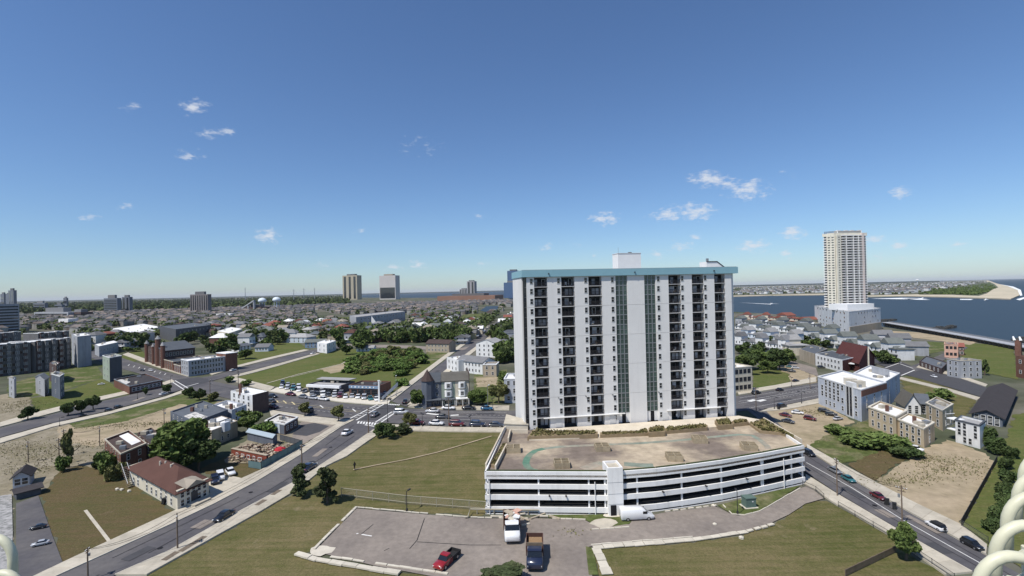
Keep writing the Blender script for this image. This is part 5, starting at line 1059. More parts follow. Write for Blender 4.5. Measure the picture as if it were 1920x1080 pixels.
CARS = [
 ('sedan','black',(420,974),aA+PI,'black sedan parked by the near pavement of the side street'),
 ('hatch','white',(651,815),aA,'white hatchback driving up the side street toward the crossing'),
 ('sedan','navy',(579,882),aA,'dark blue sedan half hidden behind the pine on the side street'),
 ('suv','navy',(403,906),R(35),'dark blue car at the front of the two parked beside the cream hall'),
 ('suv','white',(413,899),R(35),'white car squeezed behind the dark blue one beside the cream hall'),
 ('sedan','white',(432,890),R(42),'white sedan standing on the lawn beside the cream hall'),
 ('sedan','black',(72,993),R(-62),'black car at the top of the small grey car park'),
 ('sedan','silver',(76,1024),R(-62),'silver and black sedan at the bottom of the small grey car park'),
 ('suv','silver',(752,776),aB,'big silver car waiting at the avenue crossing'),
 ('sedan','grey',(703,780),aA+.1,'low dark car turning inside the crossing'),
 ('sedan','silver',(811,773),aB+PI,'silver car driving left past the Victorian row'),
 ('sedan','darkgrey',(830,785),aB,'dark grey car in the middle lane of the avenue'),
 ('sedan','white',(841,767),aB,'white sedan parked in front of the cream Victorian house'),
 ('sedan','black',(879,767),aB,'black sedan parked in front of the vacant yard on the avenue'),
 ('hatch','blue',(913,768),aB,'bright blue hatchback parked under the street lamps near the tower'),
 ('sedan','maroon',(782,796),aB,'maroon sedan first in the kerb row by the lawn'),
 ('sedan','white',(818,797),aB,'white sedan second in the kerb row by the lawn'),
 ('suv','maroon',(857,799),aB,'dark red car third in the kerb row by the lawn'),
 ('suv','navy',(895,800),aB,'navy car fourth in the kerb row by the lawn'),
 ('sedan','darkgrey',(930,801),aB,'dark grey sedan last in the kerb row beside the garage'),
 ('sedan','black',(761,755),dirang((760,757),(790,728)),'black sedan parked beside the turret house on the far street'),
 ('sedan','maroon',(545,741),aBl,'maroon car on the avenue in front of the car lot drive'),
 ('sedan','grey',(569,746),aBl,'grey car parked outside the car lot, first of three'),
 ('sedan','silver',(588,748),aBl,'silver car parked outside the car lot, middle of three'),
 ('sedan','white',(607,750),aBl,'white car parked outside the car lot, right of three'),
 ('suv','darkgrey',(576,773),aBl+PI,'dark car stopped under the small street tree on the avenue'),
 ('sedan','maroon',(512,765),aBl,'dark maroon car beside the blank brick town house'),
 ('sedan','black',(511,745),aBl,'black car at the left end of the visible avenue'),
 ('sedan','darkgrey',(508,755),aBl+PI,'dark grey car just emerging from behind the town house'),
 ('suv','black',(1418,738),aBr,'black car parked in front of the beige walk-up'),
 ('sedan','black',(1462,732),aBr,'black sedan parked on the avenue beside the grass plot'),
 ('suv','black',(1466,764),aBr,'black car at the near kerb of the avenue above the dirt car park'),
 ('sedan','maroon',(1473,781),R(35),'dark sedan, upper of two side by side on the dirt car park'),
 ('sedan','darkgrey',(1478,793),R(35),'dark sedan, lower of two side by side on the dirt car park'),
 ('sedan','white',(1495,776),R(62),'white sedan on the dirt car park'),
 ('suv','maroon',(1519,788),R(42),'dark red car in the middle of the dirt car park'),
 ('suv','black',(1545,773),R(48),'black car, first of two by the grey apartment wall'),
 ('suv','black',(1559,780),R(48),'black car, second of two by the grey apartment wall'),
 ('sedan','silver',(1571,788),R(110),'silver car at the corner of the grey apartment wall'),
 ('suv','black',(1517,855),aE,'black car nosing out behind the garage corner on the east street'),
 ('sedan','grey',(1565,887),aE,'grey sedan parked on the east street, ahead of the blue-grey one'),
 ('sedan','teal',(1591,903),aE,'blue-grey sedan parked behind the grey one on the east street'),
 ('sedan','maroon',(1647,936),aE,'dark red sedan parked by the bins on the east street'),
 ('jeep','white',(1755,993),aE+PI,'white open jeep with black top driving on the east street'),
 ('suv','black',(1823,1028),aE,'black car parked near the foreground railing on the east street'),
 ('suv','white',(1717,846),R(40),'white car tucked against the ivy by the beige house'),
 ('suv','darkgrey',(1484,696),R(55),'dark car on the pale lot above the grass plot'),
 ('sedan','teal',(1481,687),R(60),'blue car, upper one on the lot by the tan school wing'),
 ('suv','silver',(1491,690),R(60),'silver car, lower one on the lot by the tan school wing'),
 ('sedan','black',(1492,715),aBr,'black car at the mouth of the lane beside the avenue'),
 ('suv','black',(1540,689),R(75),'black car against the white school hall'),
 ('sedan','white',(1751,709),dirang((1716,697),(1790,718)),'white sedan driving on the shore street'),
 ('sedan','white',(190,724),R(-60),'white sedan parked on the green lot by the black-roofed shop'),
 ('suv','black',(205,773),aC,'black car parked on the west street, left of two by the verge'),
 ('suv','black',(222,767),aC,'black car parked on the west street, right of two by the verge'),
 ('sedan','black',(155,783),aC,'dark car under the west street trees'),
 ('sedan','white',(306,741),aC,'white car nearest the crossing on the west street'),
 ('suv','white',(283,697),aBl,'white car in front of the brick church'),
 ('sedan','black',(267,697),aBl,'black car in front of the brick church'),
 ('sedan','white',(437,695),dirang((425,704),(470,692)),'white car parked beside the white-roofed corner block'),
 ('sedan','white',(587,662),aC,'white car by the pinkish box house'),
 ('sedan','black',(845,677),dirang((800,722),(858,672)),'black car on the far street by the porch house'),
]
def vscale(x): return float(np.interp(x, [0, 150, 420, 560, 1300, 1420, 1520, 1850], [.46, .52, .86, 1., 1., .80, .70, .60]))
for (k, c, p, a, lab) in CARS: vehicle(k, c, lab, p, a, 'cars about the streets', z=.24, scale=vscale(p[0]))
# rows of cars on the dealer's lot
rowcol = ['white','silver','teal','white','black','navy','silver','tan','white','grey','black','white','darkgrey','silver','maroon','white','navy','silver','black','white','grey','silver']
k = 0
for (x0, y0, x1, y1, n_, where) in ((528,727,572,735,5,'front row at the left end of the car lot'), (530,720,560,727,4,'back row at the left end of the car lot'), (585,739,648,745,7,'row before the pale car lot office'), (592,734,640,739,5,'second row before the pale car lot office'), (660,744,706,750,5,'row before the brick tyre shop'), (712,748,722,733,4,'slanted row right of the brick tyre shop')):
    for i in range(n_):
        q = (x0+(x1-x0)*i/(n_-1), y0+(y1-y0)*i/(n_-1)); c = rowcol[k % len(rowcol)]; k += 1
        vehicle('suv' if k % 3 == 0 else 'sedan', c, f"{c.replace('darkgrey','dark grey')} sale car, {['first','second','third','fourth','fifth','sixth','seventh'][i]} in {where}", q, R(18)+random.uniform(-.1, .1) if 'slanted' not in where else R(65), 'cars for sale on the lot', full=False, z=.18)
# ---------------------------------------------------------------- trees and shrubs
def leafm(name, col, col2): return mat('foliage_'+name, col, .8, .45, .9, .35, col2, (.4,.65), spec=.15, rand=.18)
FM = dict(mid=leafm('mid', (.085,.125,.034), (.125,.165,.05)), dark=leafm('dark', (.050,.078,.026), (.078,.105,.036)), pine=leafm('pine', (.055,.074,.030), (.085,.098,.044)), olive=leafm('olive', (.125,.135,.05), (.17,.165,.066)), bright=leafm('bright', (.11,.175,.042), (.145,.21,.06)), far=leafm('far', (.075,.105,.036), (.11,.13,.05)))
BARK = mat('bark', (.10,.08,.06), .95, .3, 3.)
def crown_mesh(name, seed, n, leaf, blobs=9, squash=.8, layered=False):
    """leaf-sized faces clustered on uneven lobes; unit crown: radius ~1, base at z=0, height ~2*squash"""
    r = np.random.default_rng(seed); pts = []
    cs = []
    for b in range(blobs):
        if layered: a = r.uniform(0, 6.28); zz = (b+.5)/blobs; rad = (1-zz*.7)*r.uniform(.3, .98); cs.append((math.cos(a)*rad, math.sin(a)*rad, zz*2*squash, r.uniform(.16, .34)))
        else:
            v = r.normal(size=3); v /= np.linalg.norm(v); q = r.uniform(.30, .86); cs.append((v[0]*q, v[1]*q, squash*(1+v[2]*q), r.uniform(.20, .42)))
    w = np.array([c[3]**2 for c in cs]); w /= w.sum()
    for i in range(n):
        c = cs[r.choice(len(cs), p=w)]; v = r.normal(size=3); v /= np.linalg.norm(v); q = c[3]*r.uniform(.70, 1.15)
        pts.append((c[0]+v[0]*q, c[1]+v[1]*q, max(.02, c[2]+v[2]*q*(.45 if layered else .85))))
    return quads(name, np.array(pts), leaf*r.uniform(.6, 1.5, n), r, up=.5)
CROWN = {('near', i): crown_mesh('crown', 20+i, 4200, .155, 17, .85) for i in range(3)}
CROWN.update({('pine', i): crown_mesh('crown', 30+i, 3000, .16, 17, .9, True) for i in range(2)})
CROWN.update({('mid', i): crown_mesh('crown', 40+i, 900, .25, 12, .8) for i in range(4)})
CROWN.update({('far', i): crown_mesh('crown', 50+i, 150, .55, 6, .75) for i in range(4)})
CROWN.update({('bush', i): crown_mesh('foliage', 60+i, 1900, .16, 12, .62) for i in range(3)})
def trunk_mesh(seed, h=1.):
    r = random.Random(seed); m = MB(); m.tube([(0, 0, 0), (r.uniform(-.02, .02), 0, .35), (r.uniform(-.05, .05), r.uniform(-.05, .05), .75)], [.035, .026, .015], 7)
    for k in range(5):
        a = r.uniform(0, 6.28); z = r.uniform(.35, .6); m.tube([(0, 0, z), (math.cos(a)*.16, math.sin(a)*.16, z+.12), (math.cos(a)*.26, math.sin(a)*.26, z+.27)], [.014, .009, .004], 5)
    return m.mesh('trunk')
TRUNK = [trunk_mesh(i) for i in range(3)]
TI = 0
def tree(px, h, rad, style, fol, label, name='tree', group=None, stem=.3, cat='tree', world=None):
    global TI; TI += 1
    P = world or G(*px); rr = random.Random(TI*13); t = thing(name, label, cat, (P.x, P.y, 0), rr.uniform(0, 6.28), group)
    nv = {'near': 3, 'pine': 2, 'mid': 4, 'far': 4, 'bush': 3}[style]; sq = {'near': .85, 'pine': .9, 'mid': .8, 'far': .75, 'bush': .62}[style]
    c = link('crown' if style != 'bush' else 'foliage', CROWN[(style, rr.randrange(nv))], FM[fol], t, loc=(0, 0, h*stem)); c.scale = (rad, rad*rr.uniform(.85, 1.1), h*(1-stem)/(2*sq))
    k = link('trunk' if style != 'bush' else 'stem', TRUNK[rr.randrange(3)], BARK, t); k.scale = (h*1.1, h*1.1, h*.9)
    return t
TREES = [
 ((562,930),5.8,2.3,'pine','pine','dark ragged pine at the pavement, left of two'), ((614,944),6.6,2.9,'pine','pine','open-branched pine on the lawn, right of two'),
 ((330,880),11,7.5,'near','mid','big dense tree between the row houses and the cream hall'), ((372,884),7.5,4.,'near','dark','lower tree right of the big dense one behind the cream hall'), ((352,868),10,5.5,'near','mid','rear half of the dense tree clump behind the cream hall'),
 ((465,812),6.5,4.6,'near','mid','broad green tree behind the corner store'), ((497,815),3.4,3.2,'bush','bright','bright green shrub against the corner store mural'),
 ((718,820),4.2,2.4,'near','dark','dark rounded juniper at the corner of the lawn'), ((733,822),3.6,2.2,'near','dark','second dark juniper behind the corner one'), ((757,812),2.6,2.6,'near','pine','low spreading juniper beside the kerb cars'), ((768,800),4.4,2.2,'near','olive','thin street tree beside the maroon sedan'),
 ((787,762),6.5,3.4,'near','mid','street tree shading the slate-blue Victorian house'), ((893,760),6.,3.,'near','mid','street tree right of the cream Victorian house'), ((935,755),7.5,3.6,'near','olive','straggly tree in the yard beside the tower'), ((905,757),4.5,2.6,'mid','mid','small tree in the middle of the overgrown yard'),
 ((572,780),4.6,2.4,'near','olive','small street tree on the avenue, left of two opposite the car lot'), ((635,790),5.2,2.4,'near','olive','small street tree on the avenue, right of two opposite the car lot'),
 ((128,877),9,1.3,'near','olive','tall skinny tree standing in the dirt lot'), ((118,884),3.4,1.8,'bush','mid','round bush at the foot of the skinny tree'), ((203,886),4.2,2.8,'bush','mid','big shrub against the red brick building'), ((190,874),3.,2.4,'bush','dark','shrub left of the one by the red brick building'), ((215,900),3.2,2.,'bush','olive','shrub by the outside stair'),
 ((128,782),4.8,2.2,'near','dark','street tree on the west street, left of three'), ((153,776),5.,2.2,'near','dark','street tree on the west street, middle of three'), ((175,770),5.,2.2,'near','dark','street tree on the west street, right of three'), ((52,790),4.6,2.6,'near','dark','dark tree where the west street meets the rubble lot'), ((312,738),4.2,2.0,'near','dark','small tree at the end of the west street cars'), ((273,742),3.4,1.6,'mid','dark','sapling on the west street by the black-roofed shop'),
 ((355,746),4.2,2.4,'near','dark','round clipped bush tree on the verge, left of two'), ((374,750),4.2,2.4,'near','dark','round clipped bush tree on the verge, right of two'), ((400,752),3.4,2.6,'mid','olive','brownish shrub behind the row houses'), ((430,716),3.,3.2,'mid','mid','low shrub at the corner of the green lot'), ((462,722),2.6,3.,'mid','mid','second low shrub at the corner of the green lot'),
 ((1699,1050),5.0,1.9,'near','mid','leafy street tree on the near pavement of the east street'), ((945,1096),2.3,4.0,'pine','pine','wide bush beside the dark blue dump truck'),
 ((1600,830),2.4,3.6,'bush','mid','ivy thicket in the vacant lot, left end'), ((1625,836),2.8,4.4,'bush','mid','ivy thicket in the vacant lot, second clump'), ((1655,838),3.2,4.8,'bush','mid','ivy thicket in the vacant lot, third clump'), ((1682,846),3.2,4.2,'bush','mid','ivy thicket in the vacant lot by the beige pair'), ((1700,858),2.4,3.2,'bush','dark','ivy thicket in the vacant lot, right end'), ((1575,815),2.2,3.5,'bush','mid','low scrub beside the dirt car park'),
 ((1852,836),4.5,2.2,'near','dark','dark tree squeezed behind the white walk-up'), ((1866,850),3.8,2.2,'near','dark','dark shrub mass right of the white walk-up'),
 ((1390,700),9,5.5,'near','mid','big tree beside the beige walk-up'), ((1404,690),8,5.,'near','dark','dark tree behind the beige walk-up'), ((1440,698),6,4.,'near','mid','round tree at the head of the grass plot'), ((1462,692),10,5.5,'near','dark','tall dark tree above the grass plot'), ((1452,684),8,5.,'near','mid','tree behind the tall dark one'), ((1478,680),7,4.,'mid','mid','tree at the corner of the lane'),
 ((1416,664),6,4.,'mid','mid','tree between the condominium rows'), ((1512,664),5,3.,'mid','dark','tree beside the tan school wing'), ((1660,682),4.5,3.,'mid','dark','dark tree behind the maroon church'), ((1645,672),4.,3.,'mid','mid','tree by the shore street corner'),
 ((1733,765),4.,3.,'mid','mid','bush by the gabled cottages'), ((1756,752),4.,4.,'mid','mid','shrub in the dry lot behind the bay house'), ((1846,706),7.,1.4,'mid','dark','thin dark palm on the grass field'),
 ((300,660),9,5.,'mid','dark','tree behind the brick church'), ((345,646),11,7.,'mid','dark','big tree beside the dark hall'), ((365,640),10,6.,'mid','dark','second big tree beside the dark hall'), ((460,672),6,5.,'mid','mid','round tree left of the grey garage house'), ((440,660),7,5.,'mid','dark','tree by the cream apartment house'), ((240,662),4.,5.,'mid','mid','hedge tree in the green yard'), ((256,660),3.,5.,'mid','mid','second hedge tree in the green yard'),
 ((675,655),9,7.,'mid','mid','dense tree left of the small white lot house'), ((650,662),7,5.,'mid','dark','tree at the corner of the scrub lot'), ((940,668),8,6.,'mid','dark','tree right of the twin gabled house'), ((955,676),6,5.,'mid','mid','tree against the tower edge up the far street'), ((948,720),6,3.5,'mid','mid','tree behind the blue-grey house'),
]
for (p, h, r_, st_, f_, lab) in TREES:
    low = st_ == 'bush' or 'shrub' in lab or 'bush' in lab or 'juniper' in lab
    tree(p, h, r_, st_, f_, lab, name='shrub' if low else 'tree', cat='shrub' if low else 'tree', stem=.0 if st_ == 'bush' else (.08 if low else (.12 if st_ == 'pine' else .22)))
# scrub thicket on the big green lot: each bush its own shrub
rr = random.Random(5); words_ = ['first','second','third','fourth','fifth','sixth','seventh','eighth','ninth','tenth','eleventh','twelfth','thirteenth','fourteenth','fifteenth','sixteenth','seventeenth','eighteenth','nineteenth','twentieth']
def ordw(i):
    if i < 20: return words_[i]
    tens = ['', '', 'twenty', 'thirty', 'forty', 'fifty', 'sixty', 'seventy', 'eighty', 'ninety']; h_, k = divmod(i+1, 100); t_, u = divmod(k, 10)
    low = words_[k-1] if 0 < k < 20 else (tens[t_][:-1]+'ieth' if u == 0 and k else (f'{tens[t_]}-{words_[u-1]}' if k else ''))
    return (['', 'hundred-', 'two-hundred-'][h_]+low) if low else ['', 'hundredth', 'two-hundredth'][h_]
for j, (x0, x1, y, n_) in enumerate(((700,790,658,9),(690,792,664,11),(672,795,671,13),(655,790,678,13),(650,778,685,12),(645,765,692,10),(640,700,699,5),(740,770,703,3),(742,760,722,3))):
    for i in range(n_):
        x = x0+(x1-x0)*(i+rr.uniform(.1, .9))/n_; big = rr.uniform(2.6, 5.2)*(1 if j < 6 else .8)
        tree((x, y+rr.uniform(-3, 3)), big*.75, big*.85, 'bush' if i % 2 else 'mid', ('bright', 'bright', 'mid', 'olive')[i % 4], f'green scrub bush, {ordw(i)} from the left in {ordw(j)} row of the thicket', name='scrub_bush', cat='shrub', group='scrub thicket on the green lot', stem=0)
# ---------------------------------------------------------------- the town beyond
def inpoly(x, y, P):
    r = False; j = len(P)-1
    for i in range(len(P)):
        if (P[i][1] > y) != (P[j][1] > y) and x < (P[j][0]-P[i][0])*(y-P[i][1])/(P[j][1]-P[i][1]+1e-9)+P[i][0]: r = not r
        j = i
    return r
def pxw(poly): return [unlens(*p) for p in poly]
AREA = pxw([(-20,585),(180,577),(420,566),(640,556),(700,556),(960,557),(960,700),(940,700),(935,672),(944,640),(905,628),(880,640),(845,642),(800,638),(770,640),(640,641),(600,634),(530,640),(480,646),(440,652),(405,650),(400,632),(330,626),(308,628),(272,640),(268,652),(200,662),(175,662),(172,640),(135,628),(45,622),(40,640),(-20,640)])
KEEP = [pxw(p) for p in ([(200,616),(305,608),(305,628),(232,644),(200,634)], [(174,648),(228,644),(228,668),(174,676)], [(650,585),(770,582),(775,612),(650,616)], [(405,620),(460,618),(462,648),(405,650)], [(585,575),(660,590),(655,604),(590,600)], [(860,585),(930,580),(900,602),(850,606)], [(735,765),(790,700),(895,622),(930,590),(946,570),(966,570),(958,590),(940,612),(905,645),(800,735)], [(895,566),(940,566),(935,582),(890,582)], [(1,575),(40,575),(40,640),(1,640)])]
U = (G(940,596)-G(780,716)); U.z = 0; U.normalize(); V = Vector((U.y, -U.x, 0)); O = G(735,760)
cand = []; rh = random.Random(11)
for iu in range(6, 300):
    for iv in range(-150, 46):
        blk = iv % 2
        if iu % 9 == 0: continue
        q = O + U*(iu*11.5+rh.uniform(-1.5, 1.5)) + V*(iv//2*38+(9 if blk else 28)+rh.uniform(-2, 2))
        if q.y < 200: continue
        x, y = PX(q.x, q.y)
        if not (-15 < x < 985) or not inpoly(x, y, AREA) or any(inpoly(x, y, k) for k in KEEP): continue
        cand.append((q.length, iu, iv, q, x))
cand.sort(key=lambda c: c[0])
HV = []
for k in range(10):
    r = random.Random(k); w, d, h, rise = r.uniform(7, 10.5), r.uniform(9, 13), r.choice((5.4, 5.8, 6.2, 8.2)), r.uniform(1.8, 3.0); hip = .0 if k % 3 else .35
    foot_ = [Vector((-w/2, -d/2, 0)), Vector((w/2, -d/2, 0)), Vector((w/2, d/2, 0)), Vector((-w/2, d/2, 0))]
    HV.append((w, d, h, rise, hip, foot_))
HME = []
class _P:  # stand-in parent at the origin to build the shared meshes
    location = (0, 0, 0)
def house_meshes(k):
    w, d, h, rise, hip, f = HV[k]; wall_ = MB().prism(f, 0, h)
    a = 0.5; e = [(-w/2-a, -d/2-a), (w/2+a, -d/2-a), (w/2+a, d/2+a), (-w/2-a, d/2+a)]; z = h-.3
    if k % 10 == 7: rf = MB().prism([Vector((x, y, 0)) for x, y in e], h, h+.35)
    else:
        y0, y1 = -d/2-a+(d+2*a)*hip, d/2+a-(d+2*a)*hip; rf = MB().add([(x, y, z) for x, y in e]+[(0, y0, h+rise), (0, y1, h+rise)], [(3, 0, 4, 5), (1, 2, 5, 4), (0, 1, 4), (2, 3, 5), (3, 2, 1, 0)])
        if hip == 0: wall_.add([(-w/2, -d/2-.02, h), (w/2, -d/2-.02, h), (0, -d/2-.02, h+rise*.93)], [(0, 1, 2)])
    po = MB().prism([Vector((-w*.45, -d/2-2.2, 0)), Vector((w*.45, -d/2-2.2, 0)), Vector((w*.45, -d/2-.01, 0)), Vector((-w*.45, -d/2-.01, 0))], 2.6, 2.9)
    return wall_.mesh('wall'), rf.mesh('roof'), po.mesh('porch_roof')
HME = [house_meshes(k) for k in range(10)]
WC = ['white','lightblue','grey','cream','bluegrey','tan','brick','grey','yellow','brick','tan','white']; RC = ['grey','lightgrey','slate','tan','grey','slate','darkbrown','greygreen','red','grey','brown','white']
wn_ = dict(white='white', lightblue='pale blue', grey='grey', cream='cream', bluegrey='blue-grey', tan='tan', yellow='yellow', brick='brick'); rn_ = dict(brown='dark brown', grey='grey', lightgrey='light grey', slate='slate', tan='tan', darkbrown='brown', greygreen='grey-green', red='reddish', white='white')
near = cand[:290]; rest = cand[290:]
byrow = {}
for c in near: byrow.setdefault(c[1], []).append(c)
urz = math.atan2(V.y, V.x)
_, pane1 = win_meshes(1.3, 1.6, 0)
for j, iu in enumerate(sorted(byrow)):
    for i, c in enumerate(sorted(byrow[iu], key=lambda c: c[4])):
        k = rh.randrange(10); wc, rc = rh.choice(WC), rh.choice(RC) if k != 7 else 'white'; q = c[3]; turn = rh.choice((0, 0, PI/2))
        kind_ = 'flat' if k == 7 else 'hip' if HV[k][4] else 'gable'
        t = thing('far_house', f'{wn_[wc]} house, {rn_[rc]} {kind_} roof, {ordw(i)} from left in {ordw(j)} far row', 'house', (q.x, q.y, 0), urz+turn, 'houses of the town beyond the green lots')
        link('wall', HME[k][0], WM[wc], t); link('roof', HME[k][1], RM[rc], t)
        if c[0] < 520:
            link('porch_roof', HME[k][2], RM['lightgrey'] if i % 2 else M['white_paint'], t); w, d, h = HV[k][:3]
            for zz in (.9, 3.6):
                for xx in (-.27, .27): link('window', pane1, M['glass'], t, loc=(w*xx, -d/2-.01, zz))
            for zz in (.9, 3.6):
                for yy in (-.25, .25): link('window', pane1, M['glass'], t, loc=(w/2+.01, d*yy, zz), rz=PI/2)
# the rest of the roofs merge into one mass
def mass_houses(name, label, lst, rz, mw, mr, kind='stuff', scale=1.):
    m1, m2 = MB(), MB()
    for q in lst:
        k = rh.randrange(10); w, d, h, rise, hip, f = HV[k]; a = rz+rh.choice((0, PI/2))+rh.uniform(-.1, .1); ca, sa = math.cos(a), math.sin(a); w *= scale; d *= scale; h *= scale
        def T(x, y, z): return (q.x+x*ca-y*sa, q.y+x*sa+y*ca, z)
        m1.add([T(-w/2, -d/2, 0), T(w/2, -d/2, 0), T(w/2, d/2, 0), T(-w/2, d/2, 0), T(-w/2, -d/2, h), T(w/2, -d/2, h), T(w/2, d/2, h), T(-w/2, d/2, h)], [(0, 1, 5, 4), (1, 2, 6, 5), (2, 3, 7, 6), (3, 0, 4, 7)])
        m2.add([T(-w/2-.4, -d/2-.4, h-.2), T(w/2+.4, -d/2-.4, h-.2), T(w/2+.4, d/2+.4, h-.2), T(-w/2-.4, d/2+.4, h-.2), T(0, -d/2*(1-hip), h+rise), T(0, d/2*(1-hip), h+rise)], [(3, 0, 4, 5), (1, 2, 5, 4), (0, 1, 4), (2, 3, 5)])
    o = m1.build(name, mw); o['kind'] = 'stuff'; o['label'] = label; o2 = link('roof_mass', m2.mesh('roof_mass'), mr, o); o2['kind'] = 'stuff'
FARW = mat('far_walls', (.34,.33,.30), .9, .5, .08, .03, (.17,.14,.115), (.45,.6)); FARR = mat('far_roofs', (.10,.10,.105), .9, .5, .09, .035, (.21,.17,.145), (.48,.60))
mass_houses('far_town', 'mass of small far-off town roofs toward the bay', [c[3] for c in rest[:3200]], urz, FARW, FARR)
# trees of the town
tc_ = []
for _ in range(16000):
    y0 = 260*math.exp(rh.uniform(0, 2.6)); x0 = y0*rh.uniform(-1.12, .03)
    x, y = PX(x0, y0)
    if inpoly(x, y, AREA) and not any(inpoly(x, y, k) for k in KEEP): tc_.append((y0, Vector((x0, y0, 0)), x))
tc_.sort(key=lambda c: c[0]); nearT = tc_[:230]; restT = tc_[230:4200]
nearT.sort(key=lambda c: c[2])
for i, c in enumerate(nearT):
    band_ = ['nearest', 'second', 'third', 'fourth', 'fifth'][min(4, int((c[0]-255)/55))]
    tree(None, rh.uniform(6, 11), rh.uniform(3.2, 6), 'mid' if c[0] < 380 else 'far', rh.choice(('far', 'mid', 'dark')), f'leafy tree between far houses, {ordw(i)} from the left, in {band_} belt', name='town_tree', group='trees between the far houses', world=c[1], stem=.12)
def mass_trees(name, label, lst, hmin, hmax, seed, per=34, leaf=2.2, m=None):
    r = np.random.default_rng(seed); n = len(lst); P = np.array([(q.x, q.y, 0) for q in lst]); hh = r.uniform(hmin, hmax, n)
    v = r.normal(size=(n, per, 3)); v /= np.linalg.norm(v, axis=2)[:, :, None]; q = r.uniform(.5, 1, (n, per, 1))
    c = P[:, None, :] + v*q*np.stack([hh*.6, hh*.6, hh*.45], 1)[:, None, :]; c[:, :, 2] += (hh*.52)[:, None]
    o = link(name, quads(name, c.reshape(-1, 3), leaf*r.uniform(.6, 1.4, n*per), r, .6), m or FM['far']); o['kind'] = 'stuff'; o['label'] = label
mass_trees('town_treeline', 'far-off mass of trees among the town roofs', [c[1] for c in restT], 6, 11, 5)
wood = []
for _ in range(2600):
    y0 = 1500*math.exp(rh.uniform(0, 1.75)); x0 = y0*rh.uniform(-1.1, -.34); wood.append(Vector((x0, y0, 0)))
mass_trees('distant_woods', 'dark distant band of woods on the horizon', wood, 9, 15, 6, per=16, leaf=9)
# town landmarks and skyline
def sky_tower(name, label, xl, xr, ybase, ytop, wall, depth=22, bands=0, cols=0, roof='grey', crown=None, cat='tower', glassy=False):
    f = footF((xl, ybase), (xr, ybase-(xr-xl)*.02), depth*1.); c = sum(f, Vector())/4; t = thing(name, label, cat, (c.x, c.y, 0)); z1 = TZ(f[0], (xl+xr)/2, ytop); wm_ = wall
    link('wall', MB().prism(f, 0, z1).mesh('wall', tuple(t.location)), wm_, t)
    d = (f[1]-f[0]); L_ = d.length; d.normalize(); n = Vector((d.y, -d.x, 0)); p = max(.4, L_*.006)
    for k in range(bands):
        za = z1*(.05+.9*k/bands); link('window_band', MB().prism([f[0]+n*p+d*L_*.04, f[1]+n*p-d*L_*.04, f[1]-d*L_*.04, f[0]+d*L_*.04], za, za+z1*.45/bands).mesh('window_band', tuple(t.location)), M['glass'], t)
    for k in range(cols):
        q = f[0]+d*(L_*(k+.5)/cols); link('window_strip', MB().prism([q-d*L_*.22/cols+n*p, q+d*L_*.22/cols+n*p, q+d*L_*.22/cols, q-d*L_*.22/cols], z1*.04, z1*.95).mesh('window_strip', tuple(t.location)), M['glass'], t)
    link('roof', MB().prism(inset(f, L_*.18), z1, z1+min(L_*.12, 9)).mesh('roof', tuple(t.location)), RM[roof] if not crown else crown, t)
    return t
FGOLD = mat('gold_tower', (.40,.35,.26), .6, .1, .02); FPALE = mat('pale_tower', (.50,.47,.45), .6, .1, .02); FGREY = mat('slate_tower', (.13,.145,.175), .7, .1, .02); FBLUE = mat('blue_glass_tower', (.07,.12,.22), .25, .1, .02, spec=.6); FTAN = mat('tan_tower', (.30,.29,.30), .8, .1, .05)
sky_tower('bay_tower', 'gold-tinted hotel tower on the bay, left of the far pair', 643, 670, 557.5, 512, FGOLD, 45, cols=3, roof='grey')
sky_tower('bay_tower', 'pale curved-top hotel tower on the bay, right of the far pair', 712, 742, 557, 512, FPALE, 45, bands=1, cols=0, roof='tan')
tw2 = sky_tower('bay_tower', 'grey hotel tower with light pillars near the marina', 876, 890, 553, 522, FTAN, 30, cols=2); sky_tower('bay_tower', 'short wing left of the marina hotel tower', 862, 875, 553, 537, FTAN, 30, cols=4)
sky_tower('bay_tower', 'upper blue glass hotel tower half hidden by the white tower', 952, 972, 553, 502, FBLUE, 40); sky_tower('bay_tower', 'lower blue glass hotel block half hidden by the white tower', 945, 972, 553.5, 524, FBLUE, 40)
sky_tower('marina_hall', 'long red-brown casino hall on the marina shore', 820, 928, 559, 549, mat('casino_brown', (.25,.14,.10), .85, .2, .02), 120, cat='building')
sky_tower('apartment_slab', 'tall grey apartment slab standing alone above the town roofs', 357, 390, 590, 551, mat('slab_grey', (.20,.18,.18), .85, .1, .1), 9, cols=8)
sky_tower('slate_block', 'dark slate office block, left of a pair above the roofs', 195, 220, 590, 562, FGREY, 10, bands=8); sky_tower('slate_block', 'narrow dark slate block, right of a pair above the roofs', 229, 243, 588, 559, FGREY, 8, cols=2)
sky_tower('slate_block', 'low dark block at left, in front of the skyline', 63, 84, 589, 575, FGREY, 10, bands=3); sky_tower('slate_block', 'small dark block right of the low one at left', 102, 116, 588, 577, FGREY, 10, bands=3)
sky_tower('stack', 'slim grey chimney-like tower on the left skyline', 119, 125, 585, 564, FGREY, 6, bands=2); sky_tower('stack', 'tall notched tower on the far left skyline', 16, 26, 590, 553, FGREY, 10, cols=2); sky_tower('stack', 'tapering tower at the far left edge of the skyline', 1, 8, 590, 560, FGREY, 10, bands=3); sky_tower('stack', 'low tower between the two far left ones', 11, 16, 590, 560, FGREY, 8)
sky_tower('town_block', 'long grey block in the left middle distance', 64, 128, 606, 591, WM['grey'], 25, bands=3, cat='building'); sky_tower('town_block', 'brown block beside the long grey one', 130, 152, 604, 590, WM['brick_dark'], 20, bands=2, cat='building'); sky_tower('town_block', 'brick block with white roof edge left of the warehouse', 96, 128, 622, 610, WM['brick_dark'], 20, bands=2, roof='white', cat='building')
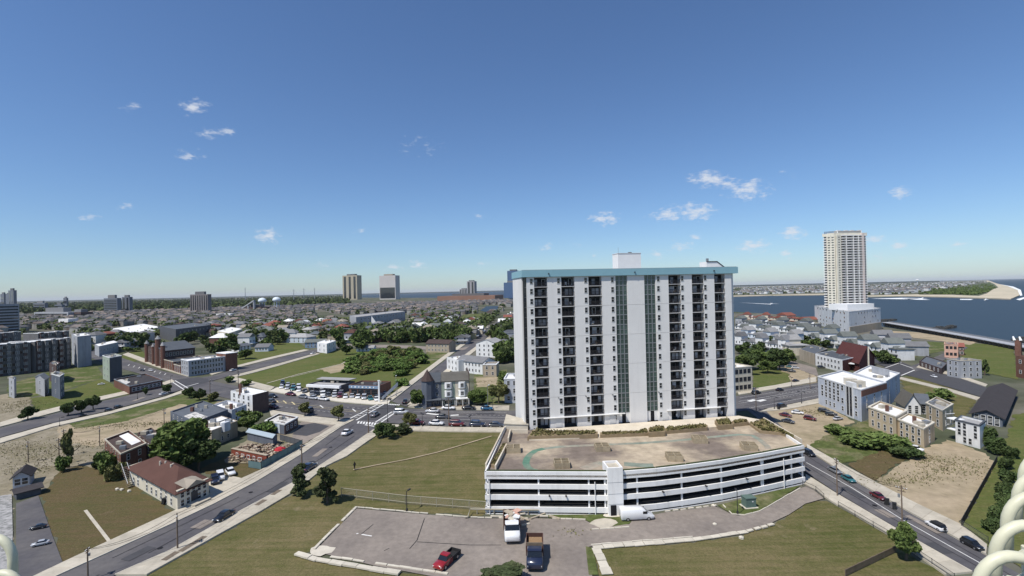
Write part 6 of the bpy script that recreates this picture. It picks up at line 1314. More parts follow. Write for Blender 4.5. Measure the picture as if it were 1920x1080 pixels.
sky_tower('town_block', 'brown depot below the conveyor ramp', 460, 490, 583, 573, WM['brick_dark'], 25, cat='building'); sky_tower('town_block', 'long low white-roofed store among the far roofs', 390, 440, 598, 594, WM['white'], 18, roof='white', cat='building')
for k, (x, yb, yt, lab) in enumerate(((492,580,556,'pale blue water tank with white dome, left of two'), (519,578,554,'pale blue water tank with white dome, right of two'))):
    P = G(x, yb); r_ = 14*P.y/FPX*.52; zt = TZ(P, x, yt); t = thing('water_tower', lab, 'water tower', (P.x, P.y, 0), group='water towers'); zc = zt-r_*.9
    for a in range(6): link('leg', MB().tube([(math.cos(a*1.047)*r_*.75, math.sin(a*1.047)*r_*.75, 0), (math.cos(a*1.047)*r_*.6, math.sin(a*1.047)*r_*.6, zc)], r_*.06, 5).mesh('leg'), WM['lightblue'], t)
    link('riser', MB().tube([(0, 0, 0), (0, 0, zc)], r_*.2, 8).mesh('riser'), WM['lightblue'], t)
    prof = [(.05, -.35), (.7, -.3), (.98, 0), (1, .2), (.9, .5), (.6, .78), (.25, .9), (.02, .92)]; m = MB(); nn = 16
    vs = [(math.cos(2*PI*i/nn)*p*r_, math.sin(2*PI*i/nn)*p*r_, zc+z_*r_) for p, z_ in prof for i in range(nn)]; m.add(vs, [(j*nn+i, j*nn+(i+1) % nn, (j+1)*nn+(i+1) % nn, (j+1)*nn+i) for j in range(len(prof)-1) for i in range(nn)])
    link('tank', m.mesh('tank', smooth=True), mat('tank_white', (.66,.72,.76), .5, .06, .2), t)
P, Q = G(444,583), G(476,583); RAMP = thing('conveyor_ramp', 'long inclined pale conveyor ramp left of the water tanks', 'ramp', tuple(P)); zt = TZ(Q, 476, 560)
link('ramp_deck', MB().add([(0, 0, 0), (Q.x-P.x, Q.y-P.y, zt-3), (Q.x-P.x, Q.y-P.y, zt), (0, 0, 3), (0, 8, 0), (Q.x-P.x, Q.y-P.y+8, zt-3), (Q.x-P.x, Q.y-P.y+8, zt), (0, 8, 3)], [(0, 1, 2, 3), (7, 6, 5, 4), (3, 2, 6, 7), (0, 4, 5, 1)]).mesh('ramp_deck'), WM['grey'], RAMP)
for s_ in (.35, .65, .98): link('ramp_leg', MB().box(((Q.x-P.x)*s_, (Q.y-P.y)*s_+4, zt*s_/2), (3, 6, zt*s_)).mesh('ramp_leg'), WM['grey'], RAMP)
for x, yb, yt, lab in ((460,562,537,'thin mast above the town, left of the water tanks'), (551,560,539,'thin crane mast right of the water tanks'), (570,559,537,'thin radio mast, left of a far pair'), (590,558,536,'thin radio mast, right of a far pair')):
    P = G(x, yb); zt = TZ(P, x, yt); t = thing('radio_mast', lab, 'mast', tuple(P)); link('mast', MB().tube([(0, 0, 0), (0, 0, zt)], [P.y*.0009, P.y*.0004], 5).mesh('mast'), M['metal'], t); link('cross_arm', MB().box((0, 0, zt*.9), (P.y*.004, P.y*.0006, P.y*.0006)).mesh('cross_arm'), M['metal'], t)
sheet('far_field', [(592,592),(655,590),(650,597),(598,598)], .12, M['grass_green']); sheet('far_field', [(868,585),(930,580),(905,598),(855,604)], .125, M['grass_rough']); sheet('marina', [(900,577),(912,569),(936,568),(934,578),(915,581)], .3, wm)
sheet('far_road', [(120,618),(250,606),(256,609),(130,623)], .13, M['asphalt_old'])
# ---------------------------------------------------------------- shore, hotel, island
def condo_row(a, b, n, wcol, rcol, lab, k0, rzoff=0.):
    A, B = G(*a), G(*b); d = B-A; rz = math.atan2(d.y, d.x)
    for i in range(n):
        q = A+d*((i+.5)/n); k = (k0+i) % 3*3+1; t = thing('condominium', f'{wn_[wcol]} condominium, {rn_[rcol]} roof, {ordw(i)} along the {lab}', 'house', (q.x, q.y, 0), rz+rzoff, 'condominium rows by the shore'); sc = d.length/n/HV[k][0]*.98
        w_ = link('wall', HME[k][0], WM[wcol], t); r_ = link('roof', HME[k][1], RM[rcol], t); p_ = link('porch_roof', HME[k][2], RM[rcol], t); t.scale = (sc, min(1.1, sc*1.1), 1)
        for xx in (-.25, .25):
            for zz in (.9, 3.4): link('window', pane1, M['glass'], t, loc=(HV[k][0]*xx, -HV[k][1]/2-.01, zz))
        link('dormer', MB().add([(-1.2, -HV[k][1]/2-.3, HV[k][2]), (1.2, -HV[k][1]/2-.3, HV[k][2]), (0, -HV[k][1]/2-.3, HV[k][2]+1.6), (0, 0, HV[k][2]+1.6)], [(0, 1, 2), (0, 2, 3), (1, 3, 2)]).mesh('dormer'), M['white_paint'] if i % 2 == 0 else RM[rcol], t)
condo_row((1384,597),(1468,601),7,'cream','red','reddish row by the inlet water',0)
condo_row((1384,606),(1536,617),11,'grey','greygreen','first grey row below the inlet houses',1)
condo_row((1384,617),(1570,634),12,'white','greygreen','long row left of the shore hotel',2)
condo_row((1384,632),(1500,646),8,'lightblue','lightgrey','row beside the leafy courtyard',0)
condo_row((1384,648),(1480,660),7,'white','grey','row above the tall dark trees',1)
condo_row((1500,634),(1700,676),16,'white','greygreen','row running past the maroon church',2)
condo_row((1470,656),(1500,664),2,'cream','lightgrey','lane by the tan school wing',1)
condo_row((1640,646),(1715,668),7,'grey','grey','last row before the shore field',0)
condo_row((1465,600),(1525,606),3,'cream','red','turreted group on the inlet point',1)
for i, (x, y, s_) in enumerate(((1400,640,4),(1420,628,4),(1440,642,4),(1465,640,4),(1490,632,4),(1510,640,4.5),(1528,648,4.5),(1548,650,4),(1405,612,3.5),(1430,602,4),(1575,646,3.5),(1600,655,3.5),(1625,662,3.5),(1650,672,3.5),(1672,680,3.5),(1425,655,4.5),(1500,650,4),(1410,672,5),(1430,676,5),(1395,660,5))):
    tree((x, y), s_*1.3, s_, 'mid', ('mid', 'dark')[i % 2], f'leafy courtyard tree between condominium rows, {ordw(i)} of the shore planting', name='courtyard_tree', group='trees between the condominiums', stem=.1)
# shore hotel
pf = foot3((1528,604),(1593,626),(1652,616)); hp_, zp = building('hotel_podium', 'broad white hotel podium with strip windows under the cream tower', 'hotel', pf, hpx=582, wall='white', roof='lightgrey', cap=M['white_paint'], wins=[(0,5,9,dict(w=3.6,h=1.5,zb=1,skip=.45)),(1,4,10,dict(w=2.2,h=1.4,zb=2,skip=.55)),(0,1,6,dict(w=2.2,h=2.2,zb=17,zt=.3))])
q = pf[1].lerp(pf[2], .55); link('roof_hall', MB().box((q.x-3, q.y+14, zp+2), (26, 18, 5), .2).mesh('roof_hall', tuple(hp_.location)), M['white_paint'], hp_)
q = pf[1].lerp(pf[2], .5); dd = (pf[2]-pf[1]).normalized(); nn_ = Vector((dd.y, -dd.x, 0)); link('base_block', MB().prism([pf[1]+nn_*.4, pf[2]+nn_*.4, pf[2], pf[1]], 0, 6).mesh('base_block', tuple(hp_.location)), WM['tan'], hp_)
hB = G(1570,611)
def reach(dx, dy, xt):
    k = 1.
    for _ in range(4000):
        if abs(PX(hB.x+dx*k, hB.y+dy*k)[0]-PX(hB.x, hB.y)[0]) >= abs(xt-1570): break
        k += .05
    return Vector((hB.x+dx*k, hB.y+dy*k, 0))
hA, hC = reach(-.62, .45, 1549), reach(1, .12, 1627); hf = [hA, hB, hC, hA+hC-hB]; HZ = TZ(hf[1], 1569, 440)
HT = thing('hotel_tower', 'tall cream hotel tower with banded balconies on the inlet shore', 'hotel', tuple(sum(hf, Vector())/4)); ho = tuple(HT.location); HCR = wallm('hotel_cream', (.72,.68,.57)); HW = wallm('hotel_white', (.78,.76,.72))
link('dark_core', MB().prism(hf, 0, HZ).mesh('dark_core', ho), mat('hotel_glass', (.03,.033,.04), .2, .1, .3), HT)
NFL = 29; zb_ = zp-2; fh = (HZ-zb_)/NFL; gr = [p for p in hf]; e1 = (hf[1]-hf[0]).normalized(); n1_ = Vector((e1.y, -e1.x, 0)); e2 = (hf[2]-hf[1]).normalized(); n2_ = Vector((e2.y, -e2.x, 0)); L1, L2 = (hf[1]-hf[0]).length, (hf[2]-hf[1]).length
def hpart(name, poly, za, zz, m): return link(name, MB().prism(poly, za, zz).mesh(name, ho), m, HT)
for k in range(NFL+1):
    z_ = zb_+k*fh
    hpart('balcony_band', [hf[1]+n2_*.05+e2*L2*.16, hf[1]+n2_*2.2+e2*L2*.16, hf[1]+n2_*2.2+e2*L2*.82, hf[1]+n2_*.05+e2*L2*.82], z_, z_+fh*.42, HW)
    hpart('balcony_band', [hf[1]+n2_*.05+e2*L2*.90, hf[1]+n2_*1.0+e2*L2*.90, hf[2]+n2_*1.0, hf[2]+n2_*.05], z_, z_+fh*.42, HW)
    hpart('balcony_band', [hf[0]-e1*.9+n1_*.3, hf[0]+e1*L1*.2+n1_*.5, hf[0]+e1*L1*.2, hf[0]-e1*.9], z_, z_+fh*.42, HW)
hpart('wall_panel', [hf[0]+e1*L1*.22+n1_*1.0, hf[1]+n1_*1.0-e1*.2, hf[1]-e1*.2, hf[0]+e1*L1*.22], 0, HZ+1.5, HCR)
hpart('pier', [hf[1]+n2_*1.9, hf[1]+n2_*1.9+e2*L2*.14, hf[1]+e2*L2*.14, hf[1]], 0, HZ+1, HCR)
for a, w_ in ((.30,.02),(.53,.018),(.70,.018)): hpart('pier', [hf[1]+n2_*2.3+e2*L2*a, hf[1]+n2_*2.3+e2*L2*(a+w_), hf[1]+e2*L2*(a+w_), hf[1]+e2*L2*a], 0, HZ, HW)
hpart('pier', [hf[1]+n2_*2.2+e2*L2*.82, hf[1]+n2_*2.2+e2*L2*.89, hf[1]+e2*L2*.89, hf[1]+e2*L2*.82], 0, HZ+2.5, wallm('hotel_pink', (.70,.60,.54)))
put_windows(HT, hf[0]+e1*L1*.22+n1_*1.0, hf[1]+n1_*1.0, zb_, HZ, NFL, 2, L1*.22, fh*.5, single=True); put_windows(HT, hf[1]+n2_*1.9, hf[1]+n2_*1.9+e2*L2*.14, zb_, HZ, NFL, 1, L2*.05, fh*.5, single=True)
hpart('crown_band', grow(hf, 1.0), HZ, HZ+fh*1.3, HCR); hpart('crown_roof', inset(hf, 3), HZ+fh*1.3, HZ+fh*2.2, RM['lightgrey'])
for s_ in range(5): q = hf[0].lerp(hf[1], .1+.18*s_)+n1_*.6; link('crown_arch', MB().box((q.x, q.y, HZ+fh*1.6), (L1*.16, .6, fh*.9), math.atan2(e1.y, e1.x)).mesh('crown_arch', ho), WM['blue'], HT)
for s_ in (.15, .4, .6, .85): q = hf[1].lerp(hf[2], s_)+(hf[3]-hf[0])*.3*0; link('roof_vent', MB().box((q.x, q.y+2, HZ+fh*1.9), (L2*.1, 2, fh*1.1), math.atan2(e2.y, e2.x)).mesh('roof_vent', ho), M['white_paint'], HT)
# boardwalk on piles
BW = [G(1652,608), G(1740,626), G(1830,645), G(1925,666), G(2050,694)]
BD_ = thing('boardwalk', 'long grey boardwalk on dark piles along the inlet shore', 'boardwalk', tuple(BW[0])); bo = tuple(BW[0])
for i in range(4):
    a, b = BW[i], BW[i+1]; d = (b-a).normalized(); n = Vector((-d.y, d.x, 0)); L_ = (b-a).length
    link('deck', MB().prism([a, b, b+n*6, a+n*6], 2.2, 2.6).mesh('deck', bo), WM['grey'], BD_); link('railing', MB().prism([a+n*5.8, b+n*5.8, b+n*6, a+n*6], 2.6, 3.6).mesh('railing', bo), M['metal'], BD_)
    for k in range(int(L_/5)):
        q = a+d*(k*5); link('pile', MB().box((q.x, q.y, 1.0), (.5, .5, 2.6)).mesh('pile', bo), M['black'], BD_)
    link('shadow_skirt', MB().prism([a+n*2.5, b+n*2.5, b+n*2.8, a+n*2.8], -1, 2.1).mesh('shadow_skirt', bo), M['wood'], BD_)
for k, (a, b, lab) in enumerate((((1653,600),(1675,598),'short dark rock jetty behind the hotel podium'), ((1742,618),(1790,614),'dark rock jetty running out from the boardwalk'), ((1905,646),(1925,638),'dark rock jetty beside the brick tower'))):
    A, B = G(*a), G(*b); t = thing('rock_jetty', lab, 'jetty', tuple(A)); r = random.Random(k)
    for i in range(26): q = A.lerp(B, i/26); link('boulder', MB().box((q.x-A.x+r.uniform(-1.5, 1.5), q.y-A.y+r.uniform(-1.5, 1.5), r.uniform(-1, .3)), (r.uniform(2, 4), r.uniform(2, 4), r.uniform(1, 2.4)), r.uniform(0, 3)).mesh('boulder'), mat('jetty_rock', (.06,.06,.058), .9, .3, .5), t)
# the island across the inlet
isl = [(1370,550),(1450,549),(1545,549.5),(1632,555),(1700,555.5),(1780,560),(1850,564.5),(1895,567.5),(1912,561),(1908,551),(1890,543),(1868,537),(1856,532),(1850,530.5),(1640,530.5),(1500,531),(1370,532)]
slab('island', isl, -3, 1.0, M['sand'])
MARSH = mat('island_green', (.075,.095,.05), .95, .3, .01, .004, (.12,.12,.075))
sheet('island_ground', [(1370,548.5),(1540,547.5),(1632,553),(1660,553),(1725,553),(1780,549),(1850,537),(1850,531),(1500,531.5),(1370,532.5)], 1.2, M['ground'])
sheet('dune_meadow', [(1722,554),(1780,556),(1835,560),(1850,556),(1862,548),(1872,545),(1864,538),(1855,533.5),(1810,541),(1760,545)], 1.4, MARSH)
hs = []; ts = []
for _ in range(4200):
    x, y = rh.uniform(1372, 1860), rh.uniform(531.5, 553); 
    if inpoly(x, y, [(1370,547),(1540,546),(1632,552),(1700,552),(1760,545),(1850,534),(1850,531.5),(1370,532.5)]): (hs if rh.random() < .5 else ts).append(G(x, y))
mass_houses('island_houses', 'mass of pale far houses on the island across the inlet', hs[:900], .3, mat('island_walls', (.62,.62,.61), .9, .35, .02), FARR, scale=1.25); mass_trees('island_trees', 'low dark tree belt on the island across the inlet', ts[:1100], 5, 9, 8, per=26, leaf=4)
dn = [G(rh.uniform(1722,1872), rh.uniform(536,558)) for _ in range(1500)]; dpoly = pxw([(1722,553),(1780,556),(1835,559),(1855,552),(1868,546),(1855,535),(1810,541),(1760,545)])
mass_trees('dune_scrub', 'dark green scrub covering the island dunes', [q for q in dn if inpoly(*PX(q.x, q.y), dpoly)], 2, 4, 9, per=14, leaf=5, m=FM['mid'])
FOAM = mat('foam', (.75,.77,.78), .8, .1, .1)
for p in ([(1632,557.5),(1690,557.5),(1740,560),(1700,560.5)], [(1385,560),(1440,563.5),(1462,563.5),(1440,564.2)], [(1690,559),(1720,559.5),(1745,563),(1720,562)], [(1800,563),(1825,564),(1820,565.5),(1800,564.5)], [(1905,567),(1935,560),(1935,562),(1912,569)], [(1908,551),(1914,550),(1917,560),(1913,561)], [(1868,537),(1900,543.5),(1914,550),(1908,551),(1890,543.5)]): sheet('foam_streak', p, -1.0, FOAM)
for x, y, lab in ((1447,565,'small white motor boat trailing a wake in the inlet'), (1849,567,'white boat off the island point'), (1730,561,'small white boat near the island beach')):
    P = G(x, y); t = thing('motor_boat', lab, 'boat', (P.x, P.y, -1.1), .3, 'boats in the inlet'); link('hull', MB().add([(-4, -1.3, .2), (3, -1.3, .2), (6, 0, .6), (3, 1.3, .2), (-4, 1.3, .2), (-4, -1.7, 1.5), (3, -1.7, 1.7), (7, 0, 2.1), (3, 1.7, 1.7), (-4, 1.7, 1.5)], [(0, 1, 6, 5), (1, 2, 7, 6), (2, 3, 8, 7), (3, 4, 9, 8), (4, 0, 5, 9), (5, 6, 7, 8, 9)]).mesh('hull'), M['white_paint'], t); link('cabin', MB().box((0, 0, 2.4), (3, 2, 1.6)).mesh('cabin'), M['white_paint'], t); link('windscreen', MB().box((1.55, 0, 2.7), (.1, 1.7, .7)).mesh('windscreen'), M['glass'], t)
P = G(1720,533); t = thing('water_tower', 'white water tower far off on the island skyline', 'water tower', tuple(P), group='water towers'); link('riser', MB().tube([(0, 0, 0), (0, 0, 45)], 5, 8).mesh('riser'), M['white_paint'], t); link('tank', MB().tube([(0, 0, 38), (0, 0, 44), (0, 0, 52), (0, 0, 56)], [6, 22, 22, 6], 12).mesh('tank'), M['white_paint'], t)
slab('far_shore', None, -2, 22, mat('far_marsh', (.05,.065,.05), .95, .2, .001), world=[Vector(p) for p in ((-26000, 17000, 0), (-6000, 15500, 0), (-1500, 15000, 0), (600, 15500, 0), (600, 16500, 0), (-26000, 18500, 0))])
slab('far_shore', None, -2, 26, MATS['far_marsh'], world=[Vector(p) for p in ((5200, 11500, 0), (9800, 11000, 0), (9800, 12500, 0), (5200, 13000, 0))])
# air: even haze over land and water
hz_ = link('haze', MB().box((0, 33500, 146), (142000, 74200, 300)).mesh('haze'), None); hz_['kind'] = 'stuff'; hz_['label'] = 'thin bluish haze in the distance'
hm = bpy.data.materials.new('haze'); hm.use_nodes = True; N, L = nodes_of(hm); N.remove(N['Principled BSDF']); pv = N.new('ShaderNodeVolumePrincipled')
pv.inputs['Color'].default_value = (.94,.97,1,1); pv.inputs['Density'].default_value = HAZE = 1.9e-5; pv.inputs['Anisotropy'].default_value = .0
L.new(pv.outputs[0], N['Material Output'].inputs['Volume']); hz_.data.materials.append(hm); hz_.display_type = 'WIRE'

for i, (x, y, h_, r_) in enumerate(((285,655,8,6),(262,650,8,5),(395,660,8,5),(412,664,7,5),(425,652,8,6),(385,650,9,6),(250,640,7,5),(190,640,8,5),(205,646,7,5),(160,650,8,5),(165,662,7,5),(330,660,9,6),(455,648,8,6),(500,648,7,5),(520,644,7,5),(640,650,7,5),(150,612,9,7),(90,612,9,7),(60,616,8,6),(175,622,8,6))):
    tree((x, y), h_, r_, 'mid', ('dark', 'mid', 'far')[i % 3], f'shade tree behind the church blocks, {ordw(i)} of the western planting', name='shade_tree', group='shade trees of the western blocks', stem=.12)
# ---------------------------------------------------------------- street furniture and small things
WOODP = mat('pole_wood', (.16,.12,.09), .95, .25, 1.5); BLK = mat('black_metal', (.03,.03,.032), .5, .1, 2.)
def pole(px, ytop, label, kind='utility', z=.2):
    P = G(*px); h = TZ(P, px[0], ytop)-z; s_ = vscale(px[0]); r = .14*max(s_, .7)
    if kind == 'utility':
        t = thing('utility_pole', label, 'utility pole', (P.x, P.y, z), random.uniform(0, 3), 'utility poles along the streets'); link('pole', MB().tube([(0, 0, 0), (0, 0, h)], [r*1.2, r*.8], 8).mesh('pole'), WOODP, t)
        for k, zz in enumerate((.93, .86)): link('cross_arm', MB().box((0, 0, h*zz), (h*.22*(1-k*.3), .12, .12)).mesh('cross_arm'), WOODP, t)
        link('transformer', MB().tube([(.35, 0, h*.70), (.35, 0, h*.78)], r*1.7, 8).mesh('transformer'), M['metal'], t)
        for sx in (-.1, -.05, .05, .1): link('insulator', MB().tube([(h*sx, 0, h*.93), (h*sx, 0, h*.955)], .06, 6).mesh('insulator'), M['white_paint'], t)
    else:
        dark_ = kind != 'white'; t = thing('street_lamp', label, 'street lamp', (P.x, P.y, z), random.uniform(0, 3), 'street lamps'); m = BLK if dark_ else M['metal']; link('post', MB().tube([(0, 0, 0), (0, 0, h*.2), (0, 0, h)], [r*.9, r*.55, r*.45], 8).mesh('post'), m, t)
        link('base', MB().tube([(0, 0, 0), (0, 0, .5)], r*1.5, 8).mesh('base'), m, t)
        for sx in ((-1, 1) if kind == 'double' else (1,)):
            link('arm', MB().tube([(0, 0, h*.96), (sx*.5, 0, h)], r*.3, 6).mesh('arm'), m, t); link('lamp_head', MB().box((sx*.75, 0, h), (.7, .3, .18)).mesh('lamp_head'), m if dark_ else M['white_paint'], t)
for a in (((1570,932),858,'wooden utility pole on the near side of the east street by the garage'), ((1692,990),910,'wooden utility pole further down the east street with a white lamp'), ((333,1031),962,'wooden pole beside the cream hall pavement'), ((566,872),833,'wooden pole on the side street above the pines'),
  ((842,800),745,'tall pole at the kerb of the lawn beside the parked cars'), ((691,813),762,'dark pole at the lawn corner of the crossing'), ((308,803),765,'wooden pole in the dirt lot behind the big tree'), ((187,838),800,'wooden pole in the dirt lot left of the brick building'), ((120,856),806,'thin pole in the middle of the dirt lot'), ((111,872),822,'leaning pole beside the skinny tree'), ((53,868),828,'pole behind the blue cottage'),
  ((394,742),710,'pole on the avenue by the row houses'), ((447,728),692,'pole between the two green lots'), ((1519,729),700,'tall pole beside the grey apartments'), ((1418,772),722,'pole at the tower end of the avenue'), ((165,1090),1026,'pole at the bottom of the side street')): pole(*a)
for a in (((763,961),921,'dark lamp post at the edge of the parking lot','one'), ((1383,966),921,'dark lamp post beside the green transformer box','one'), ((882,801),778,'twin-headed lamp at the kerb near the garage','double'), ((792,800),774,'twin-headed lamp at the kerb by the low juniper','double'), ((915,768),720,'tall pale lamp behind the blue hatchback','white'), ((924,766),745,'twin lamp by the overgrown yard','double'), ((743,742),702,'tall pale lamp beside the slanted sign','white'),
  ((727,791),748,'dark signal post in the crossing corner','one'), ((571,765),732,'pale lamp above the small street tree opposite the car lot','white'), ((1452,767),743,'twin lamp on the near pavement right of the tower','double'), ((1503,757),733,'twin lamp beside the dirt car park','double'), ((1484,724),705,'twin lamp at the mouth of the lane','double'), ((320,735),705,'lamp at the west street crossing','one'), ((258,750),722,'lamp on the west street by the mural shop','one'), ((112,802),785,'lamp on the west street verge','one')): pole(a[0], a[1], a[2], a[3])
# chain-link fence along the lawn
CL = bpy.data.materials.new('chain_link'); CL.use_nodes = True; N, L = nodes_of(CL); tr = N.new('ShaderNodeBsdfTransparent'); mxs = N.new('ShaderNodeMixShader'); mxs.inputs[0].default_value = .22; N['Principled BSDF'].inputs['Base Color'].default_value = (.22,.21,.18,1)
L.new(tr.outputs[0], mxs.inputs[1]); L.new(N['Principled BSDF'].outputs[0], mxs.inputs[2]); L.new(mxs.outputs[0], N['Material Output'].inputs[0])
def fence(pts, h, label, step=3., name='chain_link_fence', pm=None, fabric=True, solid=None, group=None, pr=.05):
    P = [G(*p) for p in pts]; t = thing(name, label, 'fence', tuple(P[0]), group=group); o = tuple(P[0]); pm = pm or M['metal']
    for a, b in zip(P, P[1:]):
        n = max(1, int((b-a).length/step))
        for k in range(n+1): q = a.lerp(b, k/n); link('post', MB().tube([(q.x, q.y, 0), (q.x, q.y, h+.1)], pr, 6).mesh('post', o), pm, t)
        for zz in (h, .45): link('rail', MB().tube([(a.x, a.y, zz), (b.x, b.y, zz)], pr*.9, 6).mesh('rail', o), pm, t)
        if solid: 
            d = (b-a).normalized(); nn_ = Vector((-d.y, d.x, 0))*.04; link('panel', MB().prism([a-nn_, b-nn_, b+nn_, a+nn_], .15, h-.05).mesh('panel', o), solid, t)
        elif fabric: link('fabric', MB().add([(a.x, a.y, .1), (b.x, b.y, .1), (b.x, b.y, h), (a.x, a.y, h)], [(0, 1, 2, 3)]).mesh('fabric', o), CL, t)
PALEF = mat('pale_rail', (.33,.30,.23), .7, .1, 2.)
fence([(640,931),(760,946),(911,958)], 1.7, 'low pale chain-link fence across the lawn left of the garage', pm=PALEF, pr=.06)
fence([(1572,951),(1675,1012),(1790,1090)], 1.0, 'dark low fence along the lawn edge of the east street', pm=BLK, pr=.035)
fence([(1870,866),(1803,989)], 1.3, 'dark mesh fence between the dirt lot and the hedge', pm=BLK, pr=.05, solid=mat('dark_mesh', (.035,.022,.02), .9, .2, 2.)); fence([(1803,989),(1853,1022)], 1.2, 'dark fence by the pavement below the hedge', pm=BLK, pr=.04)
fence([(490,881),(567,838)], 1.9, 'dark green board fence of the salvage yard along the pavement', pm=BLK, solid=WM['teal'], name='board_fence'); fence([(466,877),(490,881)], 1.7, 'short return of the dark green salvage yard fence', pm=BLK, solid=WM['teal'], name='board_fence')
fence([(567,838),(525,826)], 1.7, 'dark fence between the salvage yard and the asphalt patch', pm=BLK, solid=WM['darkgrey'], name='board_fence'); fence([(1585,1082),(1680,1036)], 1.0, 'weathered low wall fence across the lower lawn', pm=WOODP, solid=mat('old_board', (.12,.095,.065), .9, .3, 1.5), name='board_fence')
fence([(1505,912),(1530,923),(1545,937)], 1.1, 'short grey fence at the parking lot exit', pm=BLK, pr=.04)
# salvage yard
A_ = G(434,858); B_ = G(500,872); t = thing('brick_wall_stub', 'low red-brown wall of salvaged brick in the yard', 'wall', tuple(A_)); d = (B_-A_).normalized(); n = Vector((-d.y, d.x, 0)); link('wall', MB().prism([A_, B_, B_+n*.5, A_+n*.5], 0, 2.2).mesh('wall', tuple(A_)), mat('salvage_red', (.20,.055,.035), .9, .3, .8), t); link('coping', MB().prism([A_-n*.1, B_-n*.1, B_+n*.6, A_+n*.6], 2.2, 2.32).mesh('coping', tuple(A_)), WM['tan'], t)
for k in range(5):
    q = A_.lerp(B_, .22+.16*k)-n*.4; fr, pn = win_meshes(1.1, 1.6, 1); o = link('window_frame', fr, M['frame'], None, loc=(q.x, q.y, .1), rz=math.atan2(d.y, d.x)+random.uniform(-.2, .2)); tag(o, f'loose white window frame leaning on the salvage wall, {ordw(k)} from the left', 'window frame', 'loose window frames in the yard')
building('tool_shed', 'long low blue-roofed tool shed behind the salvage heaps', 'shed', foot3((464,826),(512,838),(520,833)), h=2.6, wall='slate', roof=mat('shed_roof', (.32,.38,.42), .7, .1, 1.), kind='gable', rise=.5, over=.3)
P = G(525,848); t = thing('tarp_heap', 'bright red tarpaulin heap in the salvage yard', 'tarpaulin', tuple(P)); m = MB(); r = random.Random(2); pts = [(math.cos(a*.785)*2.0*r.uniform(.8, 1.1), math.sin(a*.785)*1.4, 0) for a in range(8)]; m.add(pts+[(x*.55, y*.55, 1.1+r.uniform(-.2, .2)) for x, y, _ in pts]+[(0, 0, 1.5)], [(i, (i+1) % 8, 8+(i+1) % 8, 8+i) for i in range(8)]+[(8+i, 8+(i+1) % 8, 16) for i in range(8)]); link('tarp', m.mesh('tarp'), mat('red_tarp', (.42,.02,.03), .5, .1, 2.), t)
yd = MB(); r = random.Random(9); yp = pxw([(425,868),(455,835),(520,838),(560,838),(492,876),(440,866)])
for _ in range(900):
    q = G(r.uniform(420,565), r.uniform(832,880)); x, y = PX(q.x, q.y)
    if inpoly(x, y, yp): yd.box((q.x, q.y, r.uniform(.1, 1.1)), (r.uniform(.15, 1.6), r.uniform(.1, .7), r.uniform(.06, .5)), r.uniform(0, 3))
o = yd.build('salvage_debris', mat('salvage_mix', (.48,.40,.30), .9, .5, 1.6, 1.1, (.12,.07,.05), (.45,.55))); o['kind'] = 'stuff'; o['label'] = 'jumble of salvaged boards and stone in the fenced yard'
# utility cabinet, bins, boulders, sign
P = G(1404,951); t = thing('transformer_box', 'green metal transformer box on a concrete pad by the garage', 'electrical box', (P.x, P.y, 0), .12); TG = mat('cabinet_green', (.10,.15,.13), .6, .1, 2.); link('cabinet', MB().box((0, 0, 1.05), (1.9, 1.5, 1.6)).mesh('cabinet'), TG, t); link('lid', MB().box((0, -.03, 1.9), (2.05, 1.65, .14)).mesh('lid'), TG, t); link('pad', MB().box((0, 0, .13), (2.5, 2.0, .25)).mesh('pad'), M['concrete_pale'], t); link('warning_plate', MB().box((.3, -.77, 1.3), (.25, .03, .18)).mesh('warning_plate'), M['frame'], t)
for px_, lab in (((1663,948),'black wheeled bin beside the dark red sedan'), ((1677,956),'black wheeled bin standing alone on the east street pavement'), ((304,937),'black bin against the cream hall, upper of two'), ((308,946),'black bin against the cream hall, lower of two'), ((1460,768),'dark bin on the pavement above the dirt car park')):
    P = G(*px_); t = thing('wheeled_bin', lab, 'bin', (P.x, P.y, .2), random.uniform(0, 3), 'wheeled bins'); s_ = .9; link('bin_body', loft([(-.32, .26, 0, .95, .04), (.32, .30, 0, 1.0, .04)]).mesh('bin_body'), M['black'], t); link('lid', MB().box((0, 0, 1.02), (.66, .74, .07)).mesh('lid'), M['black'], t)
    for sx in (-1, 1): link('wheel', MB().tube([(sx*.22, .33, .1), (sx*.30, .33, .1)], .1, 8).mesh('wheel'), M['black'], t)
for k, px_ in enumerate(((380,918.5),(388,919.5),(402,922),(1393,939),(1338,950),(1340,985),(1390,1010))):
    px_ = (px_[0]-(160 if k < 3 else 0), px_[1]); P = G(*px_); r = random.Random(k); m = MB(); vs = [(r.uniform(.7, 1.)*math.cos(a*1.047)*.45, r.uniform(.7, 1.)*math.sin(a*1.047)*.4, z_) for z_ in (0, .3) for a in range(6)]+[(0, 0, .5)]; m.add(vs, [(i, (i+1) % 6, 6+(i+1) % 6, 6+i) for i in range(6)]+[(6+i, 6+(i+1) % 6, 12) for i in range(6)]); o = link('boulder', m.mesh('boulder'), M['concrete_pale'], None, loc=tuple(P)); tag(o, f'pale boulder on the grass, {ordw(k)} counting from the cream hall to the east lawn', 'boulder', 'pale boulders on the lawns')
P, Q = G(716,752), G(746,734); t = thing('slanted_sign', 'long white slanted sign board at the crossing corner of the car lot', 'sign', tuple(P)); d = Q-P; link('board', MB().add([(0, 0, .6), (d.x, d.y, 2.6), (d.x, d.y, 4.2), (0, 0, 1.8), (0, .2, .6), (d.x, d.y+.2, 2.6), (d.x, d.y+.2, 4.2), (0, .2, 1.8)], [(0, 1, 2, 3), (7, 6, 5, 4), (3, 2, 6, 7), (0, 4, 5, 1), (1, 5, 6, 2), (0, 3, 7, 4)]).mesh('board'), M['white_paint'], t)
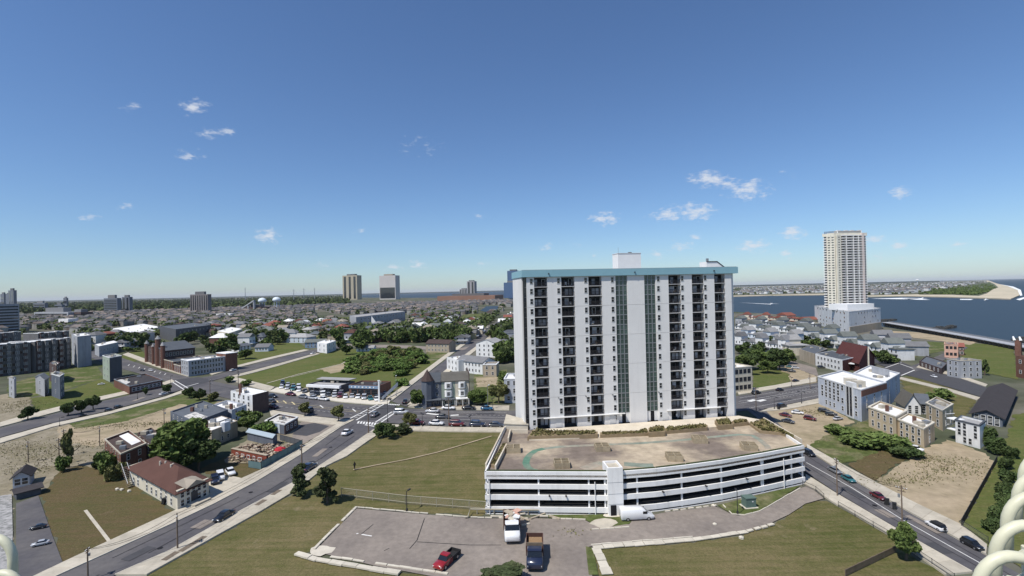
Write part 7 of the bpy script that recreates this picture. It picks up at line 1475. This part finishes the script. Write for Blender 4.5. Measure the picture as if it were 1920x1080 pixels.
for s_ in (.05, .5, .95): link('sign_post', MB().tube([(d.x*s_, d.y*s_+.1, 0), (d.x*s_, d.y*s_+.1, 1+2.*s_)], .09, 6).mesh('sign_post'), M['metal'], t)
P = G(711,754); t = thing('sign_pylon', 'tall slim white sign pylon by the brick tyre shop', 'sign', tuple(P)); h = TZ(P, 711, 712); link('pylon', MB().box((0, 0, h/2), (.55, .4, h)).mesh('pylon'), M['white_paint'], t); link('cap', MB().box((0, 0, h+.15), (.8, .5, .3)).mesh('cap'), M['white_paint'], t)
# white pipe rail at the garage foot, timber beams by the truck
P = [G(872,974), G(877,974), G(882,964), G(1010,966)]; t = thing('pipe_rail', 'cream pipe rail at the foot of the garage wall', 'railing', tuple(P[0])); link('pipe', MB().tube([(P[0].x, P[0].y, .4), (P[1].x, P[1].y, .4), (P[2].x, P[2].y, .9), (P[3].x, P[3].y, .9)], .13, 8).mesh('pipe', tuple(P[0])), PALEF, t)
for s_ in (.1, .35, .6, .85): q = P[2].lerp(P[3], s_); link('rail_post', MB().tube([(q.x, q.y, 0), (q.x, q.y, .85)], .1, 6).mesh('rail_post', tuple(P[0])), PALEF, t)
for k, (a, b) in enumerate((((940,973),(985,966)), ((995,976),(1022,966)), ((1012,971),(1028,971)), ((1030,970),(1050,976)), ((978,988),(993,985)), ((975,972),(992,980)), ((920,971),(950,972)))):
    A, B = G(*a), G(*b); d = B-A; c = (A+B)/2; o = link('timber_beam', MB().box((0, 0, .3), (d.length, .3, .22)).mesh('timber_beam'), WM['tan'] if k % 2 else M['concrete_pale'], None, loc=tuple(c), rz=math.atan2(d.y, d.x)); tag(o, f'pale loose timber on the ground by the white dump truck, {ordw(k)} of the scatter', 'timber', 'loose timbers by the garage')
# foreground railing hoops of the camera's own balcony
CRM = mat('cream_enamel', (.62,.60,.44), .45, .10, 9., 3., (.52,.50,.36), (.55,.75), spec=.4)
RL = thing('balcony_railing', 'cream tubular hooped railing in the lower right foreground', 'railing', (1.7, 1.75, 38.4))
def near(x, y, dep):
    d = ray(x, y); k = dep/d[1]; return Vector((d[0]*k, dep, CAM_H+d[2]*k))
for (xl, xt, yt, yb, xr, dep, rpx) in ((1833,1893,1043,1150,1975,1.75,10.5),(1866,1921,985,1110,1975,2.05,10),(1888,1938,930,1050,1975,2.4,9.5),(1907,1952,889,990,1975,2.8,8.5),(1918,1958,853,940,1975,3.2,7.5)):
    ctr = (xl+xt*1.0)/2+ (xt-xl)/2; pts = [near(xl, yb, dep)]
    for k in range(13): a = PI-PI*k/12; pts.append(near(xt+(xt-xl)*math.cos(a)*(1 if k < 6 else 1.15), yt+(xt-xl)*1.05*(1-math.sin(a)), dep-.05*k/12))
    pts.append(near(xt+(xt-xl)*1.15, yb+40, dep-.06)); link('hoop', MB().tube([p-RL.location for p in pts], rpx*dep/FPX, 14).mesh('hoop', smooth=True), CRM, RL)
    q0, q1 = near(xt+4, yt+40, dep+.08), near(xt+8, yb+60, dep+.08); link('baluster', MB().tube([q0-RL.location, q1-RL.location], 8*dep/FPX, 8).mesh('baluster'), CRM, RL)
for (xa, ya, xb, yb, w_) in ((1902,1092,1990,1040,6),(1898,1130,1990,1085,6),(1915,1040,1990,990,6)): link('rail', MB().tube([near(xa, ya, 2.0)-RL.location, near(xb, yb, 2.5)-RL.location], w_*2.0/FPX, 8).mesh('rail'), CRM, RL)
RL2 = thing('railing_end', 'cream tubular hoop cut by the lower left corner of the view', 'railing', (-1.85, 1.75, 38.6)); pts = [near(-40, 1080, 1.75)]+[near(-9+33*math.cos(PI-PI*k/12)*1.0, 1009+40*(1-math.sin(PI*k/12)), 1.75) for k in range(13)]+[near(25, 1140, 1.75)]
link('hoop', MB().tube([p-RL2.location for p in pts], 7.5*1.75/FPX, 14).mesh('hoop', smooth=True), CRM, RL2); pts = [near(-60, 1140, 1.6)]+[near(6+34*math.cos(PI-PI*k/12), 1075+40*(1-math.sin(PI*k/12)), 1.6) for k in range(13)]; link('hoop', MB().tube([p-RL2.location for p in pts], 7.5*1.6/FPX, 14).mesh('hoop', smooth=True), CRM, RL2)
# person walking on the worn path
P = G(665,882); t = thing('person', 'person in dark clothes walking on the worn path across the lawn', 'person', (P.x, P.y, .17), .9)
me = bpy.data.meshes.new('body'); J = [(0,0,.92),(0,0,1.2),(0,.02,1.45),(0,.03,1.56),(0,.04,1.70),(.1,0,.86),(.11,.12,.48),(.11,.02,.06),(.11,.18,.03),(-.1,0,.86),(-.11,-.05,.48),(-.11,-.26,.08),(-.11,-.12,.03),(.2,0,1.42),(.25,-.1,1.15),(.24,.04,.92),(-.2,0,1.42),(-.25,.08,1.15),(-.24,.22,.95)]
E = [(0,1),(1,2),(2,3),(3,4),(0,5),(5,6),(6,7),(7,8),(0,9),(9,10),(10,11),(11,12),(2,13),(13,14),(14,15),(2,16),(16,17),(17,18)]; RD = [.15,.15,.17,.06,.11,.1,.075,.05,.04,.1,.075,.05,.04,.07,.05,.035,.07,.05,.035]
me.from_pydata(J, E, []); bo_ = link('body', me, mat('dark_clothes', (.02,.02,.024), .9, .1, 4.), t); sk = bo_.modifiers.new('skin', 'SKIN'); bo_.modifiers.new('sub', 'SUBSURF').levels = 1
for i, v in enumerate(me.skin_vertices[0].data): v.radius = (RD[i], RD[i])
me.skin_vertices[0].data[0].use_root = True
link('hair', MB().tube([(0, .03, 1.68), (0, .03, 1.76), (0, .03, 1.83)], [.11, .12, .05], 10).mesh('hair'), mat('hair', (.02,.015,.012), .8, 0.), t)
# hedge along the right edge, weeds and grass tufts
for i, (x, y) in enumerate(((1888,880),(1890,905),(1884,930),(1880,955),(1874,980),(1868,1000),(1900,860),(1895,940))): tree((x, y), 2.4, 1.6, 'bush', 'dark', f'dark hedge shrub at the right edge beside the railing, {ordw(i)} in the line', name='hedge_shrub', cat='shrub', group='hedge by the right edge', stem=0)
def tufts(name, label, polys, n, size, m, seed):
    r = np.random.default_rng(seed); pts = []
    for poly, k in zip(polys, n):
        W_ = [G(*p) for p in poly]; xs = [p.x for p in W_]; ys = [p.y for p in W_]; P2 = [(p.x, p.y) for p in W_]; c = 0
        while c < k:
            x, y = r.uniform(min(xs), max(xs)), r.uniform(min(ys), max(ys)); c += 1
            if inpoly(x, y, P2): pts.append((x, y, .06+r.uniform(0, .06)))
    pts = np.array(pts); o = link(name, quads(name, pts, size*r.uniform(.5, 1.5, len(pts)), r, .8), m); o['kind'] = 'stuff'; o['label'] = label
Lw = {i: LOTS[i][2] for i in range(len(LOTS))}
TG1 = mat('tuft_green', (.14,.145,.052), .9, .35, 1.5, .2, (.2,.17,.085), (.4,.6), spec=.05); TG2 = mat('tuft_dry', (.22,.185,.10), .9, .3, 1.5, .25, (.11,.09,.04), (.4,.6), spec=.05); WEED = mat('weed', (.13,.135,.055), .9, .4, 1.5, .3, (.20,.17,.09), (.4,.6), spec=.05)
tufts('grass', 'uneven rough grass tufts in the vacant lot', [Lw[21], Lw[24]], [5000, 5000], .16, TG1, 1)
rw = np.random.default_rng(4); wp = []
for cx, cy, n_, sx, sy in ((1745,870,120,3,5),(1712,900,90,4,2),(1760,885,70,4,3),(1800,868,90,4,4),(1815,880,60,4,4),(1730,860,60,2,2),(60,850,150,8,5),(30,840,140,8,6),(100,860,90,6,3),(160,835,70,5,3),(60,880,120,6,2.5),(230,800,140,12,3),(290,795,110,8,2),(20,770,160,10,6),(40,760,120,8,5),(520,832,60,3,2),(1450,825,60,4,3),(1530,775,90,4,3),(1510,772,60,4,2),(1075,1000,15,2,1),(1650,905,60,4,2),(900,714,60,6,2)):
    c = G(cx, cy); wp += [(c.x+a, c.y+b, .1+abs(e)) for a, b, e in zip(rw.normal(0, sx*.8, 3*n_), rw.normal(0, sy*.8, 3*n_), rw.normal(.05, .1, 3*n_))]
o = link('weeds', quads('weeds', np.array(wp), .22*rw.uniform(.5, 1.5, len(wp)), rw, .5), WEED); o['kind'] = 'stuff'; o['label'] = 'scattered weeds over the bare lots'
sheet('gravel_patch', [(-30,935),(22,928),(24,1000),(20,1090),(-40,1110)], .165, mat('pale_gravel', (.34,.33,.32), .95, .45, 1.5, 1.2, (.20,.20,.19), (.45,.6), bump=.8, bscale=4))
for x, y in ((320,1046),(350,1030),(373,1016),(518,926),(489,945)): c = G(x, y); a_ = aA; o = MB().box((c.x, c.y, .315), (1.0, 2.4, .03), aA).build('tree_pit', M['wood']); o['kind'] = 'structure'

# overhead wires and manholes
def wire(a, ya, b, yb, label, sag=.9):
    A, B = G(*a), G(*b); A.z = TZ(A, a[0], ya)-.3; B.z = TZ(B, b[0], yb)-.3; t = thing('overhead_wire', label, 'wire', tuple(A), group='overhead wires')
    for off in (-.5, .5): link('cable', MB().tube([tuple(A.lerp(B, k/10)-Vector((0, 0, sag*4*(k/10)*(1-k/10)))-A+Vector((off, 0, 0))) for k in range(11)], .028, 4).mesh('cable'), M['black'], t)
for a in (((1570,932),858,(1692,990),910,'sagging wires between the two utility poles of the east street'), ((333,1031),962,(566,872),833,'sagging wires along the side street past the cream hall'), ((566,872),833,(691,813),762,'sagging wires from the pines up to the crossing'), ((120,856),806,(187,838),800,'sagging wires over the dirt lot'), ((187,838),800,(308,803),765,'sagging wires from the dirt lot to the row houses'), ((691,813),762,(842,800),745,'sagging wires over the kerb row of parked cars'), ((165,1090),1026,(333,1031),962,'sagging wires at the bottom of the side street')): wire(*a)
for x, y, par_ in ((470,925,'side_street'),(620,840,'side_street'),(1640,950,'east_street'),(1575,905,'east_street'),(700,775,'avenue'),(860,787,'avenue'),(600,765,'avenue'),(300,1030,'side_street')):
    c = G(x, y); sheet('manhole_cover', None, .2275, M['dark'], world=[Vector((c.x+math.cos(a*.524)*.4, c.y+math.sin(a*.524)*.4, 0)) for a in range(12)], parent=ROAD[par_])
